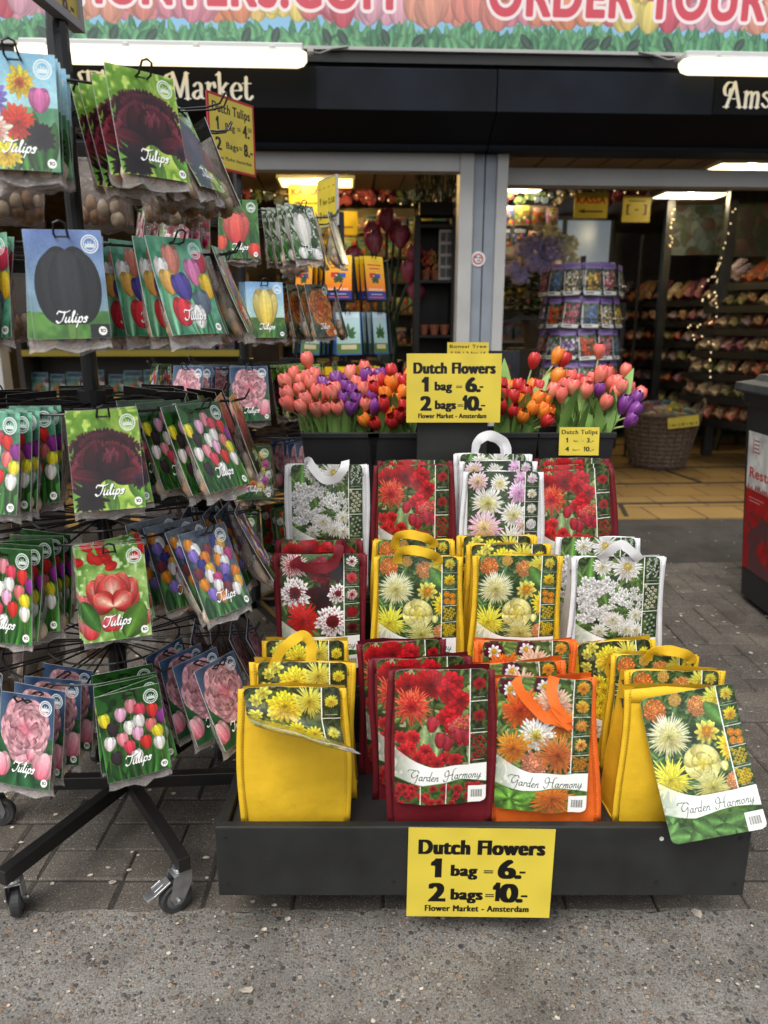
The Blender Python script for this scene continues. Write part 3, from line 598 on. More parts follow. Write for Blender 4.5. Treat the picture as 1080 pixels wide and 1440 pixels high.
S_BONSAI = [("Bonsai Tree",.06,.94,.11,.065,.05), ("7.50 / 2 for 14",.08,.92,.25,.07,.05)]
S_PICT = [("[ - ]",.15,.85,.5,.25,.05), ("-",.2,.8,.22,.2,.03)]
S_BASKET = [("1 for 3.50 2 for 6",.06,.94,.3,.1,.05)]
def banner_art():
    Hn = .56/5.6; c = Cv(2048, Hn, (.47,.70,.84)); r = np.random.RandomState(3)
    q = ((.86,.50,.58),(.90,.52,.36),(.93,.84,.42),(.82,.28,.36),(.88,.62,.70),(.90,.58,.48),(.88,.5,.44))
    run = 0
    for k in range(230):
        if k % 3 == 0: run = r.randint(7)
        x = (k*.618) % 1; c.tulip(x, .073+r.rand()*.011, .019, .027, A3(q[int(x*23+r.rand()) % 7])*.95, A3(q[int(x*23) % 7])*1.08, r.randn()*.15, edge=.15)
    for k in range(520): c.leaf(r.rand(), Hn+.003, .014+.012*r.rand(), .004, -pi/2+r.randn()*.4, A3(((.26,.52,.34),(.18,.42,.28),(.32,.58,.38))[r.randint(3)]))
    for k in range(900): c.leaf(r.rand(), Hn+.003, .009+.009*r.rand(), .005, -pi/2+r.randn()*.7, A3(((.26,.52,.34),(.17,.40,.26),(.30,.56,.36))[r.randint(3)]))
    for k in range(26): c.leaf(r.rand(), Hn-.001, .014, .0045, -pi/2+r.choice((-.6,.6))+r.randn()*.2, (.14,.24,.2))
    for k in range(70):
        x = r.rand(); qq = A3(q[int(x*23) % 7]); c.tulip(x, .080+r.rand()*.006, .020, .028, qq*.92, qq*1.05, r.randn()*.1, edge=.15)
    c.a = c.a*.84 + .15; return c
# old-style shop lettering: skeleton strokes drawn with a broad nib
def SF(x, y, w_=.12): return [[(x-w_, y), (x+w_, y)]]
L_F = [[(.15,0),(.15,1)], [(-.08,.98),(.3,1.02),(.6,.98),(.68,.8)], [(.15,.52),(.5,.52)], [(.5,.62),(.5,.42)], [(-.2,.7),(-.28,.92),(-.1,1.02)]] + SF(.15,0,.15)
L_l = [[(.15,0),(.15,1.02)], [(.0,.96),(.15,1.02)]] + SF(.15,0,.14)
L_o = [[(.3,.64),(.08,.5),(.06,.2),(.3,.0),(.54,.14),(.56,.44),(.3,.64)]]
L_w = [[(.05,.62),(.22,.02)], [(.22,.02),(.42,.62)], [(.4,.62),(.58,.02)], [(.58,.02),(.76,.66)]] + SF(.05,.62,.12)
L_e = [[(.1,.34),(.5,.38),(.46,.58),(.28,.64),(.08,.44),(.1,.14),(.3,0),(.52,.12)]]
L_r = [[(.15,0),(.15,.62)], [(.15,.42),(.3,.62),(.46,.6)], [(.44,.62),(.47,.5)]] + SF(.15,0,.14) + SF(.08,.62,.08)
L_M = [[(.15,0),(.18,1)], [(.18,1),(.5,.1)], [(.5,.1),(.84,1)], [(.84,1),(.86,0)], [(.05,.98),(-.15,.86),(-.12,.62),(.05,.6)]] + SF(.15,0,.15) + SF(.86,0,.16) + SF(.86,1,.12)
L_a = [[(.1,.52),(.28,.64),(.44,.52),(.44,.1),(.56,.02)], [(.44,.36),(.16,.28),(.06,.12),(.22,0),(.44,.16)]]
L_k = [[(.15,0),(.15,1.02)], [(.0,.96),(.15,1.02)], [(.17,.3),(.48,.62)], [(.26,.38),(.54,0)]] + SF(.15,0,.14) + SF(.5,.62,.1) + SF(.54,0,.12)
L_t = [[(.18,.86),(.16,.14),(.3,.0),(.46,.12)], [(-.02,.64),(.42,.64)]]
L_A = [[(.1,0),(.45,1)], [(.45,1),(.8,0)], [(.2,.34),(.66,.34)], [(.42,.98),(.1,1.0),(-.08,.76),(.0,.5),(.2,.5),(.24,.7)]] + SF(.08,0,.16) + SF(.82,0,.18)
L_m = [[(.15,0),(.15,.62)], [(.15,.44),(.34,.63),(.46,.5),(.46,0)], [(.46,.44),(.64,.63),(.78,.5),(.78,0)]] + SF(.15,0,.12) + SF(.46,0,.1) + SF(.78,0,.13) + SF(.08,.62,.08)
L_s = [[(.46,.5),(.28,.64),(.1,.5),(.3,.34),(.48,.16),(.28,0),(.06,.14)]]
L_d = [[(.5,1.02),(.5,.1),(.62,.02)], [(.5,.5),(.28,.64),(.08,.44),(.1,.14),(.3,0),(.5,.18)]]
def board_art(word, wpx, H, x0, cap, yb, xs=.88):
    c = Cv(wpx, H, (.028,.036,.05)); c.a *= (.85+.3*vnoise(c.h, c.w, 8))[..., None]; x = x0
    for L, adv in word:
        if L: c.strokes(L, x, yb, cap, (.97,.95,.88), .080, .024, 0, .0, smooth=True, xs=xs)
        x += adv*cap*xs
    return c
W_FM = [(L_F,.72),(L_l,.34),(L_o,.66),(L_w,.86),(L_e,.62),(L_r,.62),(None,.28),(L_M,1.1),(L_a,.66),(L_r,.56),(L_k,.68),(L_e,.62),(L_t,.5)]
W_AM = [(L_A,.95),(L_m,.98),(L_s,.58),(L_t,.5),(L_e,.62),(L_r,.56),(L_d,.7),(L_a,.64),(L_m,.9)]
random.seed(11)
# ------------------------------------------------------------------ ground
def ground_mat(name, base, cell, pebs, fine=.35, bump=.6, rough=.8, island=False):
    m = bpy.data.materials.new(name); m.use_nodes = True; t = m.node_tree; b = t.nodes["Principled BSDF"]; L = t.links.new
    tc = t.nodes.new("ShaderNodeTexCoord").outputs["Object"]
    def nd(k, **kw):
        n = t.nodes.new(k)
        for a, v in kw.items():
            if a in n.inputs: n.inputs[a].default_value = v
            else: setattr(n, a, v)
        return n
    n1 = nd("ShaderNodeTexNoise", Scale=2.2, Detail=8.); L(tc, n1.inputs["Vector"])
    n2 = nd("ShaderNodeTexNoise", Scale=240., Detail=4.); L(tc, n2.inputs["Vector"])
    r1 = nd("ShaderNodeValToRGB"); e = r1.color_ramp.elements; e[0].position = .32; e[1].position = .7
    e[0].color = (*[x*.78 for x in base], 1); e[1].color = (*[x*1.22 for x in base], 1); L(n1.outputs[0], r1.inputs[0])
    r2 = nd("ShaderNodeValToRGB"); e = r2.color_ramp.elements; e[0].position = .3; e[1].position = .72; e[0].color = (.55,.55,.55,1); e[1].color = (1.4,1.4,1.38,1); L(n2.outputs[0], r2.inputs[0])
    mx = nd("ShaderNodeMix", data_type='RGBA', blend_type='MULTIPLY'); mx.inputs[0].default_value = 1; L(r1.outputs[0], mx.inputs[6]); L(r2.outputs[0], mx.inputs[7])
    col = mx.outputs[2]; hs = []
    if island:
        g = nd("ShaderNodeNewGeometry"); rr = nd("ShaderNodeValToRGB"); e = rr.color_ramp.elements; e[0].color = (.84,.84,.86,1); e[1].color = (1.16,1.14,1.1,1); L(g.outputs["Random Per Island"], rr.inputs[0])
        m2 = nd("ShaderNodeMix", data_type='RGBA', blend_type='MULTIPLY'); m2.inputs[0].default_value = 1; L(col, m2.inputs[6]); L(rr.outputs[0], m2.inputs[7]); col = m2.outputs[2]
    st = nd("ShaderNodeTexNoise", Scale=5.5, Detail=7., Roughness=.62); L(tc, st.inputs["Vector"])
    sr = nd("ShaderNodeValToRGB"); e = sr.color_ramp.elements; e[0].position = .36; e[1].position = .56; e[0].color = (.66,.65,.64,1); e[1].color = (1.04,1.04,1.04,1); L(st.outputs[0], sr.inputs[0])
    for sc, dens, size, cols, hgt in pebs:
        v = nd("ShaderNodeTexVoronoi", Scale=sc); L(tc, v.inputs["Vector"])
        sp = nd("ShaderNodeSeparateColor"); L(v.outputs["Color"], sp.inputs[0])
        a = nd("ShaderNodeMath", operation='LESS_THAN'); a.inputs[1].default_value = dens; L(sp.outputs[0], a.inputs[0])
        sz = nd("ShaderNodeMapRange"); sz.inputs[3].default_value = size*.45; sz.inputs[4].default_value = size; L(sp.outputs[1], sz.inputs[0])
        d = nd("ShaderNodeMath", operation='SUBTRACT'); L(sz.outputs[0], d.inputs[0]); L(v.outputs["Distance"], d.inputs[1])
        k = nd("ShaderNodeMath", operation='MULTIPLY', use_clamp=True); k.inputs[1].default_value = 14; L(d.outputs[0], k.inputs[0])
        q = nd("ShaderNodeMath", operation='MULTIPLY'); L(k.outputs[0], q.inputs[0]); L(a.outputs[0], q.inputs[1])
        cr = nd("ShaderNodeValToRGB"); el = cr.color_ramp.elements
        while len(el) < len(cols): el.new(.5)
        for i, c in enumerate(cols): el[i].position = i/(len(cols)-1); el[i].color = (*c, 1)
        L(sp.outputs[2], cr.inputs[0])
        m3 = nd("ShaderNodeMix", data_type='RGBA'); L(q.outputs[0], m3.inputs[0]); L(col, m3.inputs[6]); L(cr.outputs[0], m3.inputs[7]); col = m3.outputs[2]
        h = nd("ShaderNodeMath", operation='MULTIPLY'); h.inputs[1].default_value = hgt; L(q.outputs[0], h.inputs[0]); hs.append(h.outputs[0])
    ms = nd("ShaderNodeMix", data_type='RGBA', blend_type='MULTIPLY'); ms.inputs[0].default_value = 1; L(col, ms.inputs[6]); L(sr.outputs[0], ms.inputs[7]); col = ms.outputs[2]
    L(col, b.inputs["Base Color"]); hn = nd("ShaderNodeMath", operation='MULTIPLY'); hn.inputs[1].default_value = fine; L(n2.outputs[0], hn.inputs[0]); cur = hn.outputs[0]
    for h in hs:
        ad = nd("ShaderNodeMath", operation='ADD'); L(cur, ad.inputs[0]); L(h, ad.inputs[1]); cur = ad.outputs[0]
    bp = nd("ShaderNodeBump", Strength=bump, Distance=.004); L(cur, bp.inputs["Height"]); L(bp.outputs[0], b.inputs["Normal"])
    sset(b, Roughness=rough, Specular_IOR_Level=.35); return m
TAN = [(.05,.05,.055),(.16,.13,.10),(.27,.23,.18),(.10,.08,.065),(.2,.17,.14),(.46,.42,.36),(.13,.12,.115),(.3,.2,.13)]
M_conc = ground_mat("exposed_aggregate", (.20,.19,.175), 0, [(330,.6,.5,[(.05,.045,.04),(.2,.18,.15),(.42,.39,.34)],.3),(150,.62,.58,TAN,.7),(78,.42,.50,TAN,.9),(48,.13,.42,[(.25,.18,.12),(.45,.4,.32),(.08,.08,.09),(.3,.26,.21)],1.0)], bump=1.0)
M_brick = ground_mat("clinker_brick", (.104,.092,.079), 0, [(150,.10,.36,[(.2,.18,.15),(.36,.33,.28),(.06,.055,.05)],.3),(300,.36,.42,[(.2,.18,.15),(.46,.43,.38)],.25)], bump=.5, island=True)
M_joint = ground_mat("joint_sand", (.045,.04,.034), 0, [], bump=.6)
M_asph = ground_mat("worn_asphalt", (.055,.05,.045), 0, [(260,.2,.35,[(.07,.06,.055),(.12,.11,.1)],.2)], bump=.4)
g = MB(); g.box(-60, 60, -60, 60, -.35, -.03); struct(g.build("ground", M_asph))
g = MB(); g.box(-6, 6, -2.5, 1.345, -.03, .0); struct(g.build("concrete_pavement", M_conc, bevel=.004))
g = MB(); vs = []; n = 260                                     # the ragged lip where the concrete was poured against the bricks
for i in range(n+1):
    x = -3.0+6.0*i/n; vs += [(x,1.335,.0006),(x,1.350+.007*sin(i*.9)*sin(i*.23)+rnd(-.004,.005),.0022),(x,1.356+.008*sin(i*.9)*sin(i*.23)+rnd(-.004,.005),-.004)]
g.add(vs,[q for i in range(n) for q in ((3*i,3*i+3,3*i+4,3*i+1),(3*i+1,3*i+4,3*i+5,3*i+2))]); struct(g.build("concrete_lip", M_conc))
g = MB(); g.box(-6, 6, 1.345, 3.80, -.03, -.0045); struct(g.build("paving_joints", M_joint))
g = MB(); BWd, BL = .1, .2
def brick(x, y, lx, ly):
    e = rnd(.0016,.0034); z0, z1 = -.03, rnd(-.0022, .0022); b = rnd(.003,.006)
    x0, x1, y0, y1 = x+e, x+lx-e, y+e, y+ly-e; y0 = max(y0, 1.349+e)
    x0 += rnd(-.001,.001); x1 += rnd(-.001,.001)
    if y1 - y0 < .025 or x1-x0 < .03: return
    tx, ty = rnd(-.008,.008), rnd(-.008,.008)
    def zz(px, py): return z1 + (px-x-lx/2)*tx + (py-y-ly/2)*ty
    jt = lambda: rnd(-.0022,.0022)
    vs = [(x0,y0,z0),(x1,y0,z0),(x1,y1,z0),(x0,y1,z0)] + [(px,py,zz(px,py)-b) for px,py in ((x0,y0),(x1,y0),(x1,y1),(x0,y1))] + [(px+jt(),py+jt(),zz(px,py)) for px,py in ((x0+b,y0+b),(x1-b,y0+b),(x1-b,y1-b),(x0+b,y1-b))]
    g.add(vs, [(0,1,5,4),(1,2,6,5),(2,3,7,6),(3,0,4,7),(4,5,9,8),(5,6,10,9),(6,7,11,10),(7,4,8,11),(8,9,10,11)])
xx = -3.2
while xx < 3.4: brick(xx, 1.345, .2, .1); xx += .2
for row in (3.60, 3.70):
    xx = -3.2 + (.08 if row > 3.65 else 0)
    while xx < 3.6: brick(xx, row, .2, .1); xx += .2
for j in range(0, 22):          # herringbone, true to the bond: every brick beside one turned a quarter
    for i in range(-34, 38):
        x, y = i*BWd, 1.445 + j*BWd; k = (i - j) % 4
        if k == 0: brick(x, y, BL, min(BWd, 3.6 - y))
        elif k == 3 and y < 3.55: brick(x, y, BWd, min(BL, 3.6 - y))
        elif k == 2 and j == 0: brick(x, y, BWd, BWd)
struct(g.build("brick_paving", M_brick))
g = MB(); g.box(-6, 6, 3.80, 4.72, -.03, -.001); struct(g.build("asphalt_strip", M_asph))
# litter of pale petals and bits
g = MB()
def flake(x, y, r, z=.003):
    n = random.choice((5,6,7)); a0 = rnd(0,6.3); ea = rnd(.55,1); vs = [(x, y, z + r*.12)]
    for k in range(n):
        a = a0 + 2*pi*k/n; rr = r*rnd(.65,1.1); vs.append((x+cos(a)*rr, y+sin(a)*rr*ea, z + rnd(0,.35)*r))
    g.add(vs, [(0, 1+k, 1+(k+1) % n) for k in range(n)])
for k in range(620):
    y = 1.0 + 3.7*random.random(); x = rnd(-1.0,.95)*y*.8
    flake(x, y, rnd(.003,.0085)*(1 if y > 1.4 else .7))
for k in range(46): flake(rnd(-1.0,.0)*.95, 1.33 + rnd(-.05,.9)**1.0, rnd(.005,.011))
for k in range(34): flake(.95 + rnd(0,.9), rnd(1.6,3.9), rnd(.006,.012))
flake(-.262, 1.15, .016); flake(.68, 1.34, .014)
tag(g.build("petal_litter", mat("dry_petal", (.5,.44,.36), .7, var=.35, vscale=60)), "pale dry petals and scraps scattered over the pavement", "litter", kind="stuff")

# ------------------------------------------------------------------ the shop
YAW = radians(3.0); S_O = Vector((.5, 4.55, 0))
SM = Matrix.Translation(S_O) @ Matrix.Rotation(YAW, 4, 'Z') @ Matrix.Translation(-S_O)
def place_shop(o):
    o.matrix_basis = SM @ o.matrix_basis; return o
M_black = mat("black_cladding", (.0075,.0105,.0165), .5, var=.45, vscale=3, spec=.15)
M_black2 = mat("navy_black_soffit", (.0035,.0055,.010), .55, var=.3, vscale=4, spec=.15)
M_alu = mat("painted_aluminium", (.42,.42,.41), .45, var=.1, vscale=4)
M_aludk = mat("grey_channel", (.24,.27,.31), .4, var=.12, vscale=6)
M_wood = mat("brown_ceiling_board", (.17,.115,.075), .55, var=.3, vscale=3)
M_wall = mat("interior_wall", (.26,.235,.21), .8, var=.35, vscale=2)
M_dark = mat("dark_metal", (.012,.012,.013), .45, var=.3, vscale=8)
shop = thing("shop_building", "black fronted flower kiosk with white jambs and brown boarded ceiling", "kiosk", (0,0,0))
place_shop(shop)
g = MB()                                                     # fascia: upper rail, groove, main board, sloping soffit board
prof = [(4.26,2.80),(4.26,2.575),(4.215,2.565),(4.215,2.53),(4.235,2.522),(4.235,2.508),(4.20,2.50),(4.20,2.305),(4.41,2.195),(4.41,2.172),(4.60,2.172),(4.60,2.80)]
for x0, x1 in ((-4.2,.56),(.565,4.6)):
    vs = [(x0,y,z) for y,z in prof] + [(x1,y,z) for y,z in prof]; n = len(prof)
    g.add(vs, [(i,(i+1) % n,n+(i+1) % n,n+i) for i in range(n)] + [tuple(range(n))[::-1], tuple(range(n,2*n))], 0)
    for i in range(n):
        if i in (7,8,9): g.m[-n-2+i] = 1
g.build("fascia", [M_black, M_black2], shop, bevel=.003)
for wd, H, x0, xw, cap, nm in ((W_FM,.19,-1.565,1.20,.114,"w"), (W_AM,.19,1.70,1.20,.114,"a")):
    c = board_art(wd, 900, H/xw, .05, cap/xw, .155/xw)
    g = MB(); z0 = 2.308; g.add([(x0,4.195,z0),(x0+xw,4.195,z0),(x0+xw,4.195,z0+H),(x0,4.195,z0+H),(x0,4.1995,z0),(x0+xw,4.1995,z0),(x0+xw,4.1995,z0+H),(x0,4.1995,z0+H)],
        [(0,1,2,3),(3,2,6,7),(1,0,4,5),(0,3,7,4),(2,1,5,6)], 0, [(0,0),(1,0),(1,1),(0,1),(0,0),(1,0),(1,1),(0,1)])
    g.build("name_board", mat_img("name_board_print", c, .55, .12), shop)
def jamb(x0, x1, y0, y1, m, z1=2.171): g = MB(); g.box(x0, x1, y0, y1, 0, z1); return g.build("door_jamb", m, shop, bevel=.004)
jamb(.425,.505,4.50,4.62,M_alu); jamb(.505,.568,4.522,4.62,M_aludk); jamb(.574,.637,4.522,4.62,M_aludk); jamb(.637,.70,4.50,4.62,M_alu)
jamb(-2.3,-2.22,4.50,4.62,M_alu); jamb(3.3,3.38,4.50,4.62,M_alu)
g = MB(); g.box(-2.22,.424,4.505,4.60,2.075,2.171); g.build("door_header", M_alu, shop, bevel=.004)
g = MB(); g.box(.701,3.3,4.66,4.76,2.035,2.13); g.build("door_header", M_alu, shop, bevel=.004)
g = MB(); g.lathe([(.042,-.001),(.042,.002)], 24, Matrix.Translation((.545,4.519,1.61)) @ Matrix.Rotation(radians(90),4,'X'))
g.lathe([(.03,.0022),(.03,.003),(.022,.003),(.022,.0022)], 24, Matrix.Translation((.545,4.519,1.61)) @ Matrix.Rotation(radians(90),4,'X'), 1, False)
for q in ((-.012,.01),(.002,-.008),(.01,.008)): g.box(.545+q[0]-.008,.545+q[0]+.008,4.5145,4.516,1.61+q[1]-.003,1.61+q[1]+.003,2)
g.build("round_sticker", [mat("sticker_white",(.7,.7,.7),.5), mat("sticker_red",(.5,.03,.05),.5), mat("sticker_ink",(.03,.03,.04),.5)], shop)
# interior shell
CEIL = 2.46
g = MB(); xx = -4.2
while xx < 4.4: g.box(xx, xx+.235, 4.62, 10.6, CEIL, CEIL+.03, 0); xx += .25
g.box(-4.3,4.6,4.62,10.6,CEIL+.032,CEIL+.06,1); g.build("ceiling", [M_wood, M_dark], shop)
g = MB(); g.box(-4.3,4.6,10.6,10.75,0,CEIL+.1); g.build("back_wall", M_wall, shop)
g = MB(); g.box(-4.45,-4.3,4.62,10.6,0,CEIL+.1); g.build("side_wall", M_wall, shop)
g = MB(); g.box(4.6,4.75,4.62,10.6,0,CEIL+.1); g.build("side_wall", M_wall, shop)
g = MB(); g.box(-4.3,4.6,4.2,10.75,CEIL+.062,3.1); g.build("roof", M_dark, shop)
g = MB(); g.box(1.15,4.5,6.6,6.75,CEIL-.10,CEIL-.002); g.build("ceiling_beam", M_dark, shop)
# window at the back: frame, panes whose own emission stands in for grey-blue daylight
g = MB(); 
for x in (1.72,2.28,2.85): g.box(x,x+.05,8.92,8.98,1.25,2.4)
g.box(1.72,2.9,8.92,8.98,2.4,2.45); g.box(1.72,2.9,8.92,8.98,1.2,1.25); wf = g.build("window", M_dark, shop)
gm = mat("glowing_pane",(.34,.42,.5),.25,emit=(.55,.68,.8),estr=.13,var=.25,vscale=2); g = MB(); g.box(1.77,2.28,8.94,8.95,1.25,2.4); g.box(2.33,2.85,8.94,8.95,1.25,2.4); g.build("pane", gm, wf)
# tiled floor with dark strips
M_tile = bpy.data.materials.new("ochre_tile"); M_tile.use_nodes = True; t = M_tile.node_tree; b = t.nodes["Principled BSDF"]
br = t.nodes.new("ShaderNodeTexBrick"); tc = t.nodes.new("ShaderNodeTexCoord"); t.links.new(tc.outputs["Object"], br.inputs["Vector"])
br.offset = .5; br.inputs["Scale"].default_value = 1; br.inputs["Brick Width"].default_value = .33; br.inputs["Row Height"].default_value = .33; br.inputs["Mortar Size"].default_value = .008
br.inputs["Color1"].default_value = (.36,.225,.075,1); br.inputs["Color2"].default_value = (.29,.175,.055,1); br.inputs["Mortar"].default_value = (.07,.045,.02,1)
nz = t.nodes.new("ShaderNodeTexNoise"); nz.inputs["Scale"].default_value = 3; nz.inputs["Detail"].default_value = 8; t.links.new(tc.outputs["Object"], nz.inputs["Vector"])
rp = t.nodes.new("ShaderNodeValToRGB"); rp.color_ramp.elements[0].color = (.62,.6,.56,1); rp.color_ramp.elements[1].color = (1.1,1.1,1.1,1); t.links.new(nz.outputs[0], rp.inputs[0])
mx = t.nodes.new("ShaderNodeMix"); mx.data_type = 'RGBA'; mx.blend_type = 'MULTIPLY'; mx.inputs[0].default_value = .8
t.links.new(br.outputs[0], mx.inputs[6]); t.links.new(rp.outputs[0], mx.inputs[7]); t.links.new(mx.outputs[2], b.inputs["Base Color"]); sset(b, Roughness=.5)
g = MB(); g.box(-4.3,4.6,4.64,10.6,-.03,.006); place_shop(struct(g.build("tiled_floor", M_tile)))
g = MB()
for y in (5.05,5.71,6.37,7.03,7.69,8.35): g.box(-4.3,4.6,y-.02,y+.02,.006,.0105)
g.bar((1.62,4.70,.0085),(1.70,5.03,.0085),.03,.006); g.bar((2.62,5.75,.0085),(2.45,7.0,.0085),.03,.006)
place_shop(struct(g.build("floor_strips", mat("rubber_strip",(.025,.02,.017),.7))))
g = MB(); g.box(2.2,4.55,8.2,10.5,.011,.03); place_shop(struct(g.build("green_carpet", mat("green_carpet",(.022,.055,.014),.95,bump=.6,bscale=150))))

# banner above the fascia
bc = banner_art(); k = 5.6
def bx(px): return (P(px, 60, 4.2).x + 2.8)/k
bc.text("HUNTERS.COM", bx(118), bx(545), .0695, .034, (.80,.30,.36), .045, .085, (.93,.88,.88))
bc.text("ORDER YOUR", bx(682), bx(1072), .0725, .034, (.80,.30,.36), .045, .085, (.93,.88,.88))
bn = thing("printed_banner", "long printed banner of cartoon tulips with red lettering above the shop front", "banner", (0,0,0)); place_shop(bn)
g = MB(); hh = .56; g.add([(-2.8,4.185,2.588),(2.8,4.185,2.588),(2.8,4.185,2.588+hh),(-2.8,4.185,2.588+hh),(-2.8,4.205,2.588),(2.8,4.205,2.588),(2.8,4.205,2.588+hh),(-2.8,4.205,2.588+hh)],
  [(0,1,2,3),(5,4,7,6),(1,0,4,5),(0,3,7,4),(2,1,5,6),(3,2,6,7)], 0, [(0,0),(1,0),(1,1),(0,1)]*2); g.build("printed_board", mat_img("banner_print", bc, .5), bn)
g = MB(); g.box(-2.82,2.82,4.18,4.21,2.572,2.587); g.build("edge_trim", M_alu, bn)

# fluorescent lamps under the banner
M_lampW = mat("lamp_housing",(.55,.56,.55),.4); M_tubeL = mat("lit_diffuser",(.9,.85,.7),.4,emit=(1,.85,.58),estr=1.15)
def fluo(x0, x1, label, cx):
    f = thing("fluorescent_lamp", label, "lamp", (0,0,0)); place_shop(f)
    g = MB(); g.box(x0+.02,x1-.02,4.105,4.20,2.545,2.575); g.box(x0+.02,x1-.02,4.085,4.19,2.532,2.548)
    for q in (.12,.38,.62,.88): xm = x0+(x1-x0)*q; g.box(xm-.014,xm+.014,4.072,4.10,2.525,2.555)
    g.build("housing", M_lampW, f, bevel=.006)
    g = MB(); n = 10; P1 = []
    ring = [(0,.0)]
    prof = [(4.07+.057-.057*cos(a), 2.505-.034*sin(a)*1.0) for a in [pi*k_/8 for k_ in range(9)]] + [(4.184,2.531),(4.07,2.531)]
    for x, s in ((x0+.004,.55),(x0+.02,.85),(x0+.05,1),(x1-.05,1),(x1-.02,.85),(x1-.004,.55)):
        P1.append([(x, 4.127+(y-4.127)*s, 2.53+(z-2.53)*s) for y, z in prof])
    m_ = len(prof); g.add([q for r in P1 for q in r], [(i*m_+j,(i+1)*m_+j,(i+1)*m_+(j+1) % m_,i*m_+(j+1) % m_) for i in range(5) for j in range(m_)] + [tuple(range(m_)), tuple(5*m_+j for j in range(m_))[::-1]])
    g.build("diffuser", M_tubeL, f, smooth=False)
    g = MB(); s = 1 if cx > (x0+x1)/2 else -1; xe = x1 if s > 0 else x0
    g.tube([(xe,4.13,2.54),(xe+s*.03,4.13,2.54)], .016, 8); g.tube([(xe+s*.03,4.13,2.54),(xe+s*.06,4.14,2.54),(xe+s*.12,4.17,2.57),(xe+s*.2,4.178,2.584)], .005, 6); g.build("cable", mat("grey_cable",(.2,.2,.2),.5), f)
fluo(-1.80,-.40,"lit fluorescent lamp above the words Flower Market", 0); fluo(1.475,2.9,"lit fluorescent lamp at the upper right above the letters Am", 0)

# ------------------------------------------------------------------ inside the shop
M_panel = mat("lit_ceiling_panel",(.9,.8,.5),.5,emit=(1,.66,.2),estr=3.2); M_panel2 = mat("lit_white_panel",(.9,.85,.7),.5,emit=(1,.82,.5),estr=3.4)
def panel(px, py, D, w_, d_, label, m):
    p = P(px, py, D); x_ = p.x; f = thing("ceiling_panel", label, "lamp", (p.x, D, CEIL), YAW, "lit ceiling panels inside the shop")
    g = MB(); g.box(-w_/2,w_/2,-d_/2,d_/2,-.02,-.004); g.build("diffuser", m, f)
    g = MB()
    for x0,x1,y0,y1 in ((-w_/2-.02,w_/2+.02,-d_/2-.02,-d_/2-.001),(-w_/2-.02,w_/2+.02,d_/2+.001,d_/2+.02),(-w_/2-.02,-w_/2-.001,-d_/2,d_/2),(w_/2+.001,w_/2+.02,-d_/2,d_/2)): g.box(x0,x1,y0,y1,-.024,0)
    g.build("frame", M_lampW, f)
    l = bpy.data.lights.new("panel_light", 'POINT'); l.energy = 12 if x_ < 1.2 else 9; l.shadow_soft_size = .02; l.color = m.node_tree.nodes["Principled BSDF"].inputs["Emission Color"].default_value[:3]; lo = bpy.data.objects.new("panel_light", l); COL.objects.link(lo); lo.parent = f; lo.location = (0,0,-.05)
panel(424,229,6.1,.62,.42,"warm yellow lit ceiling panel nearest the left door",M_panel); panel(445,254,6.95,.62,.42,"warm yellow lit ceiling panel above the cash desk sign",M_panel)
panel(728,262,7.25,.44,.42,"lit ceiling panel just right of the white door jambs",M_panel2); panel(972,270,7.6,.62,.34,"lit ceiling panel above the back poster",M_panel2); panel(1055,250,6.3,.62,.3,"lit ceiling panel at the right end of the shop",M_panel2)

goods_m = [mat_img("goods_print_%d" % i, d_goods(20+i), .5) for i in range(10)]
def pouch_mesh(m, w_=.12, h=.16, d=.03):
    g = MB(); us = [0,.25,.5,.75,1]; vs = [0,.15,.5,.85,1]
    def f(sg): return lambda u, v: (((u-.5)*w_, sg*d*sin(pi*u)**.6*sin(pi*min(1,max(0,v)))**.6*.5, v*h), (u if sg < 0 else 1-u, v))
    g.grid(f(-1), us, vs); g.grid(f(1), us, vs, flip=True); return g.mesh("pouch", m, True)
pouches = [pouch_mesh(m) for m in goods_m]
HUES = ["red speckled","ochre labelled","cream labelled","plum coloured","mossy green","orange dotted","brown striped","dark blue topped","dusty pink","olive green"]
M_shelf = mat("dark_shelf_board",(.06,.047,.038),.6,var=.3,vscale=6); M_shelfw = mat("pale_shelf_board",(.3,.28,.25),.6,var=.2,vscale=6); M_yel = mat("yellow_shelf_edge",(.45,.36,.03),.5)
def shelf(name, label, x0, x1, y, zs, depth, m, top, edge=None, rz=0):
    cx = (x0+x1)/2; f = thing(name, label, "shelf", (cx, y, 0), rz); W = (x1-x0)/2
    for z in zs: g = MB(); g.box(-W+.021,W-.021,0,depth,z-.02,z); g.build("shelf_board", m, f)
    for s in (-1,1): g = MB(); g.box(s*W-.02,s*W+.02,-.005,depth,0,top); g.build("side_panel", m, f)
    g = MB(); g.box(-W+.021,W-.021,depth+.001,depth+.015,0,top); g.build("back_panel", m, f)
    if edge:
        g = MB()
        for z in zs: g.box(-W+.021,W-.021,-.014,-.001,z-.035,z+.01)
        g.build("shelf_edge", edge, f)
    return f
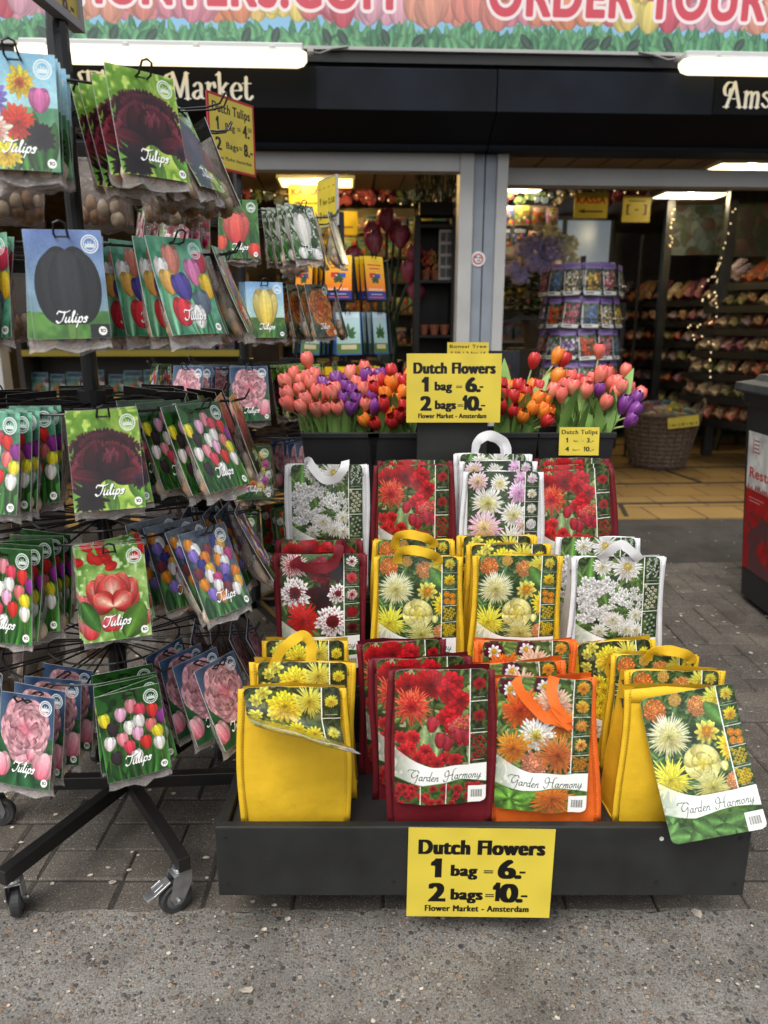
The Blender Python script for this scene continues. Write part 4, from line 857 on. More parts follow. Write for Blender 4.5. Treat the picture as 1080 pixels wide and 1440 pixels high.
def stock(f, x0, x1, y, zs, step, where, grp, yo=.06, lean=-.12, rz=0):
    cx = (x0+x1)/2; W = (x1-x0)/2; k = 0
    for zi, z in enumerate(zs):
        x = -W + step*.65; i = 0; run = random.randrange(10)
        while x < W - step*.5:
            if random.random() < .3: run = random.randrange(10)
            o = bpy.data.objects.new("seed_pouch", pouches[run]); COL.objects.link(o)
            c_, s_ = cos(rz), sin(rz); lx, ly = x, yo + rnd(0,.03)
            o.location = (cx + c_*lx - s_*ly, y + s_*lx + c_*ly, z+.002); o.rotation_euler = (lean, 0, rz+rnd(-.12,.12)); sc = rnd(.9,1.25); o.scale = (sc, 1.2, sc)
            tag(o, "%s pouch, %s along %s shelf up, %s" % (HUES[run], ORD[min(i,17)], ORD[zi], where), "pouch", grp); x += step*sc*rnd(.95,1.1); i += 1
# shelves behind the left racks, seen between the tiers
f = shelf("display_shelf","dark shelf of bright pouches with a yellow price strip behind the near rack",-2.7,-1.05,5.6,[.35,.72,1.05,1.36],.3,M_shelf,1.62,M_yel); stock(f,-2.7,-1.05,5.6,[.72,1.05,1.36],.13,"yellow edged unit","pouches on the yellow edged shelf")
f = shelf("display_shelf","wide dark shelf unit of packets at the back behind the big tulips",-1.05,1.4,7.7,[.35,.72,1.05,1.36,1.66],.3,M_shelf,2.0); stock(f,-1.05,1.4,7.7,[.72,1.05,1.36,1.66],.15,"unit behind the big tulips","pouches on the back shelf")
f = shelf("display_shelf","pale shelf unit of red and brown pouches right of the white jambs",.75,1.62,7.0,[.5,.8,1.1,1.4,1.68],.3,M_shelfw,1.95); stock(f,.75,1.62,7.0,[.8,1.1,1.4,1.68],.14,"unit beside the jambs","pouches on the pale shelf")
# wall of hanging packets on hooks above the back shelves
def wall_packets(x0, x1, y, zs, step, where):
    for ri, z in enumerate(zs):
        x = x0; i = 0
        while x < x1:
            q = random.randrange(10); o = bpy.data.objects.new("hanging_packet", pouches[q]); COL.objects.link(o); s_ = rnd(.85,1.1); o.location = (x, y+rnd(-.02,.0), z); o.rotation_euler = (rnd(-.05,.1), rnd(-.05,.05), rnd(-.2,.2)); o.scale = (s_,1,s_)
            tag(o, "%s hanging packet, %s along %s row up, %s" % (HUES[q], ORD[min(i,17)], ORD[ri], where), "packet", "packets hanging on the back wall"); x += step*s_; i += 1
bp = thing("peg_wall","dark peg board full of hanging packets at the back of the shop","peg board",(0,7.40,0)); g = MB(); g.box(.78,1.60,0,.02,1.72,2.32); g.build("board", M_shelf, bp); g = MB(); g.box(-.98,.72,0.16,.18,1.86,2.32); g.build("board", M_shelf, bp)
wall_packets(.86,1.58,7.375,[1.74,1.95,2.14],.135,"right of the jambs"); wall_packets(-.9,.7,7.53,[1.88,2.09],.14,"behind the big tulips")
# shelf with terracotta pots beside the jambs
f = shelf("pot_shelf","black shelf of terracotta pots and a framed seed chart left of the white jambs",.235,.50,5.5,[.75,1.17,1.55,1.92],.28,M_dark,1.98)
M_terra = mat("terracotta",(.36,.12,.055),.8,var=.25,vscale=15); g = MB(); g.lathe([(.024,0),(.034,.055),(.038,.055),(.038,.07),(.033,.07),(.022,.012)],12); potm = g.mesh("pot", M_terra)
i = 0
for z in (1.17,):
    for yy in range(2):
        for xx_ in range(3):
            o = bpy.data.objects.new("flower_pot", potm); COL.objects.link(o); o.location = (.29+xx_*.077, 5.56+yy*.09, z+.001)
            tag(o, "small terracotta pot, %s from the left in the %s row of the black shelf" % (ORD[xx_], ("front","back")[yy]), "flower pot", "terracotta pots on the black shelf")
for k, (xx_, z, hu) in enumerate(((.30,1.55,(.5,.08,.03)),(.37,1.55,(.42,.2,.05)))):
    pl = thing("potted_plant", ("red leaved","amber leaved")[k]+" little potted plant on the black shelf by the seed chart", "plant", (xx_,5.58,z+.001)); link("pot", potm, pl)
    g = MB()
    for j in range(26): a = rnd(0,6.3); r = rnd(.01,.05); hz = rnd(.07,.2); g.blob((cos(a)*r, sin(a)*r, hz), .012,.008,.015,5,3)
    g.tube([(0,0,.05),(0,0,.18)],.004); g.build("leaves", mat("little_leaf_%d" % k, hu, .6), pl)
ch = thing("seed_chart","white framed chart of small pictures in rows on the black shelf","picture",(.445,5.55,1.552)); g = MB(); g.box(-.055,.055,0,.012,0,.34); g.build("frame", mat("chart_white",(.55,.53,.48),.5), ch); g = MB()
for r in range(4):
    for c_ in range(2): g.box(-.043+c_*.045,-.005+c_*.045,-.003,-.0005,.02+r*.08,.08+r*.08)
g.build("pictures", mat("chart_ink",(.12,.12,.13),.5,var=.5,vscale=30), ch)
pl = thing("trailing_plant","dark green trailing plant on top of the black shelf","plant",(.37,5.62,1.985)); g = MB(); g.box(-.12,.12,-.08,.08,0,.09); g.build("trough", M_dark, pl, bevel=.006); g = MB()
for j in range(220): a = rnd(-.15,.15); b_ = rnd(-.09,.09); z = rnd(.06,.36); g.add([(a,b_,z),(a+.012,b_+rnd(-.01,.01),z+.01),(a+rnd(-.01,.02),b_,z-.05)],[(0,1,2)])
for j in range(26): a = rnd(-.12,.12); b_ = rnd(-.07,.07); g.tube([(a,b_,.06),(a+rnd(-.03,.03),b_,.36)],.003,4)
g.build("foliage", mat("dark_foliage",(.02,.035,.018),.6), pl)

# big tulips, hydrangeas
def bloom_mesh(mats, R=.0195, H=.056, open_=1.0, seed=0):
    r_ = random.Random(seed); g = MB()
    for layer in (1, 0):
        for k in range(3):
            a = 2*pi*k/3 + (pi/3 if layer else 0) + r_.uniform(-.1,.1); Rl = R*(1.04 if not layer else .86); Hl = H*r_.uniform(.95,1.02)*(1.03 if layer else 1); tl = r_.uniform(-.02,.12)*open_
            def fn(u, v, a=a, Rl=Rl, Hl=Hl, tl=tl):
                wa = 1.18*math.sqrt(max(0, 1-((v-.5)/.515)**2)) if v > .5 else 1.18*(.6+.4*v/.5)
                rad = Rl*(.26 + .76*sin(pi*min(1,.07+.77*v)))*(1 - .17*abs(u)**2.2) + tl*Rl*v*v*2.4
                return ((cos(a+u*wa)*rad, sin(a+u*wa)*rad, Hl*v**.92), (.5+u*.5, v))
            g.grid(fn, [-1,-.7,-.35,0,.35,.7,1], [0,.1,.22,.36,.5,.64,.77,.88,.95,1.0])
    return g.mesh("bloom", mats, True)
def petal_mat(name, c0, c1, edge, rough=.38):
    m = mat(name, c0, rough, spec=.45, coat=.15); t = m.node_tree; b = t.nodes["Principled BSDF"]; L = t.links.new
    uv = t.nodes.new("ShaderNodeTexCoord"); sp = t.nodes.new("ShaderNodeSeparateXYZ"); L(uv.outputs["UV"], sp.inputs[0])
    r = t.nodes.new("ShaderNodeValToRGB"); e = r.color_ramp.elements; e[0].color = (*c0,1); e[1].color = (*c1,1); e[0].position = .1; e[1].position = .95; L(sp.outputs[1], r.inputs[0])
    a = t.nodes.new("ShaderNodeMath"); a.operation = 'SUBTRACT'; a.inputs[1].default_value = .5; L(sp.outputs[0], a.inputs[0])
    b2 = t.nodes.new("ShaderNodeMath"); b2.operation = 'ABSOLUTE'; L(a.outputs[0], b2.inputs[0])
    mr = t.nodes.new("ShaderNodeMapRange"); mr.inputs[1].default_value = .25; mr.inputs[2].default_value = .5; mr.inputs[3].default_value = 0; mr.inputs[4].default_value = .75; L(b2.outputs[0], mr.inputs[0])
    n = t.nodes.new("ShaderNodeTexNoise"); n.inputs["Scale"].default_value = 9; mp = t.nodes.new("ShaderNodeMapping"); mp.inputs["Scale"].default_value = (6,1,1); L(uv.outputs["UV"], mp.inputs[0]); L(mp.outputs[0], n.inputs["Vector"])
    ml = t.nodes.new("ShaderNodeMath"); ml.operation = 'MULTIPLY'; L(mr.outputs[0], ml.inputs[0]); L(n.outputs[0], ml.inputs[1]); ml2 = t.nodes.new("ShaderNodeMath"); ml2.operation = 'MULTIPLY'; ml2.inputs[1].default_value = 1.6; ml2.use_clamp = True; L(ml.outputs[0], ml2.inputs[0])
    mx = t.nodes.new("ShaderNodeMix"); mx.data_type = 'RGBA'; L(ml2.outputs[0], mx.inputs[0]); L(r.outputs[0], mx.inputs[6]); mx.inputs[7].default_value = (*edge,1); L(mx.outputs[2], b.inputs["Base Color"]); return m
M_leaf = mat("tulip_leaf",(.15,.27,.06),.5,var=.3,vscale=9); M_stem = mat("tulip_stem",(.30,.37,.13),.5,var=.2,vscale=20)
def leaf_mesh(L=.17, W=.03, bend=.05, m=None, seed=0):
    g = MB(); vs = [0,.12,.3,.5,.7,.86,.96,1]; r_ = random.Random(seed); tw = r_.uniform(-.4,.4)
    def fn(u, v):
        hw = W/2*(.55+.6*sin(pi*min(1,v*.75+.05)))*(1-v**4) + .0006; a = tw*v
        x, y = u*hw*cos(a), u*hw*sin(a) - abs(u)*hw*.25*(1-v)
        return ((x, y + bend*v*v, L*v*(1-.12*v*bend/.05)), (u*.5+.5, v))
    g.grid(fn, [-1,-.5,0,.5,1], vs); return g.mesh("leaf", m or M_leaf, True)
bt = thing("tulip_bouquet","big dark pink artificial tulips standing in a vase inside the left door","bouquet",(.02,5.7,.62))
M_bigp = petal_mat("dark_pink_petal",(.36,.04,.10),(.42,.06,.13),(.6,.3,.36)); g = MB(); g.lathe([(.09,0),(.13,.05),(.12,.3),(.14,.36),(.13,.36),(.1,.3)],20); g.build("vase", mat("dark_vase",(.03,.02,.025),.3), bt, smooth=True)
bm = bloom_mesh(M_bigp,.062,.15,.9,3); lm_ = leaf_mesh(.6,.11,.12,mat("big_leaf",(.03,.055,.022),.5,var=.3,vscale=5),2)
for k,(x,y,z) in enumerate(((0,0,1.36),(-.12,.02,1.28),(.1,-.05,1.24),(.2,.02,1.12),(-.23,-.02,1.1),(-.08,-.07,1.2),(.16,-.08,1.0),(.22,-.02,.86),(-.2,.05,.98),(.05,.07,1.3))):
    b_ = link("bloom", bm, bt, loc=(x,y,z-.08), rot=(rnd(-.2,.2),x*1.4,rnd(0,6))); g = MB(); g.tube([(0,0,.3),(x*.4,y*.4,.7),(x,y,z-.07)],.011,6); g.build("stem", mat("big_stem",(.035,.06,.025),.5) if k == 0 else bpy.data.materials["big_stem"], bt)
for k in range(9): a = 2*pi*k/9; link("leaf", lm_, bt, loc=(cos(a)*.06,sin(a)*.06,.3), rot=(rnd(-.1,.2),0,a+pi/2), )
g = MB(); g.box(-.3,.34,5.45,6.0,0,.60); g.box(-.34,.38,5.41,6.04,.601,.62); tag(g.build("display_plinth", M_shelf, bevel=.005), "dark plinth under the vase of big tulips", "plinth")
hb = thing("hydrangea_bouquet","lilac and cream hydrangeas with dark leaves on a stand inside the right door","bouquet",(*P(765,345,6.3).xy,1.30))
hm = [mat("lilac_floret",(.5,.45,.76),.6,var=.3,vscale=30), mat("cream_floret",(.86,.83,.66),.6,var=.2,vscale=30), mat("hydrangea_leaf",(.03,.06,.025),.6,var=.4,vscale=12)]
for k,(x,z,r,m_) in enumerate(((-.2,.52,.085,0),(-.1,.56,.07,0),(-.28,.36,.07,0),(-.22,.30,.075,0),(-.12,.4,.08,0),(.02,.5,.11,0),(0.0,.62,.085,1),(.12,.53,.10,1),(.2,.40,.07,1),(-.02,.36,.06,0),(.06,.3,.05,1))):
    g = MB()
    for j in range(120 if r < .065 else 60):
        a = rnd(0,6.3); t_ = math.acos(rnd(-.6,1)); d = Vector((sin(t_)*cos(a),sin(t_)*sin(a),cos(t_))); c_ = d*r*rnd(.8,1.0); g.blob((x+c_.x, -.20+c_.y, z+c_.z), r*.2,r*.2,r*.16,5,3)
    g.blob((x,-.20,z),r*.8,r*.8,r*.8,8,6); g.build("flower_head", hm[m_], hb)
g = MB()
for j in range(420):
    a = rnd(0,6.3); r = rnd(.02,.32); z = rnd(.0,.5)*(1-.5*r/.3); c_ = Vector((cos(a)*r,sin(a)*r*.6,z)); d = Vector((cos(a),sin(a),rnd(-.6,.6)))*.07; q = Vector((-sin(a),cos(a),.2))*.025; g.add([c_,c_+d*.5+q,c_+d,c_+d*.5-q],[(0,1,2,3)])
g.build("foliage", hm[2], hb); g = MB(); g.box(-.24,.24,-.2,.2,-1.294,-.25); g.lathe([(.12,-.25),(.16,-.02),(.14,-.02),(.1,-.2)],16); g.build("stand", M_shelf, hb)

# signs hung inside
def flat_sign(name, label, cv, w_, h, loc, rz=0, tilt=0, roll=0, thick=.004, rough=.35, parent=None, edge=(.5,.42,.05), cat="sign"):
    g = MB(); y0, y1 = -thick/2, thick/2; X = w_/2; Z = h/2
    g.add([(-X,y0,-Z),(X,y0,-Z),(X,y0,Z),(-X,y0,Z)],[(0,1,2,3)],0,[(0,0),(1,0),(1,1),(0,1)])
    g.add([(-X,y0,-Z),(X,y0,-Z),(X,y0,Z),(-X,y0,Z),(-X,y1,-Z),(X,y1,-Z),(X,y1,Z),(-X,y1,Z)],[(5,4,7,6),(1,0,4,5),(0,3,7,4),(2,1,5,6),(3,2,6,7)],1)
    o = g.build(name, [mat_img(name+"_print", cv, rough), mat(name+"_edge", edge, .5)], parent); o.location = loc; o.rotation_euler = (tilt, roll, rz)
    if parent is None: tag(o, label, cat)
    return o
def at(px, py, D): return tuple(P(px, py, D))
flat_sign("cash_desk_sign","yellow cash desk sign with red letters and arrow behind the left racks",sign(S_KASSA,.9),.27,.24,at(430,282,6.5),YAW)
flat_sign("notice_sign","yellow notice sign with a black arrow below the left cash desk sign",sign(S_KASSA[1:],.8),.26,.20,at(482,314,7.0),YAW)
flat_sign("cash_desk_sign","yellow cash desk sign with red letters hanging in the right half of the shop",sign(S_KASSA,.72),.30,.21,at(831,289,7.0),YAW)
flat_sign("notice_sign","yellow notice sign with black marks right of the hanging cash desk sign",sign(S_PICT,.8),.25,.22,at(895,294,7.0),YAW)
flat_sign("bonsai_sign","narrow yellow Bonsai Tree price strip in front of the white jambs",sign(S_BONSAI,.3),.14,.05,at(658,492,2.56),0)
flat_sign("dark_picture","dark picture panel of a red plant behind the Dutch Flowers sign",(lambda c: (c.garden((.08,.1,.13),(.12,.14,.18),4), [c.disc(.3+.4*RS.rand(),.5+.6*RS.rand(),.07,(.35,.1,.12)) for k in range(40)], c)[2])(Cv(120,1.2)),.11,.13,at(708,520,2.62),0,cat="picture")
# hanging poles for the two right hand signs
for px, py in ((862,310),(904,330)):
    p = P(px,py,7.02); g = MB(); g.tube([(p.x,7.03,0.02),(p.x,7.03,p.z+.0)],.012,6); tag(g.build("sign_pole",M_dark),("thin dark pole under the hanging cash desk sign","thin dark pole under the right notice sign")[px > 880],"pole")

# revolving stand of purple seed packets
st = P(815,450,5.15); ss = thing("seed_stand","wire stand of purple topped seed packets in the right doorway","display stand",(st.x,5.15,0))
g = MB(); g.tube([(0,0,.05),(0,0,1.68)],.018,8); g.build("pole", M_dark, ss); g = MB(); g.lathe([(.2,0),(.22,.02),(.2,.05),(.03,.06)],20); g.build("base", M_dark, ss)
seedm = [mat_img("seed_print_%d" % i, d_seed(*q), .4) for i,q in enumerate((((.9,.3,.1),(.9,.35,.1)),((.9,.88,.8),(.85,.6,.3)),((.75,.75,.75),(.3,.35,.3)),((.85,.5,.6),(.8,.2,.3)),((.9,.8,.3),(.8,.3,.15)),((.5,.3,.6),(.85,.85,.85)),((.3,.45,.7),(.4,.5,.7)),((.85,.3,.4),(.9,.85,.8))))]
sq = ["orange","white and amber","grey speckled","pink","yellow and red","violet","blue","rose"]; seedp = [pouch_mesh(m,.110,.194,.02) for m in seedm]
M_wire = mat("grey_wire",(.2,.2,.21),.35,.7)
for ti, z in enumerate((1.43,1.228,1.026,.824)):
    g = MB()
    for k in range(14):
        a = 2*pi*k/14; g.tube([(cos(a)*.05,sin(a)*.05,z+.09),(cos(a)*.31,sin(a)*.285,z+.05)],.003,4)
    for r,zz in ((.285,z+.05),(.27,z-.012)): g.tube([(cos(2*pi*k/24)*r,sin(2*pi*k/24)*r,zz) for k in range(24)],.003,4,closed=True)
    g.build("wire_tier", M_wire, ss)
    for k in range(9):
        a = radians(-90 + (k-4)*27) ; d = ORD[k]
        for lay in range(2):
            o = bpy.data.objects.new("seed_packet", seedp[(k*3+ti*2) % 8]); COL.objects.link(o); r = .272 - lay*.035
            o.location = (st.x+cos(a)*r, 5.15+sin(a)*r, z-.005+lay*.012); o.rotation_euler = (-.16+rnd(-.05,.05),rnd(-.09,.09),a+pi/2+rnd(-.15,.15)); o.scale = (rnd(.92,1),1,rnd(.94,1.02))
            tag(o, "%s seed packet with purple top, %s layer, %s from left, %s tier" % (sq[(k*3+ti*2) % 8], ("outer","inner")[lay], d, ("top","second","third","lowest")[ti]), "seed packet", "purple seed packets on the wire stand")

# wicker basket with packets
bp_ = P(925,600,6.55); bk = thing("wicker_basket","big round wicker basket full of bulb packets in the right doorway","basket",(bp_.x+.02,6.55,.0065))
M_wick = mat("wicker",(.12,.085,.06),.8,var=.5,vscale=40); g = MB(); prof = []
for i in range(25): t_ = i/24; prof.append((.22+.10*t_**.8+(.006 if i % 2 else -.003), .02+.46*t_))
g.lathe([(.2,0)]+prof+[(.30,.47),(.2,.1)],40); g.build("body", M_wick, bk, smooth=False)
g = MB()
for k in range(26): a = 2*pi*k/26; g.tube([(cos(a)*.232,sin(a)*.232,.02),(cos(a)*.335,sin(a)*.335,.48)],.007,5)
g.tube([(cos(2*pi*k/30)*.325,sin(2*pi*k/30)*.325,.485) for k in range(30)],.02,6,closed=True); g.build("rim", M_wick, bk)
g = MB()
for s in (-1,1): g.tube([(s*.325,-.07,.48),(s*.36,-.05,.56),(s*.37,0,.6),(s*.36,.05,.56),(s*.325,.07,.48)],.012,6)
g.build("handle", M_wick, bk)
i = 0
for r, n, z in ((.22,12,.36),(.11,7,.41)):
    for k in range(n):
        a = 2*pi*k/n; o = bpy.data.objects.new("bulb_packet", pouches[(k*3) % 10]); COL.objects.link(o); o.location = (bp_.x+.02+cos(a)*r, 6.55+sin(a)*r, z); o.rotation_euler = (-.35*sin(a)*-1-.3, .3*cos(a), rnd(-.3,.3)); o.scale = (1.1,1.2,1.1)
        tag(o, "%s packet standing %s in the %s ring of the wicker basket" % (HUES[(k*3) % 10], ORD[k], ("outer","inner")[r < .2]), "packet", "packets in the wicker basket")
flat_sign("basket_sign","yellow price strip pinned to the wicker basket",sign(S_BASKET,.36),.26,.09,(bp_.x+.08,6.2,.45),0,0,-.12)

# tiered racks of bulb nets along the right, each with its own packs
def netrack(x, y, rz, n, zs, label, where, grp, W):
    f = thing("tiered_rack", label, "rack", (x,y,0), rz)
    for s in (-1,1): g = MB(); g.bar((s*W,.05,0),(s*W,.5,zs[-1]+.1),.04,.04); g.bar((s*W,.5,0),(s*W,.5,zs[-1]+.25),.04,.04); g.build("upright", M_dark, f)
    for i, z in enumerate(zs):
        g = MB(); y0 = .08+.065*i; g.add([(-W,y0-.12,z-.05),(W,y0-.12,z-.05),(W,y0+.24,z+.16),(-W,y0+.24,z+.16),(-W,y0-.12,z-.065),(W,y0-.12,z-.065),(W,y0+.24,z+.145),(-W,y0+.24,z+.145)],[(0,1,2,3),(7,6,5,4),(0,4,5,1),(1,5,6,2),(2,6,7,3),(3,7,4,0)]); g.box(-W,W,y0-.135,y0-.121,z-.075,z-.012); g.build("shelf_board", M_dark, f)
        for k in range(n):
            lx = -W+.07+(2*W-.14)*k/(n-1); q = random.randrange(10); o = bpy.data.objects.new("bulb_net", netm[q % 6]); COL.objects.link(o)
            c_, s_ = cos(rz), sin(rz); ly = y0-.09; o.location = (x+c_*lx-s_*ly, y+s_*lx+c_*ly, z+.0); o.scale = (rnd(.9,1.15),rnd(.8,1.3),rnd(.95,1.3)); o.rotation_euler = (radians(-52)+rnd(-.12,.12), rnd(-.3,.3), rz+rnd(-.1,.1))
            tag(o, "%s net of bulbs, %s along %s tier up, %s" % (NETN[q % 6], ORD[k], ORD[i], where), "bulb net", grp)
NETN = ["plum","brown","cream topped","rust red","mossy","grey violet"]; netm = []
for q, cc in enumerate(((.15,.05,.08),(.15,.08,.045),(.34,.27,.19),(.27,.07,.035),(.11,.11,.05),(.17,.13,.17))):
    g = MB(); g.grid(lambda u, v: (((u-.5)*.10*(1-.25*v), -.012-.03*sin(pi*u)*(1-v)**.6+.006*sin(u*19+v*13), v*.28),(u,v)), [0,.2,.4,.6,.8,1],[0,.1,.3,.5,.7,.9,1])
    g.grid(lambda u, v: (((u-.5)*.10*(1-.25*v), .002, v*.28),(u,v)), [0,1],[0,1],flip=True)
    for j in range(5): g.blob((rnd(-.03,.03),-.03,rnd(.03,.12)),.016,.014,.016,6,4,1)
    netm.append(g.mesh("bulb_net",[mat("net_print_%d" % q, cc, .3, var=.8, vscale=40), mat("net_bulb_%d" % q,(.24,.16,.09),.6)], True))
p1_ = P(905,560,6.9); netrack(p1_.x+.42,8.05,radians(-50),14,[.45,.66,.87,1.08,1.29,1.50],"dark tiered rack of bulb nets behind the wicker basket","the rack behind the basket","bulb nets behind the basket",.8)
p2_ = P(1030,560,6.0); netrack(p2_.x+.42,6.35,radians(-58),14,[.42,.62,.82,1.02,1.22,1.42,1.62],"dark tiered rack of bulb nets behind the wheelie bin","the rack behind the bin","bulb nets behind the bin",.85)
# posts and pictures above the racks
for (px, D, lab) in ((941,7.9,"dark post at the left of the back poster"),(1028,7.1,"dark post with string lights between the two posters")):
    p = P(px,330,D); g = MB(); g.box(p.x-.04,p.x+.04,D,D+.08,.012,CEIL-.001); tag(g.build("post",M_dark,bevel=.004),lab,"post")
def poster(cols, seed):
    r = np.random.RandomState(seed); c = Cv(160,.9,cols[0])
    for k in range(90): c.petal(r.rand(), r.rand()*.9, .1+.2*r.rand(), .05+.08*r.rand(), r.rand()*6.3, A3(cols[r.randint(len(cols))])*(.7+.5*r.rand()), A3(cols[r.randint(len(cols))]), .2)
    return c
flat_sign("garden_poster","pale blue and white poster above the rack behind the basket",poster(((.3,.36,.4),(.38,.42,.42),(.2,.26,.2),(.25,.12,.12),(.28,.3,.3)),4),.66,.62,at(985,315,8.3),radians(-6),cat="poster")
flat_sign("garden_poster","green and brown poster of a garden above the rack behind the bin",poster(((.16,.18,.08),(.28,.25,.18),(.25,.1,.07),(.15,.2,.08)),5),.62,.6,at(1068,312,7.2),radians(-10),cat="poster")
# the back counter: boxes of bulbs before the window
f = shelf("bulb_shelf","black shelf of brown and orange bulb trays in front of the back window",1.62,2.36,7.55,[.45,.75,1.05,1.38],.3,M_dark,1.45); stock(f,1.62,2.36,7.55,[.45,.75,1.05,1.38],.15,"shelf before the window","pouches before the window")

# strings of warm lights
M_bulbL = mat("warm_bulb",(1,.8,.5),.4,emit=(1,.72,.36),estr=1.1); M_wireg = mat("green_wire",(.01,.02,.01),.6)
def lights(pts, n, label, sz=.0055):
    s = thing("string_lights", label, "string lights", (0,0,0)); C_ = [Vector(q) for q in crom([tuple(p) for p in pts])]
    g = MB(); g.tube(C_,.0025,4); g.build("wire", M_wireg, s); bb = MB(); bb.blob((0,0,0),sz,sz,sz*1.3,6,4); bme = bb.mesh("bulb", M_bulbL, True)
    d = [0]
    for a, b in zip(C_, C_[1:]): d.append(d[-1]+(b-a).length)
    for k in range(n):
        t_ = d[-1]*(k+.5)/n+rnd(-.02,.02); i = max(j for j in range(len(d)) if d[j] <= max(0,t_)); i = min(i, len(C_)-2); f_ = (t_-d[i])/max(1e-6,d[i+1]-d[i]); c_ = C_[i].lerp(C_[i+1], f_)
        link("bulb", bme, s, loc=(c_.x+rnd(-.015,.015),c_.y-.012,c_.z+rnd(-.03,.01)))
lights([P(345,268,7.4),P(420,276,7.4),P(500,272,7.4),P(570,284,7.4),P(636,275,7.4)],18,"warm string lights in the garland across the left room")
lights([P(700,264,7.4),P(760,276,7.4),P(830,268,7.4),P(905,272,7.4)],13,"warm string lights in the garland across the right room")
lights([P(946,290,7.85),P(944,330,7.85),P(940,352,7.85)],12,"warm string lights down the post left of the back poster")
lights([P(1034,280,7.05),P(1024,330,7.05),P(1012,362,7.0),P(1006,385,6.6),P(980,402,6.5)],16,"warm string lights down the post between the posters")
lights([P(1010,405,6.2),P(985,422,6.2),P(1006,412,6.2),P(1000,455,6.2),P(972,455,6.2),P(970,470,6.2),P(1000,480,6.1),P(996,530,6.0)],26,"warm string lights hanging loose over the bulb nets")
for (a, b, lab) in ((335,640,"garland of dusty artificial flowers across the left room"),(700,915,"garland of dusty artificial flowers across the right room")):
    ga = thing("flower_garland", lab, "garland", (0,0,0)); cols = ((.2,.03,.06),(.06,.09,.03),(.09,.12,.16),(.32,.24,.16),(.06,.1,.04),(.25,.06,.1))
    fm = []
    for k, cc in enumerate(cols):
        g = MB()
        for j in range(7): a_ = 2*pi*j/7; g.blob((cos(a_)*.022, rnd(-.01,.01), sin(a_)*.018), .02,.016,.016,6,4)
        g.blob((0,-.008,0),.016,.014,.016,6,4); fm.append(g.mesh("flower", mat("garland_%d_%d" % (a, k), cc, .7), True))
    for j in range(96):
        p = P(rnd(a,b),rnd(263,284),7.45); o = link("flower", fm[int(p.x*5+rnd(0,1.6)) % 6], ga, loc=(p.x,7.45+rnd(-.04,.04),p.z), rot=(0,rnd(0,3),0)); s_ = rnd(.7,1.5); o.scale = (s_,s_,s_)
    g = MB(); p, q = P(a,272,7.47), P(b,272,7.47); g.tube([p,q],.008,5); g.build("cord", M_wireg, ga)
g = MB(); p = P(617,262,7.6); g.box(p.x-.09,p.x-.0,7.6,7.7,.012,CEIL-.001); tag(g.build("post",M_dark),"dark post at the back of the left room by the garland","post")
random.seed(23)
# ------------------------------------------------------------------ stepped display tray
M_tray = mat("black_painted_wood",(.016,.017,.016),.5,var=.35,vscale=9,bump=.15,bscale=90)
def scuff(m, col, sc=38, th=.68):
    t = m.node_tree; b = t.nodes["Principled BSDF"]; L = t.links.new; tc = t.nodes.new("ShaderNodeTexCoord"); n = t.nodes.new("ShaderNodeTexNoise"); n.inputs["Scale"].default_value = sc; n.inputs["Detail"].default_value = 9; n.inputs["Roughness"].default_value = .7; mp = t.nodes.new("ShaderNodeMapping"); mp.inputs["Scale"].default_value = (.5,1,1.2)
    L(tc.outputs["Object"], mp.inputs[0]); L(mp.outputs[0], n.inputs["Vector"]); r = t.nodes.new("ShaderNodeMapRange"); r.inputs[1].default_value = th; r.inputs[2].default_value = th+.08; L(n.outputs[0], r.inputs[0])
    old = b.inputs["Base Color"].links[0].from_socket if b.inputs["Base Color"].links else None; mx = t.nodes.new("ShaderNodeMix"); mx.data_type = 'RGBA'; L(r.outputs[0], mx.inputs[0]); mx.inputs[7].default_value = (*col,1)
    if old: L(old, mx.inputs[6])
    else: mx.inputs[6].default_value = b.inputs["Base Color"].default_value
    L(mx.outputs[2], b.inputs["Base Color"])
scuff(M_tray, (.11,.105,.098)); scuff(M_black, (.05,.055,.06), 14, .72); scuff(M_alu, (.2,.19,.18), 26, .7)
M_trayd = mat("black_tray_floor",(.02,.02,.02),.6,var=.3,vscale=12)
XL, XR, YF = -.341, .741, 1.285
TR = thing("display_tray","long black stepped wooden display tray standing on feet in front of the racks","display tray",((XL+XR)/2,YF,0)); TX = (XL+XR)/2; HW = (XR-XL)/2
def tb(name, *a, m=None, bv=.003): g = MB(); g.box(*a); return g.build(name, m or M_tray, TR, bevel=bv)
F1, F2, F3, F4 = .232, .385, .535, .665
tb("front_rim",-HW,HW,0,.02,.098,.262); tb("tray_floor",-HW+.021,HW-.021,.021,.36,.20,F1-.001,m=M_trayd)
for s in (-1,1):
    tb("side_board",s*HW-(.02 if s > 0 else 0),s*HW+(.02 if s < 0 else 0),.021,.36,.098,.25)
tb("step_riser",-.49,.44,.361,.38,.10,F2-.021); tb("step_board",-.49,.46,.361,.60,F2-.02,F2-.001,m=M_trayd)
tb("step_riser",-.47,.42,.601,.62,.10,F3-.021); tb("step_board",-.47,.42,.601,.90,F3-.02,F3-.001,m=M_trayd)
tb("step_riser",-.49,.45,.901,.92,.10,F4-.021); tb("step_board",-.49,.45,.901,1.42,F4-.02,F4-.001,m=M_trayd)
for s in (-1,1):
    tb("end_panel",s*.475-.01,s*.475+.01,.93,1.40,.10,F4-.021); tb("end_panel",s*.455-.01,s*.455+.01,.63,.90,.10,F3-.021); tb("end_panel",s*.478-.01,s*.478+.01,.385,.60,.10,F2-.021)
    for yy in (.11,.7,1.3): tb("foot",s*.40-.035,s*.40+.035,yy,yy+.1,0.0,.0975)
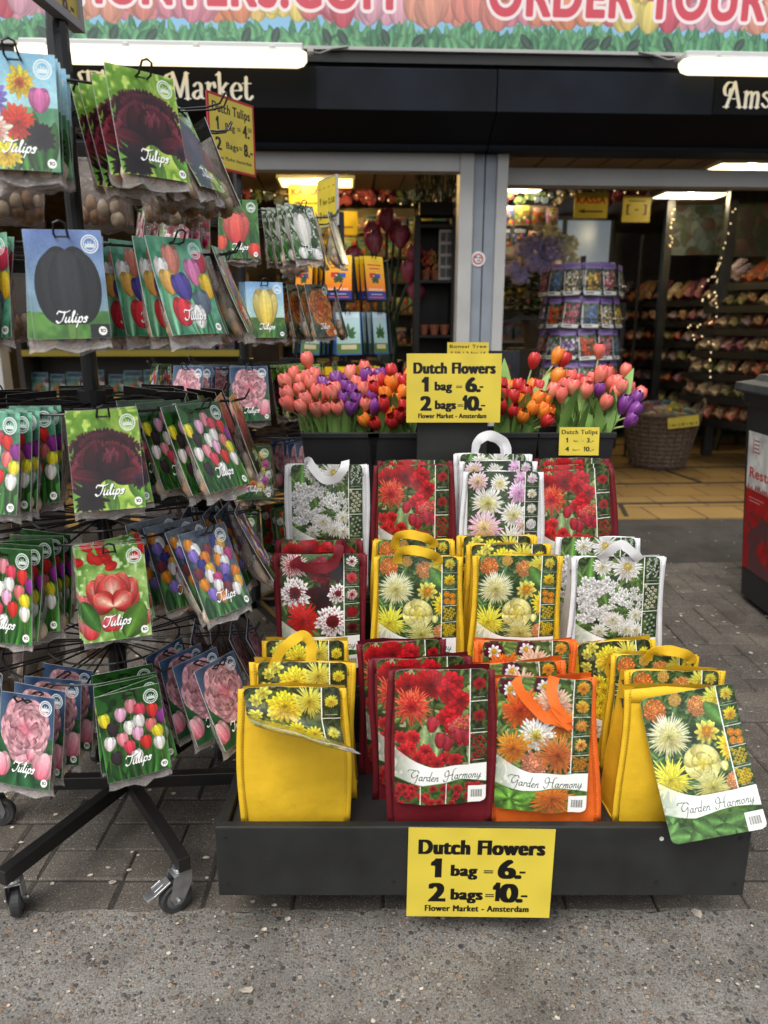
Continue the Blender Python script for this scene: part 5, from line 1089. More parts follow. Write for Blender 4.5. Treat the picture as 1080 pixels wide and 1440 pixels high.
for k_, (xs_, zs_) in enumerate(((-.52,.235),(-.52,.125),(.52,.235),(.52,.125),(-.18,.13),(.36,.235),(.36,.13),(.0,.24))):
    g = MB(); g.lathe([(.0045,0),(.0045,.0012),(.002,.0006)],10,Matrix.Translation((xs_,0,zs_)) @ Matrix.Rotation(radians(90),4,'X')); g.build("screw", M_lampW if k_ == 5 else M_dark, TR)
tray_sign = flat_sign("price_sign","yellow Dutch Flowers price sign hung on the front rim of the black tray",sign(S_FLOWERS,.70,520),.295,.2065,(P(675,1225,1.279).x,1.279,.158),0,radians(-1.5),radians(.9),.002,.28)
c_sg = P(638,546,2.24); flat_sign("price_sign","yellow Dutch Flowers price sign standing among the tulip planters",sign(S_FLOWERS,.70,420),.283,.204,tuple(c_sg),0,radians(-3),0,.003,.28)
g = MB(); g.box(-.108,.108,2.256,2.272,F4,1.05); g.box(-.108,.108,2.272,2.35,F4,F4+.012); o = g.build("sign_board", M_tray, bevel=.003); o.location = (c_sg.x,0,0); tag(o,"black board holding the Dutch Flowers sign between the planters","board")

# ------------------------------------------------------------------ printed garden bags
cards = {"red": b_red(), "dark": b_dark(), "sun": b_sun(), "yel": b_yel(), "white": b_white(), "pink": b_pink(), "orange": b_orange()}
CM = {k: mat_img("bag_card_"+k, c, .3, coat=.2, bump=.04) for k, c in cards.items()}
M_cardback = mat("card_back",(.62,.62,.6),.5)
def fabric(name, col):
    m = mat(name, col, .62, spec=.3); t = m.node_tree; b = t.nodes["Principled BSDF"]; L = t.links.new
    tc = t.nodes.new("ShaderNodeTexCoord"); v = t.nodes.new("ShaderNodeTexVoronoi"); v.inputs["Scale"].default_value = 620; v.inputs["Randomness"].default_value = .25; L(tc.outputs["Object"], v.inputs["Vector"])
    n = t.nodes.new("ShaderNodeTexNoise"); n.inputs["Scale"].default_value = 16; n.inputs["Detail"].default_value = 4; L(tc.outputs["Object"], n.inputs["Vector"])
    b1 = t.nodes.new("ShaderNodeBump"); b1.inputs["Strength"].default_value = .25; b1.inputs["Distance"].default_value = .001; L(v.outputs[0], b1.inputs["Height"])
    b2 = t.nodes.new("ShaderNodeBump"); b2.inputs["Strength"].default_value = .55; b2.inputs["Distance"].default_value = .009; L(n.outputs[0], b2.inputs["Height"]); L(b1.outputs[0], b2.inputs["Normal"]); L(b2.outputs[0], b.inputs["Normal"])
    r = t.nodes.new("ShaderNodeValToRGB"); e = r.color_ramp.elements; e[0].position = .35; e[1].position = .65; e[0].color = (*[x*.9 for x in col],1); e[1].color = (*[min(1,x*1.06) for x in col],1); L(n.outputs[0], r.inputs[0]); L(r.outputs[0], b.inputs["Base Color"])
    return m
FAB = {"yellow": fabric("yellow_fabric",(.76,.475,.022)), "red": fabric("wine_red_fabric",(.145,.008,.014)), "orange": fabric("orange_fabric",(.80,.145,.018)), "white": fabric("white_fabric",(.72,.73,.74))}
STI = {"yellow": mat("yellow_thread",(.5,.29,.008),.7), "red": mat("wine_thread",(.06,.004,.008),.7), "orange": mat("orange_thread",(.5,.07,.01),.7), "white": mat("white_thread",(.5,.51,.53),.7)}
def ribbon(path, wid, thick=.0016):
    pts = [Vector(p) for p in crom([tuple(p) for p in path], 9)]; g = MB(); vs = []; last = None
    for i, p in enumerate(pts):
        d = (pts[min(i+1,len(pts)-1)] - pts[max(i-1,0)]).normalized(); nrm = Vector((0,-1,0))
        if abs(d.dot(nrm)) > .9: nrm = Vector((0,-.3,1))
        s = d.cross(nrm).normalized()
        if last is not None:
            if s.dot(last) < 0: s = -s
            s = (s*.6+last*.4).normalized()
        last = s; n_ = d.cross(s).normalized(); wd = wid*(1+.05*sin(i*.7)); tw = s*cos(.25*sin(i*.21))+n_*sin(.25*sin(i*.21))
        vs += [p - tw*wd/2 - n_*thick/2, p + tw*wd/2 - n_*thick/2, p + tw*wd/2 + n_*thick/2, p - tw*wd/2 + n_*thick/2]
    k = len(pts); g.add(vs, [(4*i+a,4*i+(a+1) % 4,4*i+4+(a+1) % 4,4*i+4+a) for i in range(k-1) for a in range(4)]+[(3,2,1,0),(4*k-4,4*k-3,4*k-2,4*k-1)]); return g
def tote(fab, card, label, px, ytop, D, floor, yaw=0., lean=-.03, roll=0., handle="flop", cstyle="flat", w_=.215, d=.085, h=None, cx=0., hx=0., seed=None):
    R = random.Random(seed if seed is not None else int(px*7+ytop)); p = P(px, ytop, D); h = h or (p.z - floor)
    T = thing("garden_bag", label, "shopping bag", (p.x, D, floor), 0, "printed garden bags on the black tray", rot=(lean, roll, radians(yaw)))
    ph = [R.uniform(0,6) for _ in range(6)]; bul = R.uniform(.008,.016)
    def wr(u, v): return (.0034*sin(u*9+ph[0]+v*4)*sin(v*7+ph[1]) + .0016*sin(u*21+v*15+ph[2]))
    def yf(u, v): return .10*d*v*v - bul*sin(pi*u)*sin(pi*min(1,v*.92+.06)) + wr(u,v)*sin(pi*u)
    def yb(u, v): return d - .52*d*v*v + bul*.6*sin(pi*u)*sin(pi*min(1,v+.05)) + wr(u+.3,v+.2)
    def xe(s, v): return s*(w_/2 + .004*sin(v*5+ph[3]) - .003*v)
    us = [i/10 for i in range(11)]; vs = [i/14 for i in range(15)]; g = MB()
    g.grid(lambda u,v: ((xe(-1,v)*(1-u)+xe(1,v)*u, yf(u,v), h*v + .004*sin(u*6+ph[4])*v**6),(u,v)), us, vs)
    g.grid(lambda u,v: ((xe(-1,v)*(1-u)+xe(1,v)*u, yb(u,v), h*v + (.004*sin(u*5+ph[5])-.008)*v**6),(u,v)), us, vs, flip=True)
    for s in (-1,1):
        uu = 0 if s < 0 else 1
        g.grid(lambda t_,v: ((xe(s,v) - s*(.004+.03*v)*sin(pi*t_)*.8 , yf(uu,v)*(1-t_)+yb(uu,v)*t_, h*v + (.004*sin(uu*6+ph[4])*(1-t_)+(.004*sin(uu*5+ph[5])-.008)*t_)*v**6),(t_,v)), [0,.25,.5,.75,1], vs, flip=(s < 0))
    g.grid(lambda u,t_: ((xe(-1,0)*(1-u)+xe(1,0)*u, yf(u,0)*(1-t_)+yb(u,0)*t_, .001),(u,t_)), us, [0,.5,1], flip=True)
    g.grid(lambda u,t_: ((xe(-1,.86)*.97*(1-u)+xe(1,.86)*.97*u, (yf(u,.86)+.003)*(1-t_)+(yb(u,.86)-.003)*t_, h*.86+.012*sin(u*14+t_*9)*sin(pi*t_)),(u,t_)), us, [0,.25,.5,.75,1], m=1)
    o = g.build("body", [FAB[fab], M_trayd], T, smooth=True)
    # sewn edges and hem with their stitching
    g = MB()
    for s in (-1,1):
        uu = 0 if s < 0 else 1
        e = [(xe(s,v), yf(uu,v), h*v) for v in vs]
        vv = []
        for x,y,z in e: vv += [(x-s*.010,y-.0024,z),(x+s*.0035,y-.0036,z),(x+s*.0035,y+.002,z)]
        g.add(vv, [q for i in range(len(e)-1) for q in ((3*i,3*i+1,3*i+4,3*i+3),(3*i+1,3*i+2,3*i+5,3*i+4))])
        for k in range(int(h/.0065)):
            v = (k+.5)*.0065/h; x, y = xe(s,v)-s*.0065, yf(uu,v)-.0034; z = h*v; g.add([(x-.0008,y,z-.0019),(x+.0008,y,z-.0019),(x+.0008,y,z+.0019),(x-.0008,y,z+.0019)],[(0,1,2,3)],1)
    hh = .028/h; 
    g.grid(lambda u,v: ((xe(-1,1-hh*v)*(1-u)+xe(1,1-hh*v)*u, yf(u,1-hh*v)-.0014, h*(1-hh*v)+.004*sin(u*6+ph[4])*(1-v)),(u,v)), us, [0,.5,1])
    for k in range(int(w_/.0065)):
        u = (k+.5)*.0065/w_; v = 1-hh*.92; x = xe(-1,v)*(1-u)+xe(1,v)*u; y = yf(u,v)-.0024; z = h*v; g.add([(x-.0019,y,z-.0008),(x+.0019,y,z-.0008),(x+.0019,y,z+.0008),(x-.0019,y,z+.0008)],[(0,1,2,3)],1)
    g.build("sewn_edge", [FAB[fab], STI[fab]], T, smooth=True, solid=.0006)
    # carrying loops
    yt = yf(.5,1)-.003; hw_ = .022; a = .047
    def hp(*pts): return [(x+hx, yt+y, h+z) for x,y,z in pts]
    H = {"up": [hp((-a,0,-.03),(-a+.002,.002,.02),(-a*.72,.004,.044),(-.006,.006,.056),(a*.62,.004,.043),(a-.002,.002,.02),(a,0,-.03))],
         "tall": [hp((-a-.012,0,-.03),(-a*.8,.0,.022),(-a*.3,.002,.046),(.012,.004,.060),(a*.62,.004,.040),(a*.6,.002,.01),(a*.62,0,-.03))],
         "wide": [hp((-a,-.001,-.02),(-a*.9,-.012,.012),(-a*.3,-.026,.024),(a*.5,-.024,.016),(a,-.010,.0),(a*1.05,-.004,-.015))],
         "vee": [hp((-a,-.002,-.004),(-a*.7,-.012,.014),(-.004,-.016,.036),(a*.6,-.014,.014),(a,-.006,-.004))],
         "flop": [hp((-a,0,-.02),(-a,-.010,.012),(-a*.75,-.024,-.002),(-a*.2,-.027,-.032),(a*.45,-.027,-.034),(a*.95,-.026,-.008),(a*1.05,-.012,.012),(a,0,-.02))],
         "sling": [hp((-a*1.2,-.004,-.006),(-a*.9,-.016,-.022),(0,-.02,-.028),(a*.6,-.022,-.02),(a*.95,-.02,.008),(a*1.02,-.008,.028),(a*1.3,.004,.012),(a*1.25,.003,-.01))],
         "twist": [hp((-a*1.15,-.004,.004),(-a*.9,-.018,-.022),(-a*.1,-.026,-.066),(a*.55,-.028,-.078),(a*1.05,-.03,-.088),(a*.6,-.03,-.072),(a*.2,-.026,-.055)),
                   hp((a*.5,-.002,.004),(a*.35,-.014,-.02),(a*.5,-.027,-.05),(a*1.0,-.031,-.084))], "none": []}[handle]
    if handle == "sling" or handle == "up": H.append([(x*.92+.006+hx, d*.62+.0, z-.012) for x,y,z in H[0]] if handle == "up" else [])
    for pth in H:
        if pth: ribbon(pth, hw_ if handle != "twist" else .021).build("handle", FAB[fab], T)
    # the printed card
    cw, chh = .186*(w_/.215), .285; Rr = .012; ts = [0,.0035,.0075,.012] + [.012+(chh-.024)*i/30 for i in range(1,30)] + [chh-.012,chh-.0075,chh-.0035,chh]
    def width(s_):
        e_ = min(s_, chh-s_); return cw/2 - (Rr-math.sqrt(max(0,Rr*Rr-(Rr-e_)**2)) if e_ < Rr else 0)
    def flat(x, s_):
        v = 1-s_/h; u = min(1,max(0,x/w_+.5)); return (x+cx, yf(u,max(0,v))-.0045-.006*(s_/chh)**2-.002*sin(x*30+ph[0])*(s_/chh), h+.002-s_)
    def peel(x, s_):
        s0 = .050 + x*.33; Rb = .024; amax = radians(114)
        if s_ <= s0: q = flat(x, s_); return (q[0]+.0, q[1]-.004, q[2]+.004)
        q = flat(x, s0); l = s_-s0; an = min(amax, l/Rb); yy = -Rb*(1-cos(an)); zz = -Rb*sin(an); rest = l - an*Rb
        if rest > 0: yy -= rest*sin(an); zz -= rest*cos(an)
        return (q[0]+l*.22, q[1]-.004+yy, q[2]+.004+zz)
    def swing(x, s_):
        an = radians(9.5); t_ = s_/chh; q = flat(0, 0); xx = x*cos(an)+s_*sin(an); zz = -s_*cos(an)+x*sin(an)
        return (q[0]+.012+xx, q[1]-.010-.098*t_**1.25-.008*sin(pi*t_)*cos(x*12), h+.0+zz+.02*t_*t_)
    def askew(x, s_):
        an = radians(-3.5); xx = x*cos(an)+s_*sin(an)+.006; zz = -s_*cos(an)+x*sin(an); u = min(1,max(0,xx/w_+.5)); return (xx+cx, yf(u,max(0,1+zz/h))-.005-.010*(s_/chh)**2, h+.002+zz)
    fn = {"flat": flat, "peel": peel, "swing": swing, "askew": askew}[cstyle]
    us2 = [-1,-.96,-.9,-.8,-.7,-.6,-.5,-.4,-.3,-.2,-.1,0,.1,.2,.3,.4,.5,.6,.7,.8,.9,.96,1]; ts = ts[::-1]
    g = MB(); g.grid(lambda u,s_: (fn(u*width(s_), s_), (u*width(s_)/cw+.5, 1-s_/chh)), us2, ts)
    # which side is the back: the printed face looks to -y where the card is flat
    q = Vector(fn(0,.02)); n0 = (Vector(fn(.002,.02))-q).cross(Vector(fn(0,.022))-q); sg = 1 if n0.y > 0 else -1
    g.grid(lambda u,s_: (tuple(Vector(fn(u*width(s_), s_)) + ((Vector(fn(u*width(s_)+.002, s_))-Vector(fn(u*width(s_), s_))).cross(Vector(fn(u*width(s_), s_+.002))-Vector(fn(u*width(s_), s_)))).normalized()*sg*.0009), (0,0)), us2, ts, m=1, flip=True)
    g.build("printed_card", [CM[card], M_cardback], T, smooth=True)
    return T
# front row, standing on the tray floor
tote("yellow","yel","bright yellow bag at the left end whose card curls forward off its blank front",410,972,1.335,F1,1,-.02,0,"none","peel",w_=.222,seed=5)
tote("yellow","yel","yellow bag with a tall looped handle right behind the curled card",424,936,1.425,F1,-1,-.03,0,"tall","flat",hx=-.01,w_=.218)
tote("yellow","yel","yellow bag rearmost of the three at the left end of the tray",428,905,1.52,F1,0,-.03,0,"none","flat",w_=.20)
tote("red","red","dark red bag of red flowers at the very front of the tray",622,946,1.33,F1,1.5,-.02,0,"none","flat",seed=9)
tote("red","red","dark red bag second in the front stack of dark red bags",596,930,1.425,F1,3,-.03,radians(-1),"none","flat")
tote("red","red","dark red bag third and rearmost in the front stack of dark red bags",572,905,1.52,F1,4,-.02,radians(-2),"none","flat",w_=.20)
tote("orange","orange","orange bag with dangling twisted handles at the very front of the tray",778,958,1.335,F1,-4,-.02,radians(-3.5),"twist","askew",seed=12)
tote("orange","orange","tilted orange bag second in the orange stack",742,936,1.43,F1,-5,-.02,radians(-6),"none","flat")
tote("orange","orange","orange bag rearmost of the orange stack, mostly hidden",741,905,1.53,F1,0,-.02,0,"none","flat",w_=.225)
tote("yellow","sun","yellow bag at the right front whose big card swings out over the rim",957,972,1.345,F1,3,-.02,0,"none","swing",seed=15,w_=.22)
tote("yellow","sun","yellow bag second from the front at the right end of the tray",953,948,1.43,F1,0,-.03,0,"none","flat",w_=.215)
tote("yellow","sun","yellow bag with a wide arched handle third from the front at the right end",924,926,1.52,F1,-2,-.03,0,"wide","flat",w_=.20,hx=.03)
tote("yellow","yel","tilted yellow bag rearmost at the right end of the tray",886,905,1.585,F1,-6,-.02,radians(-7),"none","flat",w_=.19)
# second step
tote("red","dark","dark red bag of red and white dahlias on the second step, slung handle",449,782,1.655,F2,1,-.02,0,"sling","flat",seed=21)
tote("red","red","dark red bag behind the one of red and white dahlias",448,762,1.745,F2,0,-.02,0,"none","flat")
tote("yellow","sun","yellow bag with a bowed handle, left of the two yellow stacks on the second step",588,785,1.655,F2,-1,-.02,0,"wide","flat",seed=23,hx=-.002)
tote("yellow","sun","yellow bag behind the bowed handle one on the second step",582,762,1.75,F2,0,-.02,0,"wide","flat",w_=.205)
tote("yellow","sun","yellow bag at the front of the right yellow stack on the second step",727,784,1.655,F2,2,-.02,radians(1),"none","flat",seed=25)
tote("yellow","yel","yellow bag in the middle of the right yellow stack on the second step",717,768,1.745,F2,1,-.02,0,"none","flat")
tote("yellow","yel","yellow bag at the back of the right yellow stack on the second step",700,756,1.825,F2,0,-.02,0,"none","flat",w_=.20)
tote("white","white","white bag of white flowers at the right end of the second step",873,786,1.655,F2,1,-.02,0,"vee","flat",seed=28,w_=.225)
tote("white","white","white bag behind the other at the right end of the second step",843,758,1.76,F2,-3,-.02,0,"none","flat",w_=.21)
# third step
tote("white","white","white bag of white flowers at the left end of the top step of bags",459,655,1.895,F3,1,-.02,0,"flop","flat",seed=31)
tote("red","red","dark red bag of red flowers left of middle on the top step",582,656,1.895,F3,0,-.02,0,"none","flat",seed=32)
tote("red","red","dark red bag behind the left one on the top step of bags",584,649,1.985,F3,0,-.02,0,"none","flat",w_=.20)
tote("white","pink","white bag of pink and white dahlias, front of its stack, top step",709,665,1.895,F3,-1,-.02,0,"none","flat",seed=34)
tote("white","pink","white bag of pink dahlias second in its stack on the top step",702,650,1.98,F3,0,-.02,0,"none","flat")
tote("white","white","white bag with tall standing loops at the back of the pink dahlia stack",694,640,2.07,F3,-1,-.02,0,"up","flat",hx=-.005)
tote("red","red","dark red bag of red flowers at the right end of the top step, front one",822,662,1.895,F3,-5,-.02,radians(-5),"none","flat",seed=37)
tote("red","red","dark red bag second in the stack at the right end of the top step",815,655,1.985,F3,-4,-.02,radians(-3),"none","flat")
tote("red","red","dark red bag rearmost of the right stack on the top step",806,646,2.07,F3,0,-.02,0,"none","flat",w_=.21)

# ------------------------------------------------------------------ planters and wooden tulips
M_plast = mat("black_planter_plastic",(.011,.011,.012),.42,var=.2,vscale=10); M_soil = mat("planter_foam",(.02,.018,.014),.9)
TC = {"pink": petal_mat("pink_petal",(.80,.32,.18),(.78,.13,.13),(.88,.42,.26)), "coral": petal_mat("coral_petal",(.80,.26,.14),(.74,.10,.10),(.82,.3,.2)), "purple": petal_mat("purple_petal",(.20,.04,.24),(.17,.03,.23),(.32,.12,.36)),
      "orange": petal_mat("orange_petal",(.80,.27,.03),(.80,.16,.012),(.85,.36,.05)), "red": petal_mat("red_petal",(.42,.02,.02),(.50,.018,.02),(.6,.06,.05))}
BM = {k: [bloom_mesh(m, .0235, .055, o_, s_) for o_, s_ in ((.6,1),(1.2,2),(.1,4))] for k, m in TC.items()}
LM = [leaf_mesh(.19,.034,.03,None,1), leaf_mesh(.16,.03,.06,None,2), leaf_mesh(.22,.038,.045,None,3)]
def planter(pxc, D, label, plabel, layout, Wt=.255, seed=0, special=()):
    R = random.Random(seed); p = P(pxc, 606, D); x0 = p.x
    T = thing("planter", label, "planter", (x0, D, F4), 0, "black planters of wooden tulips"); H = .905 - F4; Dp = .17
    g = MB(); 
    def ring(sx, sy, z): return [(-sx,-sy,z),(sx,-sy,z),(sx,sy,z),(-sx,sy,z)]
    rs = [ring(Wt*.40,Dp*.38,0),ring(Wt*.485,Dp*.46,H-.018),ring(Wt*.5,Dp*.5,H-.018),ring(Wt*.5,Dp*.5,H),ring(Wt*.475,Dp*.45,H),ring(Wt*.46,Dp*.43,H-.04)]
    for r in rs:
        for i in range(4): r[i] = (r[i][0], r[i][1]+Dp*.5, r[i][2])
    g.add([q for r in rs for q in r], [(i*4+j,i*4+(j+1) % 4,(i+1)*4+(j+1) % 4,(i+1)*4+j) for i in range(5) for j in range(4)] + [(3,2,1,0)]); g.build("tub", M_plast, T, bevel=.004)
    g = MB(); g.box(-Wt*.455,Wt*.455,Dp*.08,Dp*.92,H-.06,H-.045); g.build("foam", M_soil, T)
    n = len(layout); counts = {}
    for (px, py, col, dep) in layout:
        Dd = D + .02 + dep*.13; q = P(px, py, Dd); bz = q.z - .024; base = Vector((x0 + max(-.1,min(.1,(q.x-x0)*.72)), D+.05+dep*.07, .885))
        t_ = Vector((q.x, Dd, bz)); k = counts.get((col,int(dep*2.99)), 0); counts[(col,int(dep*2.99))] = k+1
        T2 = thing("wooden_tulip", "%s wooden tulip, %s of its colour, %s row, %s" % ({"pink":"pink","coral":"coral pink","purple":"purple","orange":"orange","red":"red"}[col], ORD[k] if k < 18 else "last", ("front","middle","back")[int(dep*2.99)], plabel), "tulip", tuple(base), 0, "wooden tulips in the " + plabel)
        d = t_ - base; c1 = base + Vector((d.x*.25, d.y*.3, d.z*.55)); 
        g = MB(); pts = crom([tuple(Vector((0,0,-.03))), tuple(c1-base), tuple(d)], 4); g.tube(pts, .0032, 6); g.build("stem", M_stem, T2, smooth=True)
        e = Vector(pts[-1]) - Vector(pts[-3]); e.normalize(); tip = e.lerp(Vector((R.uniform(-.3,.3),R.uniform(-.5,-.02),1)).normalized(), .55)
        b_ = link("bloom", R.choice(BM[col]), T2, loc=tuple(d), rot=(tip.to_track_quat('Z','Y') @ Vector((0,0,1)).to_track_quat('Z','Y')).to_euler()); b_.rotation_euler.rotate_axis('Z', R.uniform(0,6.3)); s_ = R.uniform(.92,1.1); b_.scale = (s_*.87,s_*.87,s_*R.uniform(.95,1.1))
        for kk in range(R.choice((2,2,3))):
            l_ = link("leaf", R.choice(LM), T2, loc=(R.uniform(-.01,.01),R.uniform(-.025,.005),-.03), rot=(R.uniform(-.1,.12), R.uniform(-.25,.25)+d.x*1.2, R.uniform(-1.2,1.2)+(pi if R.random() < .5 else 0))); s_ = R.uniform(.66,1.02); l_.scale = (s_,s_,s_)
    return T
def L_(s): return [(int(a), int(b), {"p":"pink","c":"coral","v":"purple","o":"orange","r":"red"}[c], float(d)) for a,b,c,d in (q.split(",") for q in s.split())]
planter(478,2.36,"black planter of pink and purple tulips at the left end","leftmost planter",
  L_("407,537,p,.2 409,556,p,.1 411,568,c,0 424,548,p,.3 433,562,p,0 435,508,c,1 433,533,p,.5 440,542,p,.4 447,555,p,.2 454,557,c,.3 447,575,p,0 461,573,p,0 468,555,p,.2 473,549,p,.4 476,573,p,0 455,545,v,.7 464,551,v,.6 474,540,v,.8 483,539,v,.9 485,549,v,.5 493,554,v,.4 482,563,v,.2 491,573,v,0 499,564,v,.2 500,543,p,.6 510,549,p,.3 513,534,v,.6 513,520,c,.9 492,528,p,.9 512,568,p,.1 523,571,v,0 520,560,v,.3 427,536,p,.7 416,529,c,.8 443,530,p,.9 428,572,p,.0"), seed=1)
planter(565,2.36,"black planter of red and orange tulips left of the standing sign","planter left of the sign",
  L_("525,530,c,.9 537,531,v,.8 550,527,r,.9 525,540,p,.5 529,547,r,.3 539,541,r,.6 551,541,o,.4 545,555,o,.2 557,549,r,.5 558,563,o,.2 560,538,r,.8 570,543,r,.6 541,570,r,0 517,589,o,0 531,593,r,0 552,592,r,0 551,580,o,.1 536,575,o,.3 566,556,o,.3 568,572,r,.1 562,584,r,.0 575,535,o,.9 580,560,r,.4"), seed=2, Wt=.22)
planter(706,2.36,"black planter of red and orange tulips right of the standing sign","planter right of the sign",
  L_("705,545,r,.6 704,558,r,.3 706,572,r,.1 720,559,r,.2 719,577,r,0 733,584,o,0 731,563,o,.3 743,575,o,.1 751,562,o,.2 760,565,o,.3 759,577,o,.1 763,589,r,0 762,581,o,.2 748,508,r,.8 779,502,o,.9 789,505,r,.9 779,530,o,.6 773,551,p,.3 757,549,r,.6 745,545,o,.7 728,548,r,.7 716,546,o,.8 738,556,r,.5 712,550,p,.7"), seed=3, Wt=.245)
planter(812,2.36,"black planter of coral and purple tulips with its own price card","planter with the price card",
  L_("842,494,c,1 877,521,c,.9 790,541,c,.6 798,544,p,.5 806,545,p,.4 784,546,c,.7 824,540,c,.4 823,549,p,.2 841,529,c,.5 850,527,p,.6 856,539,c,.6 864,541,c,.5 871,544,p,.3 848,565,c,.1 880,548,c,.6 884,557,p,.7 893,555,c,.8 888,561,v,.3 841,548,v,.4 873,571,v,.2 865,570,v,.4 884,576,v,.1 880,589,v,0 812,539,r,.8 833,536,p,.8 803,534,c,.9 862,552,c,.4 870,556,p,.6 790,556,c,.2"), seed=4, Wt=.255)
big = leaf_mesh(.24,.04,.05,mat("fresh_leaf",(.22,.40,.08),.45,var=.25,vscale=9),7)
i = 0
for (px, D, sc, ry, rz, lab) in ((716,2.40,1.25,.1,.2,"upright"),(733,2.38,1.15,.45,-.3,"right leaning"),(742,2.37,1.0,.8,.3,"flat lying"),(806,2.37,1.0,.12,.1,"short upright"),(832,2.36,1.15,.5,.2,"bowed"),(846,2.36,.95,-.2,0,"left leaning"),(858,2.36,1.2,.4,-.2,"long arching")):
    q = P(px,606,D); o = link("tulip_leaf", big, None, loc=(q.x-.02,D+.05,.87), rot=(.0,ry,rz)); o.scale = (sc,)*3
    tag(o,"%s fresh green leaf standing among the tulips of the %s" % (lab,"planter right of the sign" if px < 780 else "planter with the price card"),"leaf")
cd = P(815,621,2.352); flat_sign("price_sign","yellow Dutch Tulips price card on the rightmost planter",sign(S_TULIP34,.70,360),.128,.090,(cd.x,2.358,cd.z),0,radians(-6),0,.002,.28)

# ------------------------------------------------------------------ revolving racks of bulb packs
M_rack = mat("black_rack_paint",(.009,.009,.0095),.32,var=.3,vscale=25,spec=.6); M_hook = mat("black_wire",(.008,.008,.008),.35)
M_zinc = mat("zinc",(.45,.46,.47),.32,.9,var=.2,vscale=40); M_tyre = mat("grey_rubber",(.035,.035,.036),.6,var=.2,vscale=30); M_hub = mat("grey_hub",(.10,.105,.11),.45)
def caster(parent, x, y, rz, brake=False):
    c = thing("caster", None, None, (x,y,0), rz); c.parent = parent
    wl = MB(); W = Matrix.Rotation(radians(90),4,'Y'); Tm = Matrix.Translation((0,.018,.036)) @ W
    wl.lathe([(.024,-.010),(.033,-.011),(.036,-.007),(.036,.007),(.033,.011),(.024,.010)],28,Tm); wl.build("tyre", M_tyre, c, smooth=False)
    wl = MB(); wl.lathe([(.006,-.012),(.016,-.0125),(.0235,-.0105),(.0235,.0105),(.016,.0125),(.006,.012)],20,Tm); wl.build("hub", M_hub, c)
    f = MB()
    for s in (-1,1):
        f.add([(s*.014,-.016,.092),(s*.014,.022,.092),(s*.0155,.034,.046),(s*.0155,.026,.028),(s*.0155,.010,.028),(s*.0145,-.014,.066),(s*.0165,-.016,.092),(s*.0165,.022,.092),(s*.018,.034,.046),(s*.018,.026,.028),(s*.018,.010,.028),(s*.017,-.014,.066)],
          [(0,1,2,3,4,5),(11,10,9,8,7,6)]+[(i,(i+1) % 6,6+(i+1) % 6,6+i) for i in range(6)])
        f.lathe([(.006,0),(.006,.006),(.002,.007)],10,Matrix.Translation((s*.018,.018,.036)) @ Matrix.Rotation(s*radians(90),4,'Y'))
    f.box(-.0165,.0165,-.016,.024,.0925,.096); f.lathe([(.019,.0965),(.021,.101),(.019,.106)],18); f.lathe([(.008,.104),(.008,.118)],10); f.build("fork", M_zinc, c, bevel=.0015)
    if brake:
        b = MB(); b.bar((0,.03,.084),(0,.070,.066),.024,.005); b.bar((0,.068,.067),(0,.084,.064),.024,.006); b.bar((-.008,.045,.085),(-.008,.066,.076),.004,.006); b.bar((.008,.045,.085),(.008,.066,.076),.004,.006); b.build("brake_lever", M_zinc, c, bevel=.001)
    return c
def rack(name, label, x, y, tiers, top, legs, leg_len, dirs0, nd, brakes=(), hub_r=.27, hook_r=.37):
    T = thing(name, label, "display rack", (x,y,0))
    g = MB(); g.tube([(0,0,.10),(0,0,top)], .017, 12); g.tube([(0,0,.1),(0,0,.5)], .021, 12); g.build("pole", M_rack, T, smooth=False)
    for a in legs:
        dv = Vector((sin(radians(a)), -cos(radians(a)), 0)); g = MB(); g.bar(dv*.012+Vector((0,0,.122)), dv*leg_len+Vector((0,0,.122)), .026, .034); g.build("leg", M_rack, T, bevel=.002)
        caster(T, *(dv*(leg_len-.025)).xy, radians(a)+rnd(-.9,.9) if a not in brakes else radians(a+95), a in brakes)
    for ti, z in enumerate(tiers):
        g = MB(); g.lathe([(.024,z-.02),(.03,z-.018),(.03,z+.03),(.024,z+.032)],14)
        for r in (hub_r*.55, hub_r*.9): g.tube([(cos(2*pi*k/36)*r,sin(2*pi*k/36)*r,z+.004) for k in range(36)],.0026,5,closed=True)
        for k in range(nd):
            a = radians(dirs0[ti] + 360*k/nd); dv = Vector((sin(a),-cos(a),0)); sv = Vector((cos(a),sin(a),0)); e = hook_r
            for s in (-1,1): g.tube([dv*.025+sv*s*.004+Vector((0,0,z)), dv*(e-.035)+sv*s*.010+Vector((0,0,z+.004)), dv*(e-.01)+sv*s*.011+Vector((0,0,z+.009)), dv*e+sv*s*.009+Vector((0,0,z+.026)), dv*(e+.001)+Vector((0,0,z+.030))],.0021,5)
            for s in (-.5,.5):
                a2 = a+s*2*pi/nd; d2 = Vector((sin(a2),-cos(a2),0)); g.tube([d2*.028+Vector((0,0,z+.003)), d2*hub_r*.9+Vector((0,0,z+.006))],.0022,5)
        g.build("hook_wheel", M_hook, T)
    return T
RX, RY = -.646, 1.65
T1 = [1.648, 1.38, 1.070, .812, .507]; O1 = [9, 17, 24, 22, 24]
R1 = rack("bulb_rack","tall black revolving rack of tulip bulb packs on casters nearest the camera",RX,RY,T1,1.84,[-24,36,94,153,212,272],.375,O1,10,brakes=(36,),hook_r=.343)
BX, BY = -.53, 2.89
T2_ = [1.612, 1.36, 1.085, .81, .565]; O2 = [10, 22, 12, 12, 2]
R2 = rack("bulb_rack","second black revolving rack of tulip bulb packs, behind the near one",BX,BY,T2_,1.80,[-30,30,90,150,210,270],.40,O2,10,brakes=())
KX, KY = -.20, 3.62
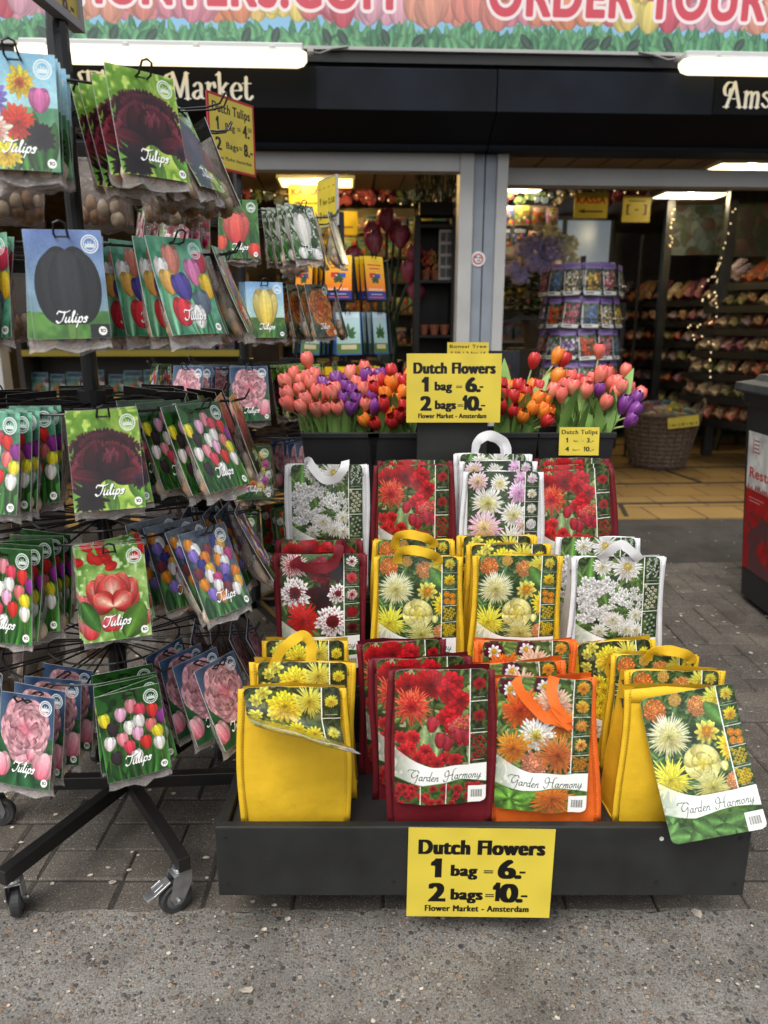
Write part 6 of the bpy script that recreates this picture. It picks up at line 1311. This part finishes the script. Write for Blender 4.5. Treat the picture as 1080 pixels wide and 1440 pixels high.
R3 = rack("kit_rack","third narrow black rack of yellow starter kits behind the tulip planters",KX,KY,[1.52,1.28,1.04],1.74,[0,90,180,270],.3,[0,10,-6],8,brakes=(),hub_r=.16,hook_r=.23)

# ---- one pack of each kind: printed card, clear bag, bulbs
PD = {"mixed": (d_mixed,"mixed fringed tulips"), "dark": (d_dark,"dark maroon fringed tulip"), "black": (d_black,"single black tulip on blue"), "pastel": (d_pastel,"pastel mixed tulips on teal"), "field": (d_field,"field of many coloured tulips"),
      "teal": (lambda: d_field(True),"many tulips on pale teal"), "parrot": (d_parrot,"red and white parrot tulip"), "crocus": (d_crocus,"orange and violet mix"), "peony": (d_peony,"pink double tulip on blue"), "coral": (d_coral,"coral red tulip"),
      "white": (d_white,"white tulip"), "yellow": (d_yellow,"yellow tulip on sky blue"), "orange": (d_orange,"orange double tulip"), "double": (d_double,"small red and yellow doubles"), "pinkmix": (lambda: d_double(True),"pink and white bouquet")}
M_pback = bpy.data.materials.new("pack_back"); M_pback.use_nodes = True; t = M_pback.node_tree; b = t.nodes["Principled BSDF"]; tc = t.nodes.new("ShaderNodeTexCoord"); sp = t.nodes.new("ShaderNodeSeparateXYZ"); t.links.new(tc.outputs["UV"], sp.inputs[0])
rp = t.nodes.new("ShaderNodeValToRGB"); rp.color_ramp.interpolation = 'CONSTANT'; rp.color_ramp.elements[0].color = (.30,.22,.17,1); rp.color_ramp.elements[1].position = .74; rp.color_ramp.elements[1].color = (.012,.011,.011,1); t.links.new(sp.outputs[1], rp.inputs[0]); t.links.new(rp.outputs[0], b.inputs["Base Color"]); sset(b, Roughness=.35)
M_film = bpy.data.materials.new("clear_film"); M_film.use_nodes = True; t = M_film.node_tree; b = t.nodes["Principled BSDF"]; out = t.nodes["Material Output"]
sset(b, Base_Color=(.78,.74,.71,1), Roughness=.13, Specular_IOR_Level=1.0); tr = t.nodes.new("ShaderNodeBsdfTransparent"); tr.inputs[0].default_value = (.95,.93,.92,1); mxs = t.nodes.new("ShaderNodeMixShader")
fr = t.nodes.new("ShaderNodeLayerWeight"); fr.inputs[0].default_value = .35; tc = t.nodes.new("ShaderNodeTexCoord"); nz = t.nodes.new("ShaderNodeTexNoise"); nz.inputs["Scale"].default_value = 60; nz.inputs["Detail"].default_value = 3; t.links.new(tc.outputs["Object"], nz.inputs["Vector"])
mr = t.nodes.new("ShaderNodeMapRange"); mr.inputs[1].default_value = 0; mr.inputs[2].default_value = 1; mr.inputs[3].default_value = .07; mr.inputs[4].default_value = .60; t.links.new(fr.outputs["Facing"], mr.inputs[0])
ad = t.nodes.new("ShaderNodeMath"); ad.operation = 'MULTIPLY_ADD'; ad.inputs[1].default_value = .13; t.links.new(nz.outputs[0], ad.inputs[0]); t.links.new(mr.outputs[0], ad.inputs[2])
bp = t.nodes.new("ShaderNodeBump"); bp.inputs["Strength"].default_value = .9; bp.inputs["Distance"].default_value = .006; t.links.new(nz.outputs[0], bp.inputs["Height"]); t.links.new(bp.outputs[0], b.inputs["Normal"])
t.links.new(ad.outputs[0], mxs.inputs[0]); t.links.new(tr.outputs[0], mxs.inputs[1]); t.links.new(b.outputs[0], mxs.inputs[2]); t.links.new(mxs.outputs[0], out.inputs[0])
M_bulbs = mat("tulip_bulb",(.34,.20,.10),.6,var=.5,vscale=35); M_bulbs2 = mat("pale_bulb",(.5,.40,.28),.6,var=.35,vscale=35)
PWD, PH = .125, .183
def card_y(u, t_, k): return -.0015 - (.004+.009*k)*t_**2 - .003*(1-u*u)*t_
def card_mesh(m, k, name="card"):
    g = MB(); us = [-1,-.5,0,.5,1]; ts = [1,.8,.6,.4,.2,.08,0]
    g.grid(lambda u,t_: ((u*PWD/2, card_y(u,t_,k), .014-PH*t_),(u*.5+.5,1-t_)), us, ts)
    g.grid(lambda u,t_: ((u*PWD/2, card_y(u,t_,k)+.0012, .014-PH*t_),(u*.5+.5,1-t_)), us, ts, m=1, flip=True)
    n = len(us); g.add([(-PWD/2,card_y(1,t_,k)+q,.014-PH*t_) for t_ in ts for q in (0,.0012)] , [(2*i,2*i+1,2*i+3,2*i+2) for i in range(len(ts)-1)], 2); g.add([(PWD/2,card_y(1,t_,k)+q,.014-PH*t_) for t_ in ts for q in (0,.0012)] , [(2*i,2*i+2,2*i+3,2*i+1) for i in range(len(ts)-1)], 2)
    g.add([(-PWD/2,card_y(1,0,k),.014),(PWD/2,card_y(1,0,k),.014),(PWD/2,card_y(1,0,k)+.0012,.014),(-PWD/2,card_y(1,0,k)+.0012,.014)],[(0,1,2,3)],2)
    return g.mesh(name, [m, M_pback, M_cardback], True)
def film_mesh(seed):
    R = random.Random(seed); g = MB(); us = [-1,-.8,-.5,-.2,.1,.4,.7,.9,1]; ts = [0,.12,.28,.44,.6,.74,.86,.94,1]; ph = [R.uniform(0,6) for _ in range(8)]; Ht = R.uniform(.156,.168); th = R.uniform(.032,.048)
    def w_(t_): return .0600*(1+.045*sin(t_*5+ph[0]))
    def thick(u, t_): return .002 + th*max(0,sin(pi*t_**1.6))**.8*(1-u*u)**.5*(1+.18*sin(u*7+ph[1]+t_*6))
    def bot(u, t_): return (.004*sin(u*5+ph[2])+.0022*sin(u*13+ph[3]))*t_**6
    def zz(u, t_): return -.024-Ht*t_-bot(u,t_)
    def fy(u, t_): return card_y(u,min(1,t_),.5)+.0022+.004*t_ + (0 if t_ < .9 else .006*sin(u*9+ph[4])*(t_-.9)/.1)
    g.grid(lambda u,t_: ((u*w_(t_), fy(u,t_), zz(u,t_)),(0,0)), us, ts[::-1]); g.grid(lambda u,t_: ((u*w_(t_)*(1+.03*sin(t_*9+ph[5])), fy(u,t_)+thick(u,t_)+.003*sin(u*11+t_*13+ph[6])*sin(pi*t_), zz(u,t_)),(0,0)), us, ts[::-1], flip=True)
    return g.mesh("film_bag", M_film, True)
def bulbs_mesh(seed):
    R = random.Random(seed); g = MB()
    for k in range(7): g.blob((-.039+.026*(k % 4)+R.uniform(-.006,.006), .010+R.uniform(-.003,.004), -.160+.026*(k//4)+R.uniform(-.006,.006)), R.uniform(.013,.018), .012, R.uniform(.015,.02), 8, 6, R.choice((0,1)), .35)
    return g.mesh("bulbs", [M_bulbs, M_bulbs2], True)
FILM = [film_mesh(40+i) for i in range(5)]; BULB = [bulbs_mesh(60+i) for i in range(4)]
PACKC = {}; 
for k_, (f_, nm) in PD.items():
    m_ = mat_img("pack_print_"+k_, f_(), .25, coat=.25, bump=.05); PACKC[k_] = [card_mesh(m_, q) for q in (.2,1.0)]
proto = None
def pack(design, label, loc, rot, group):
    global proto; R = random
    sw = {"card": R.choice(PACKC[design]), "film_bag": R.choice(FILM), "bulbs": R.choice(BULB)}
    if proto is None:
        proto = thing("bulb_pack", label, "bulb pack", loc, 0, group, rot); link("card", sw["card"], proto); link("film_bag", sw["film_bag"], proto); link("bulbs", sw["bulbs"], proto); return proto
    o = copy_tree(proto, label, loc, rot, sw); o["group"] = group; return o
DN = {0:"front",36:"front right",72:"right",108:"rear right",144:"inner rear right",180:"rear",216:"inner rear left",252:"rear left",288:"left",324:"front left"}
TN = ["top","second","third","fourth","lowest"]
def fill(x, y, tiers, offs, plan, rackname, group, r0=.345):
    for ti, z in enumerate(tiers):
        for k in range(10):
            a = offs[ti] + 36*k; key = 36*k; spec = plan[ti].get(key)
            if not spec: continue
            design, n, tilt, step, roll, dr = (list(spec) + [None]*6)[:6]; dr = dr or 0; tilt = 6 if tilt is None else tilt; step = .026 if step is None else step; roll = roll or 0
            for i in range(n):
                r = r0 - dr - i*step*rnd(.85,1.12); ar = radians(a); tl = radians(max(2.5, tilt - i*tilt*.10) + rnd(-2.5,3.5)); ro = radians(roll + rnd(-2,2) + (rnd(-4.5,4.5) if i else 0))
                loc = (x + sin(ar)*r + cos(ar)*rnd(-.003,.003), y - cos(ar)*r + sin(ar)*rnd(-.003,.003), z + .004 - .002*(i > 0))
                pack(design, "%s pack, %s, %s hook, %s tier of %s" % (PD[design][1], "outermost" if i == 0 else ORD[i], DN[key], TN[ti], rackname), loc, (-tl, ro, ar + radians(rnd(-4,4) + (rnd(-7,7) if i else 0))), group)
# plan per tier: hook direction -> design, how many, lean, spacing, roll
F_ = lambda *ds: {k: s for k, s in zip((72,108,144,180,216,252,288), ds)}
PL1 = [
 {0:("mixed",5,4,.022), 36:("dark",4,14,.052), 324:("mixed",3,8,.03), **F_(("dark",3,22,.035,0,.085),("white",4,18,.034,0,.05),("dark",2,8,.05),("pastel",2,8,.05),("coral",2,8,.05),("coral",2,8,.05),("teal",2,9,.04))},
 {0:("black",4,3,.016), 36:("pastel",4,12,.052), 324:("pastel",4,8,.028), **F_(("pastel",4,15,.032,0,.02),("double",4,16,.034,0,.03),("orange",2,8,.05),("coral",2,8,.05),("yellow",2,8,.05),("coral",2,8,.05),("pastel",2,10,.05))},
 {0:("dark",4,3,.016), 36:("field",4,18,.052), 324:("teal",5,9,.028), **F_(("dark",4,17,.034,0,.01),("coral",4,18,.034,0,.02),("teal",3,8,.05),("dark",3,8,.05),("field",3,8,.05),("teal",2,8,.05),("teal",2,10,.05))},
 {0:("parrot",5,2,.014), 36:("crocus",4,22,.052), 324:("field",5,10,.032), **F_(("crocus",4,20,.036,0,.01),("field",4,18,.034,0,.02),("parrot",3,8,.05),("field",3,8,.05),("parrot",3,8,.05),("field",2,8,.05),("crocus",2,12,.05))},
 {0:("field",5,6,.024,-3), 36:("peony",4,19,.052), 324:("peony",4,8,.04), **F_(("peony",4,20,.045),("field",4,15,.034),("peony",2,8,.05),("crocus",2,8,.05),("peony",2,8,.05),("field",2,8,.05),("crocus",2,10,.05))}]
PL2 = [
 {0:("coral",4,4,.02), 36:("white",4,11,.045), 324:("pinkmix",4,5,.03), 72:("white",2,10,.05), 288:("pinkmix",2,8,.04), 144:("coral",1,5), 252:("pinkmix",1,5)},
 {0:("yellow",4,6,.036), 36:("orange",4,12,.045), 324:("orange",4,6,.03), 288:("double",2,8,.04), 72:("yellow",2,8,.05), 144:("coral",1,5)},
 {0:("peony",4,4,.02), 36:("dark",4,7,.045), 324:("peony",4,8,.045), 288:("field",2,8,.04), 72:("dark",2,8,.05), 144:("coral",1,5)},
 {0:("double",4,5,.025), 36:("peony",4,8,.045), 324:("double",3,6,.03), 288:("field",2,8,.04), 72:("peony",2,8,.05)},
 {0:("double",4,5,.03), 36:("double",4,8,.045), 324:("double",4,6,.03), 288:("pinkmix",2,8,.04), 72:("double",2,8,.05)}]
fill(RX, RY, T1, O1, PL1, "near rack", "tulip bulb packs on the near rack", .318)
fill(BX, BY, T2_, O2, PL2, "second rack", "tulip bulb packs on the second rack")
# starter kits on the third rack
KM = [mat_img("kit_print", d_kit(), .3, coat=.2), mat_img("leaf_kit_print", d_kit(False), .3, coat=.2)]
def kit_mesh(m):
    g = MB(); W, H, Dp = .058, .175, .009
    g.add([(-W,-Dp,-H),(W,-Dp,-H),(W,-.001,.012),(-W,-.001,.012)],[(0,1,2,3)],0,[(0,0),(1,0),(1,1),(0,1)]); g.add([(-W,-Dp,-H),(W,-Dp,-H),(W,-.001,.012),(-W,-.001,.012),(-W,Dp,-H),(W,Dp,-H),(W,.001,.012),(-W,.001,.012)],[(5,4,7,6),(1,0,4,5),(0,3,7,4),(2,1,5,6),(3,2,6,7)],1); return g.mesh("kit_card",[m,M_dark])
KMESH = [kit_mesh(m) for m in KM]
for ti, z in enumerate((1.52,1.28,1.04)):
    for k in range(8):
        a = radians((0,10,-6)[ti]+45*k)
        for i in range(3 if k in (0,1,7) else 1):
            r = .215 - i*.03; o = bpy.data.objects.new("starter_kit", KMESH[1 if ti == 1 else 0]); COL.objects.link(o); o.location = (KX+sin(a)*r, KY-cos(a)*r, z+.003); o.rotation_euler = (radians(-4+rnd(-1,1)),rnd(-.03,.03),a)
            tag(o,"%s, %s on %s hook, %s tier of third rack" % ("pale blue leaf" if ti == 1 else "yellow and orange starter kit", ORD[i], ("front","front right","right","rear right","rear","rear left","left","front left")[k], TN[ti]),"seed kit","starter kits on the third rack")
# ---- signs on the racks
o = flat_sign("rack_sign","yellow and red Dutch Tulips bag price sign on the second rack",sign(S_BAG48,.98,380,frame=(.68,.07,.08)),.225,.235,at(326,191,2.80),radians(57),0,0,.006,.3,edge=(.35,.03,.04))
o = flat_sign("rack_sign","yellow price sign in a pale frame on the pole of the third rack",sign(S_POLE,1.05,300,frame=(.62,.62,.58)),.20,.21,at(461,285,3.62),radians(-60),0,0,.012,.3,edge=(.5,.5,.48))
M_frame = mat("grey_frame",(.34,.34,.35),.4)
rs = thing("top_sign","grey framed yellow sign tipped askew on top of the near rack","sign",(0,0,0)); dx = Vector((.03,1,0)).normalized(); nn = Vector((1,-.03,0)).normalized(); R_ = Matrix.Rotation(radians(2), 3, nn)
ex = R_ @ dx; ez = R_ @ Vector((0,0,1)); cr_ = P(112,47,1.72)
def sp_(u, v, w_): return cr_ - ex*u + ez*v + nn*w_
g = MB(); W_, H_ = .30, .22
for (u0,u1,v0,v1) in ((0,W_,0,.016),(0,W_,H_-.016,H_),(0,.016,.016,H_-.016),(W_-.016,W_,.016,H_-.016)):
    vs = [sp_(u,v,w_) for w_ in (-.012,.012) for u,v in ((u0,v0),(u1,v0),(u1,v1),(u0,v1))]; g.add(vs,[(0,1,2,3)[::-1],(4,5,6,7),(0,1,5,4),(1,2,6,5),(2,3,7,6),(3,0,4,7)])
g.build("frame", M_frame, rs)
g = MB(); vs = [sp_(u,v,.006) for u,v in ((W_-.016,.016),(.016,.016),(.016,H_-.016),(W_-.016,H_-.016))]; g.add(vs,[(0,1,2,3)],0,[(0,0),(1,0),(1,1),(0,1)]); g.build("sheet", mat_img("top_sign_print", sign(S_BAG48,.72,300), .3), rs)
g = MB(); g.tube([(RX,RY,1.70),(RX,RY,1.80),(RX+.004,RY+.003,1.90)],[.023,.021,.019],10); tp = g.build("tape_wrap", mat("black_tape",(.012,.012,.012),.25,bump=.9,bscale=40), R1); tp.matrix_parent_inverse = Matrix.Translation((-RX,-RY,0))

# ------------------------------------------------------------------ wheelie bin
M_bin = mat("charcoal_bin_plastic",(.014,.015,.017),.5,var=.35,vscale=12,bump=.2,bscale=60); M_lid = mat("weathered_bin_lid",(.045,.046,.048),.6,var=.35,vscale=14)
def rring(cx, cy, w_, d, r, z, n=5):
    o = []
    for qx, qy, a0 in ((1,-1,-pi/2),(1,1,0),(-1,1,pi/2),(-1,-1,pi)):
        for k in range(n+1): a = a0 + pi/2*k/n; o.append((cx+qx*(w_/2-r)+cos(a)*r, cy+qy*(d/2-r)+sin(a)*r, z))
    return o
def rstack(g, rings, m=0, closed=True):
    n = len(rings[0]); g.add([p for r in rings for p in r], [(i*n+j,i*n+(j+1) % n,(i+1)*n+(j+1) % n,(i+1)*n+j) for i in range(len(rings)-1) for j in range(n)] + ([tuple(range(n))[::-1], tuple((len(rings)-1)*n+j for j in range(n))] if closed else []), m)
bn_ = thing("wheelie_bin","black wheelie bin with a red and white waste sticker at the right edge","wheelie bin",(1.885,2.955,0),radians(-1))
g = MB(); rstack(g,[rring(0.015,.0,.49,.66,.06,.03),rring(.01,0,.51,.68,.06,.25),rring(0,0,.575,.72,.05,.90),rring(0,0,.60,.735,.045,.905),rring(0,0,.605,.74,.045,.955)]); g.build("body", M_bin, bn_, smooth=False, bevel=.004)
g = MB(); rstack(g,[rring(-.0,0,.655,.80,.05,.957),rring(0,0,.665,.81,.05,.965),rring(0,0,.66,.805,.05,.995),rring(0,0,.62,.765,.05,1.0),rring(0,0,.56,.70,.06,1.008),rring(0,0,.53,.67,.06,1.032),rring(0,0,.46,.6,.06,1.038)]); g.build("lid", M_lid, bn_, bevel=.003)
g = MB(); g.tube([(.33,-.2,.94),(.37,-.2,.96),(.37,.2,.96),(.33,.2,.94)],.015,8); g.build("handle", M_bin, bn_)
for s in (-1,1): g = MB(); g.lathe([(.02,-.025),(.09,-.025),(.10,-.015),(.10,.015),(.09,.025),(.02,.025)],24,Matrix.Translation((.24,s*.30,.10)) @ Matrix.Rotation(radians(90),4,'X')); g.build("wheel", M_tyre, bn_)
c = Cv(420,1.12,(.62,.03,.05)); c.rect(0,0,1,.46,(.80,.80,.78)); c.a *= (.84+.3*vnoise(c.h,c.w,14))[...,None]
nz_ = np.clip((vnoise(c.h,c.w,6)*.6+vnoise(c.h,c.w,22)*.4-.54)*9,0,1); nz_[:int(.5*c.w)] *= .15; c.a[:] = c.a*(1-nz_[...,None]*.8)+A3((.25,.22,.23))*nz_[...,None]*.8
c.text("Restafval",.05,.62,.36,.085,(.72,.05,.06),.05)
for k in range(34): x = .01+k/34; hgt = .02+.05*RS.rand(); c.petal(x,.468,hgt,.012,-pi/2,(.62,.03,.05),(.62,.03,.05),.4,0)
for k in range(4): c.rect(.1,.06+k*.03,.1+.05+.06*RS.rand(),.07+k*.03,(.6,.1,.1))
c.rect(.08,.05,.09,.17,(.6,.1,.1)); c.rect(.06,.52,.3,.525,(.8,.75,.75)); c.rect(.06,.545,.24,.55,(.8,.75,.75))
g = MB(); W_ = .56
def sx(z): return .01-.01*(z-.25)/.65-(.51+(.575-.51)*(z-.25)/.65)/2-.003 if z > .25 else .01+.005*(.25-z)/.22-(.51-.02*(.25-z)/.22)/2-.003
g.grid(lambda u,v: ((sx(.17+.62*v), .28-W_*u, .17+.62*v+ (.035*sin(pi*min(1,u*1.0))*0)), (u,v)), [0,.25,.5,.75,1],[0,.25,.5,.75,1]); stk = g.build("waste_sticker", mat_img("waste_sticker_print", c, .45), bn_, solid=.0016)
# sill of a sign frame left of the near rack
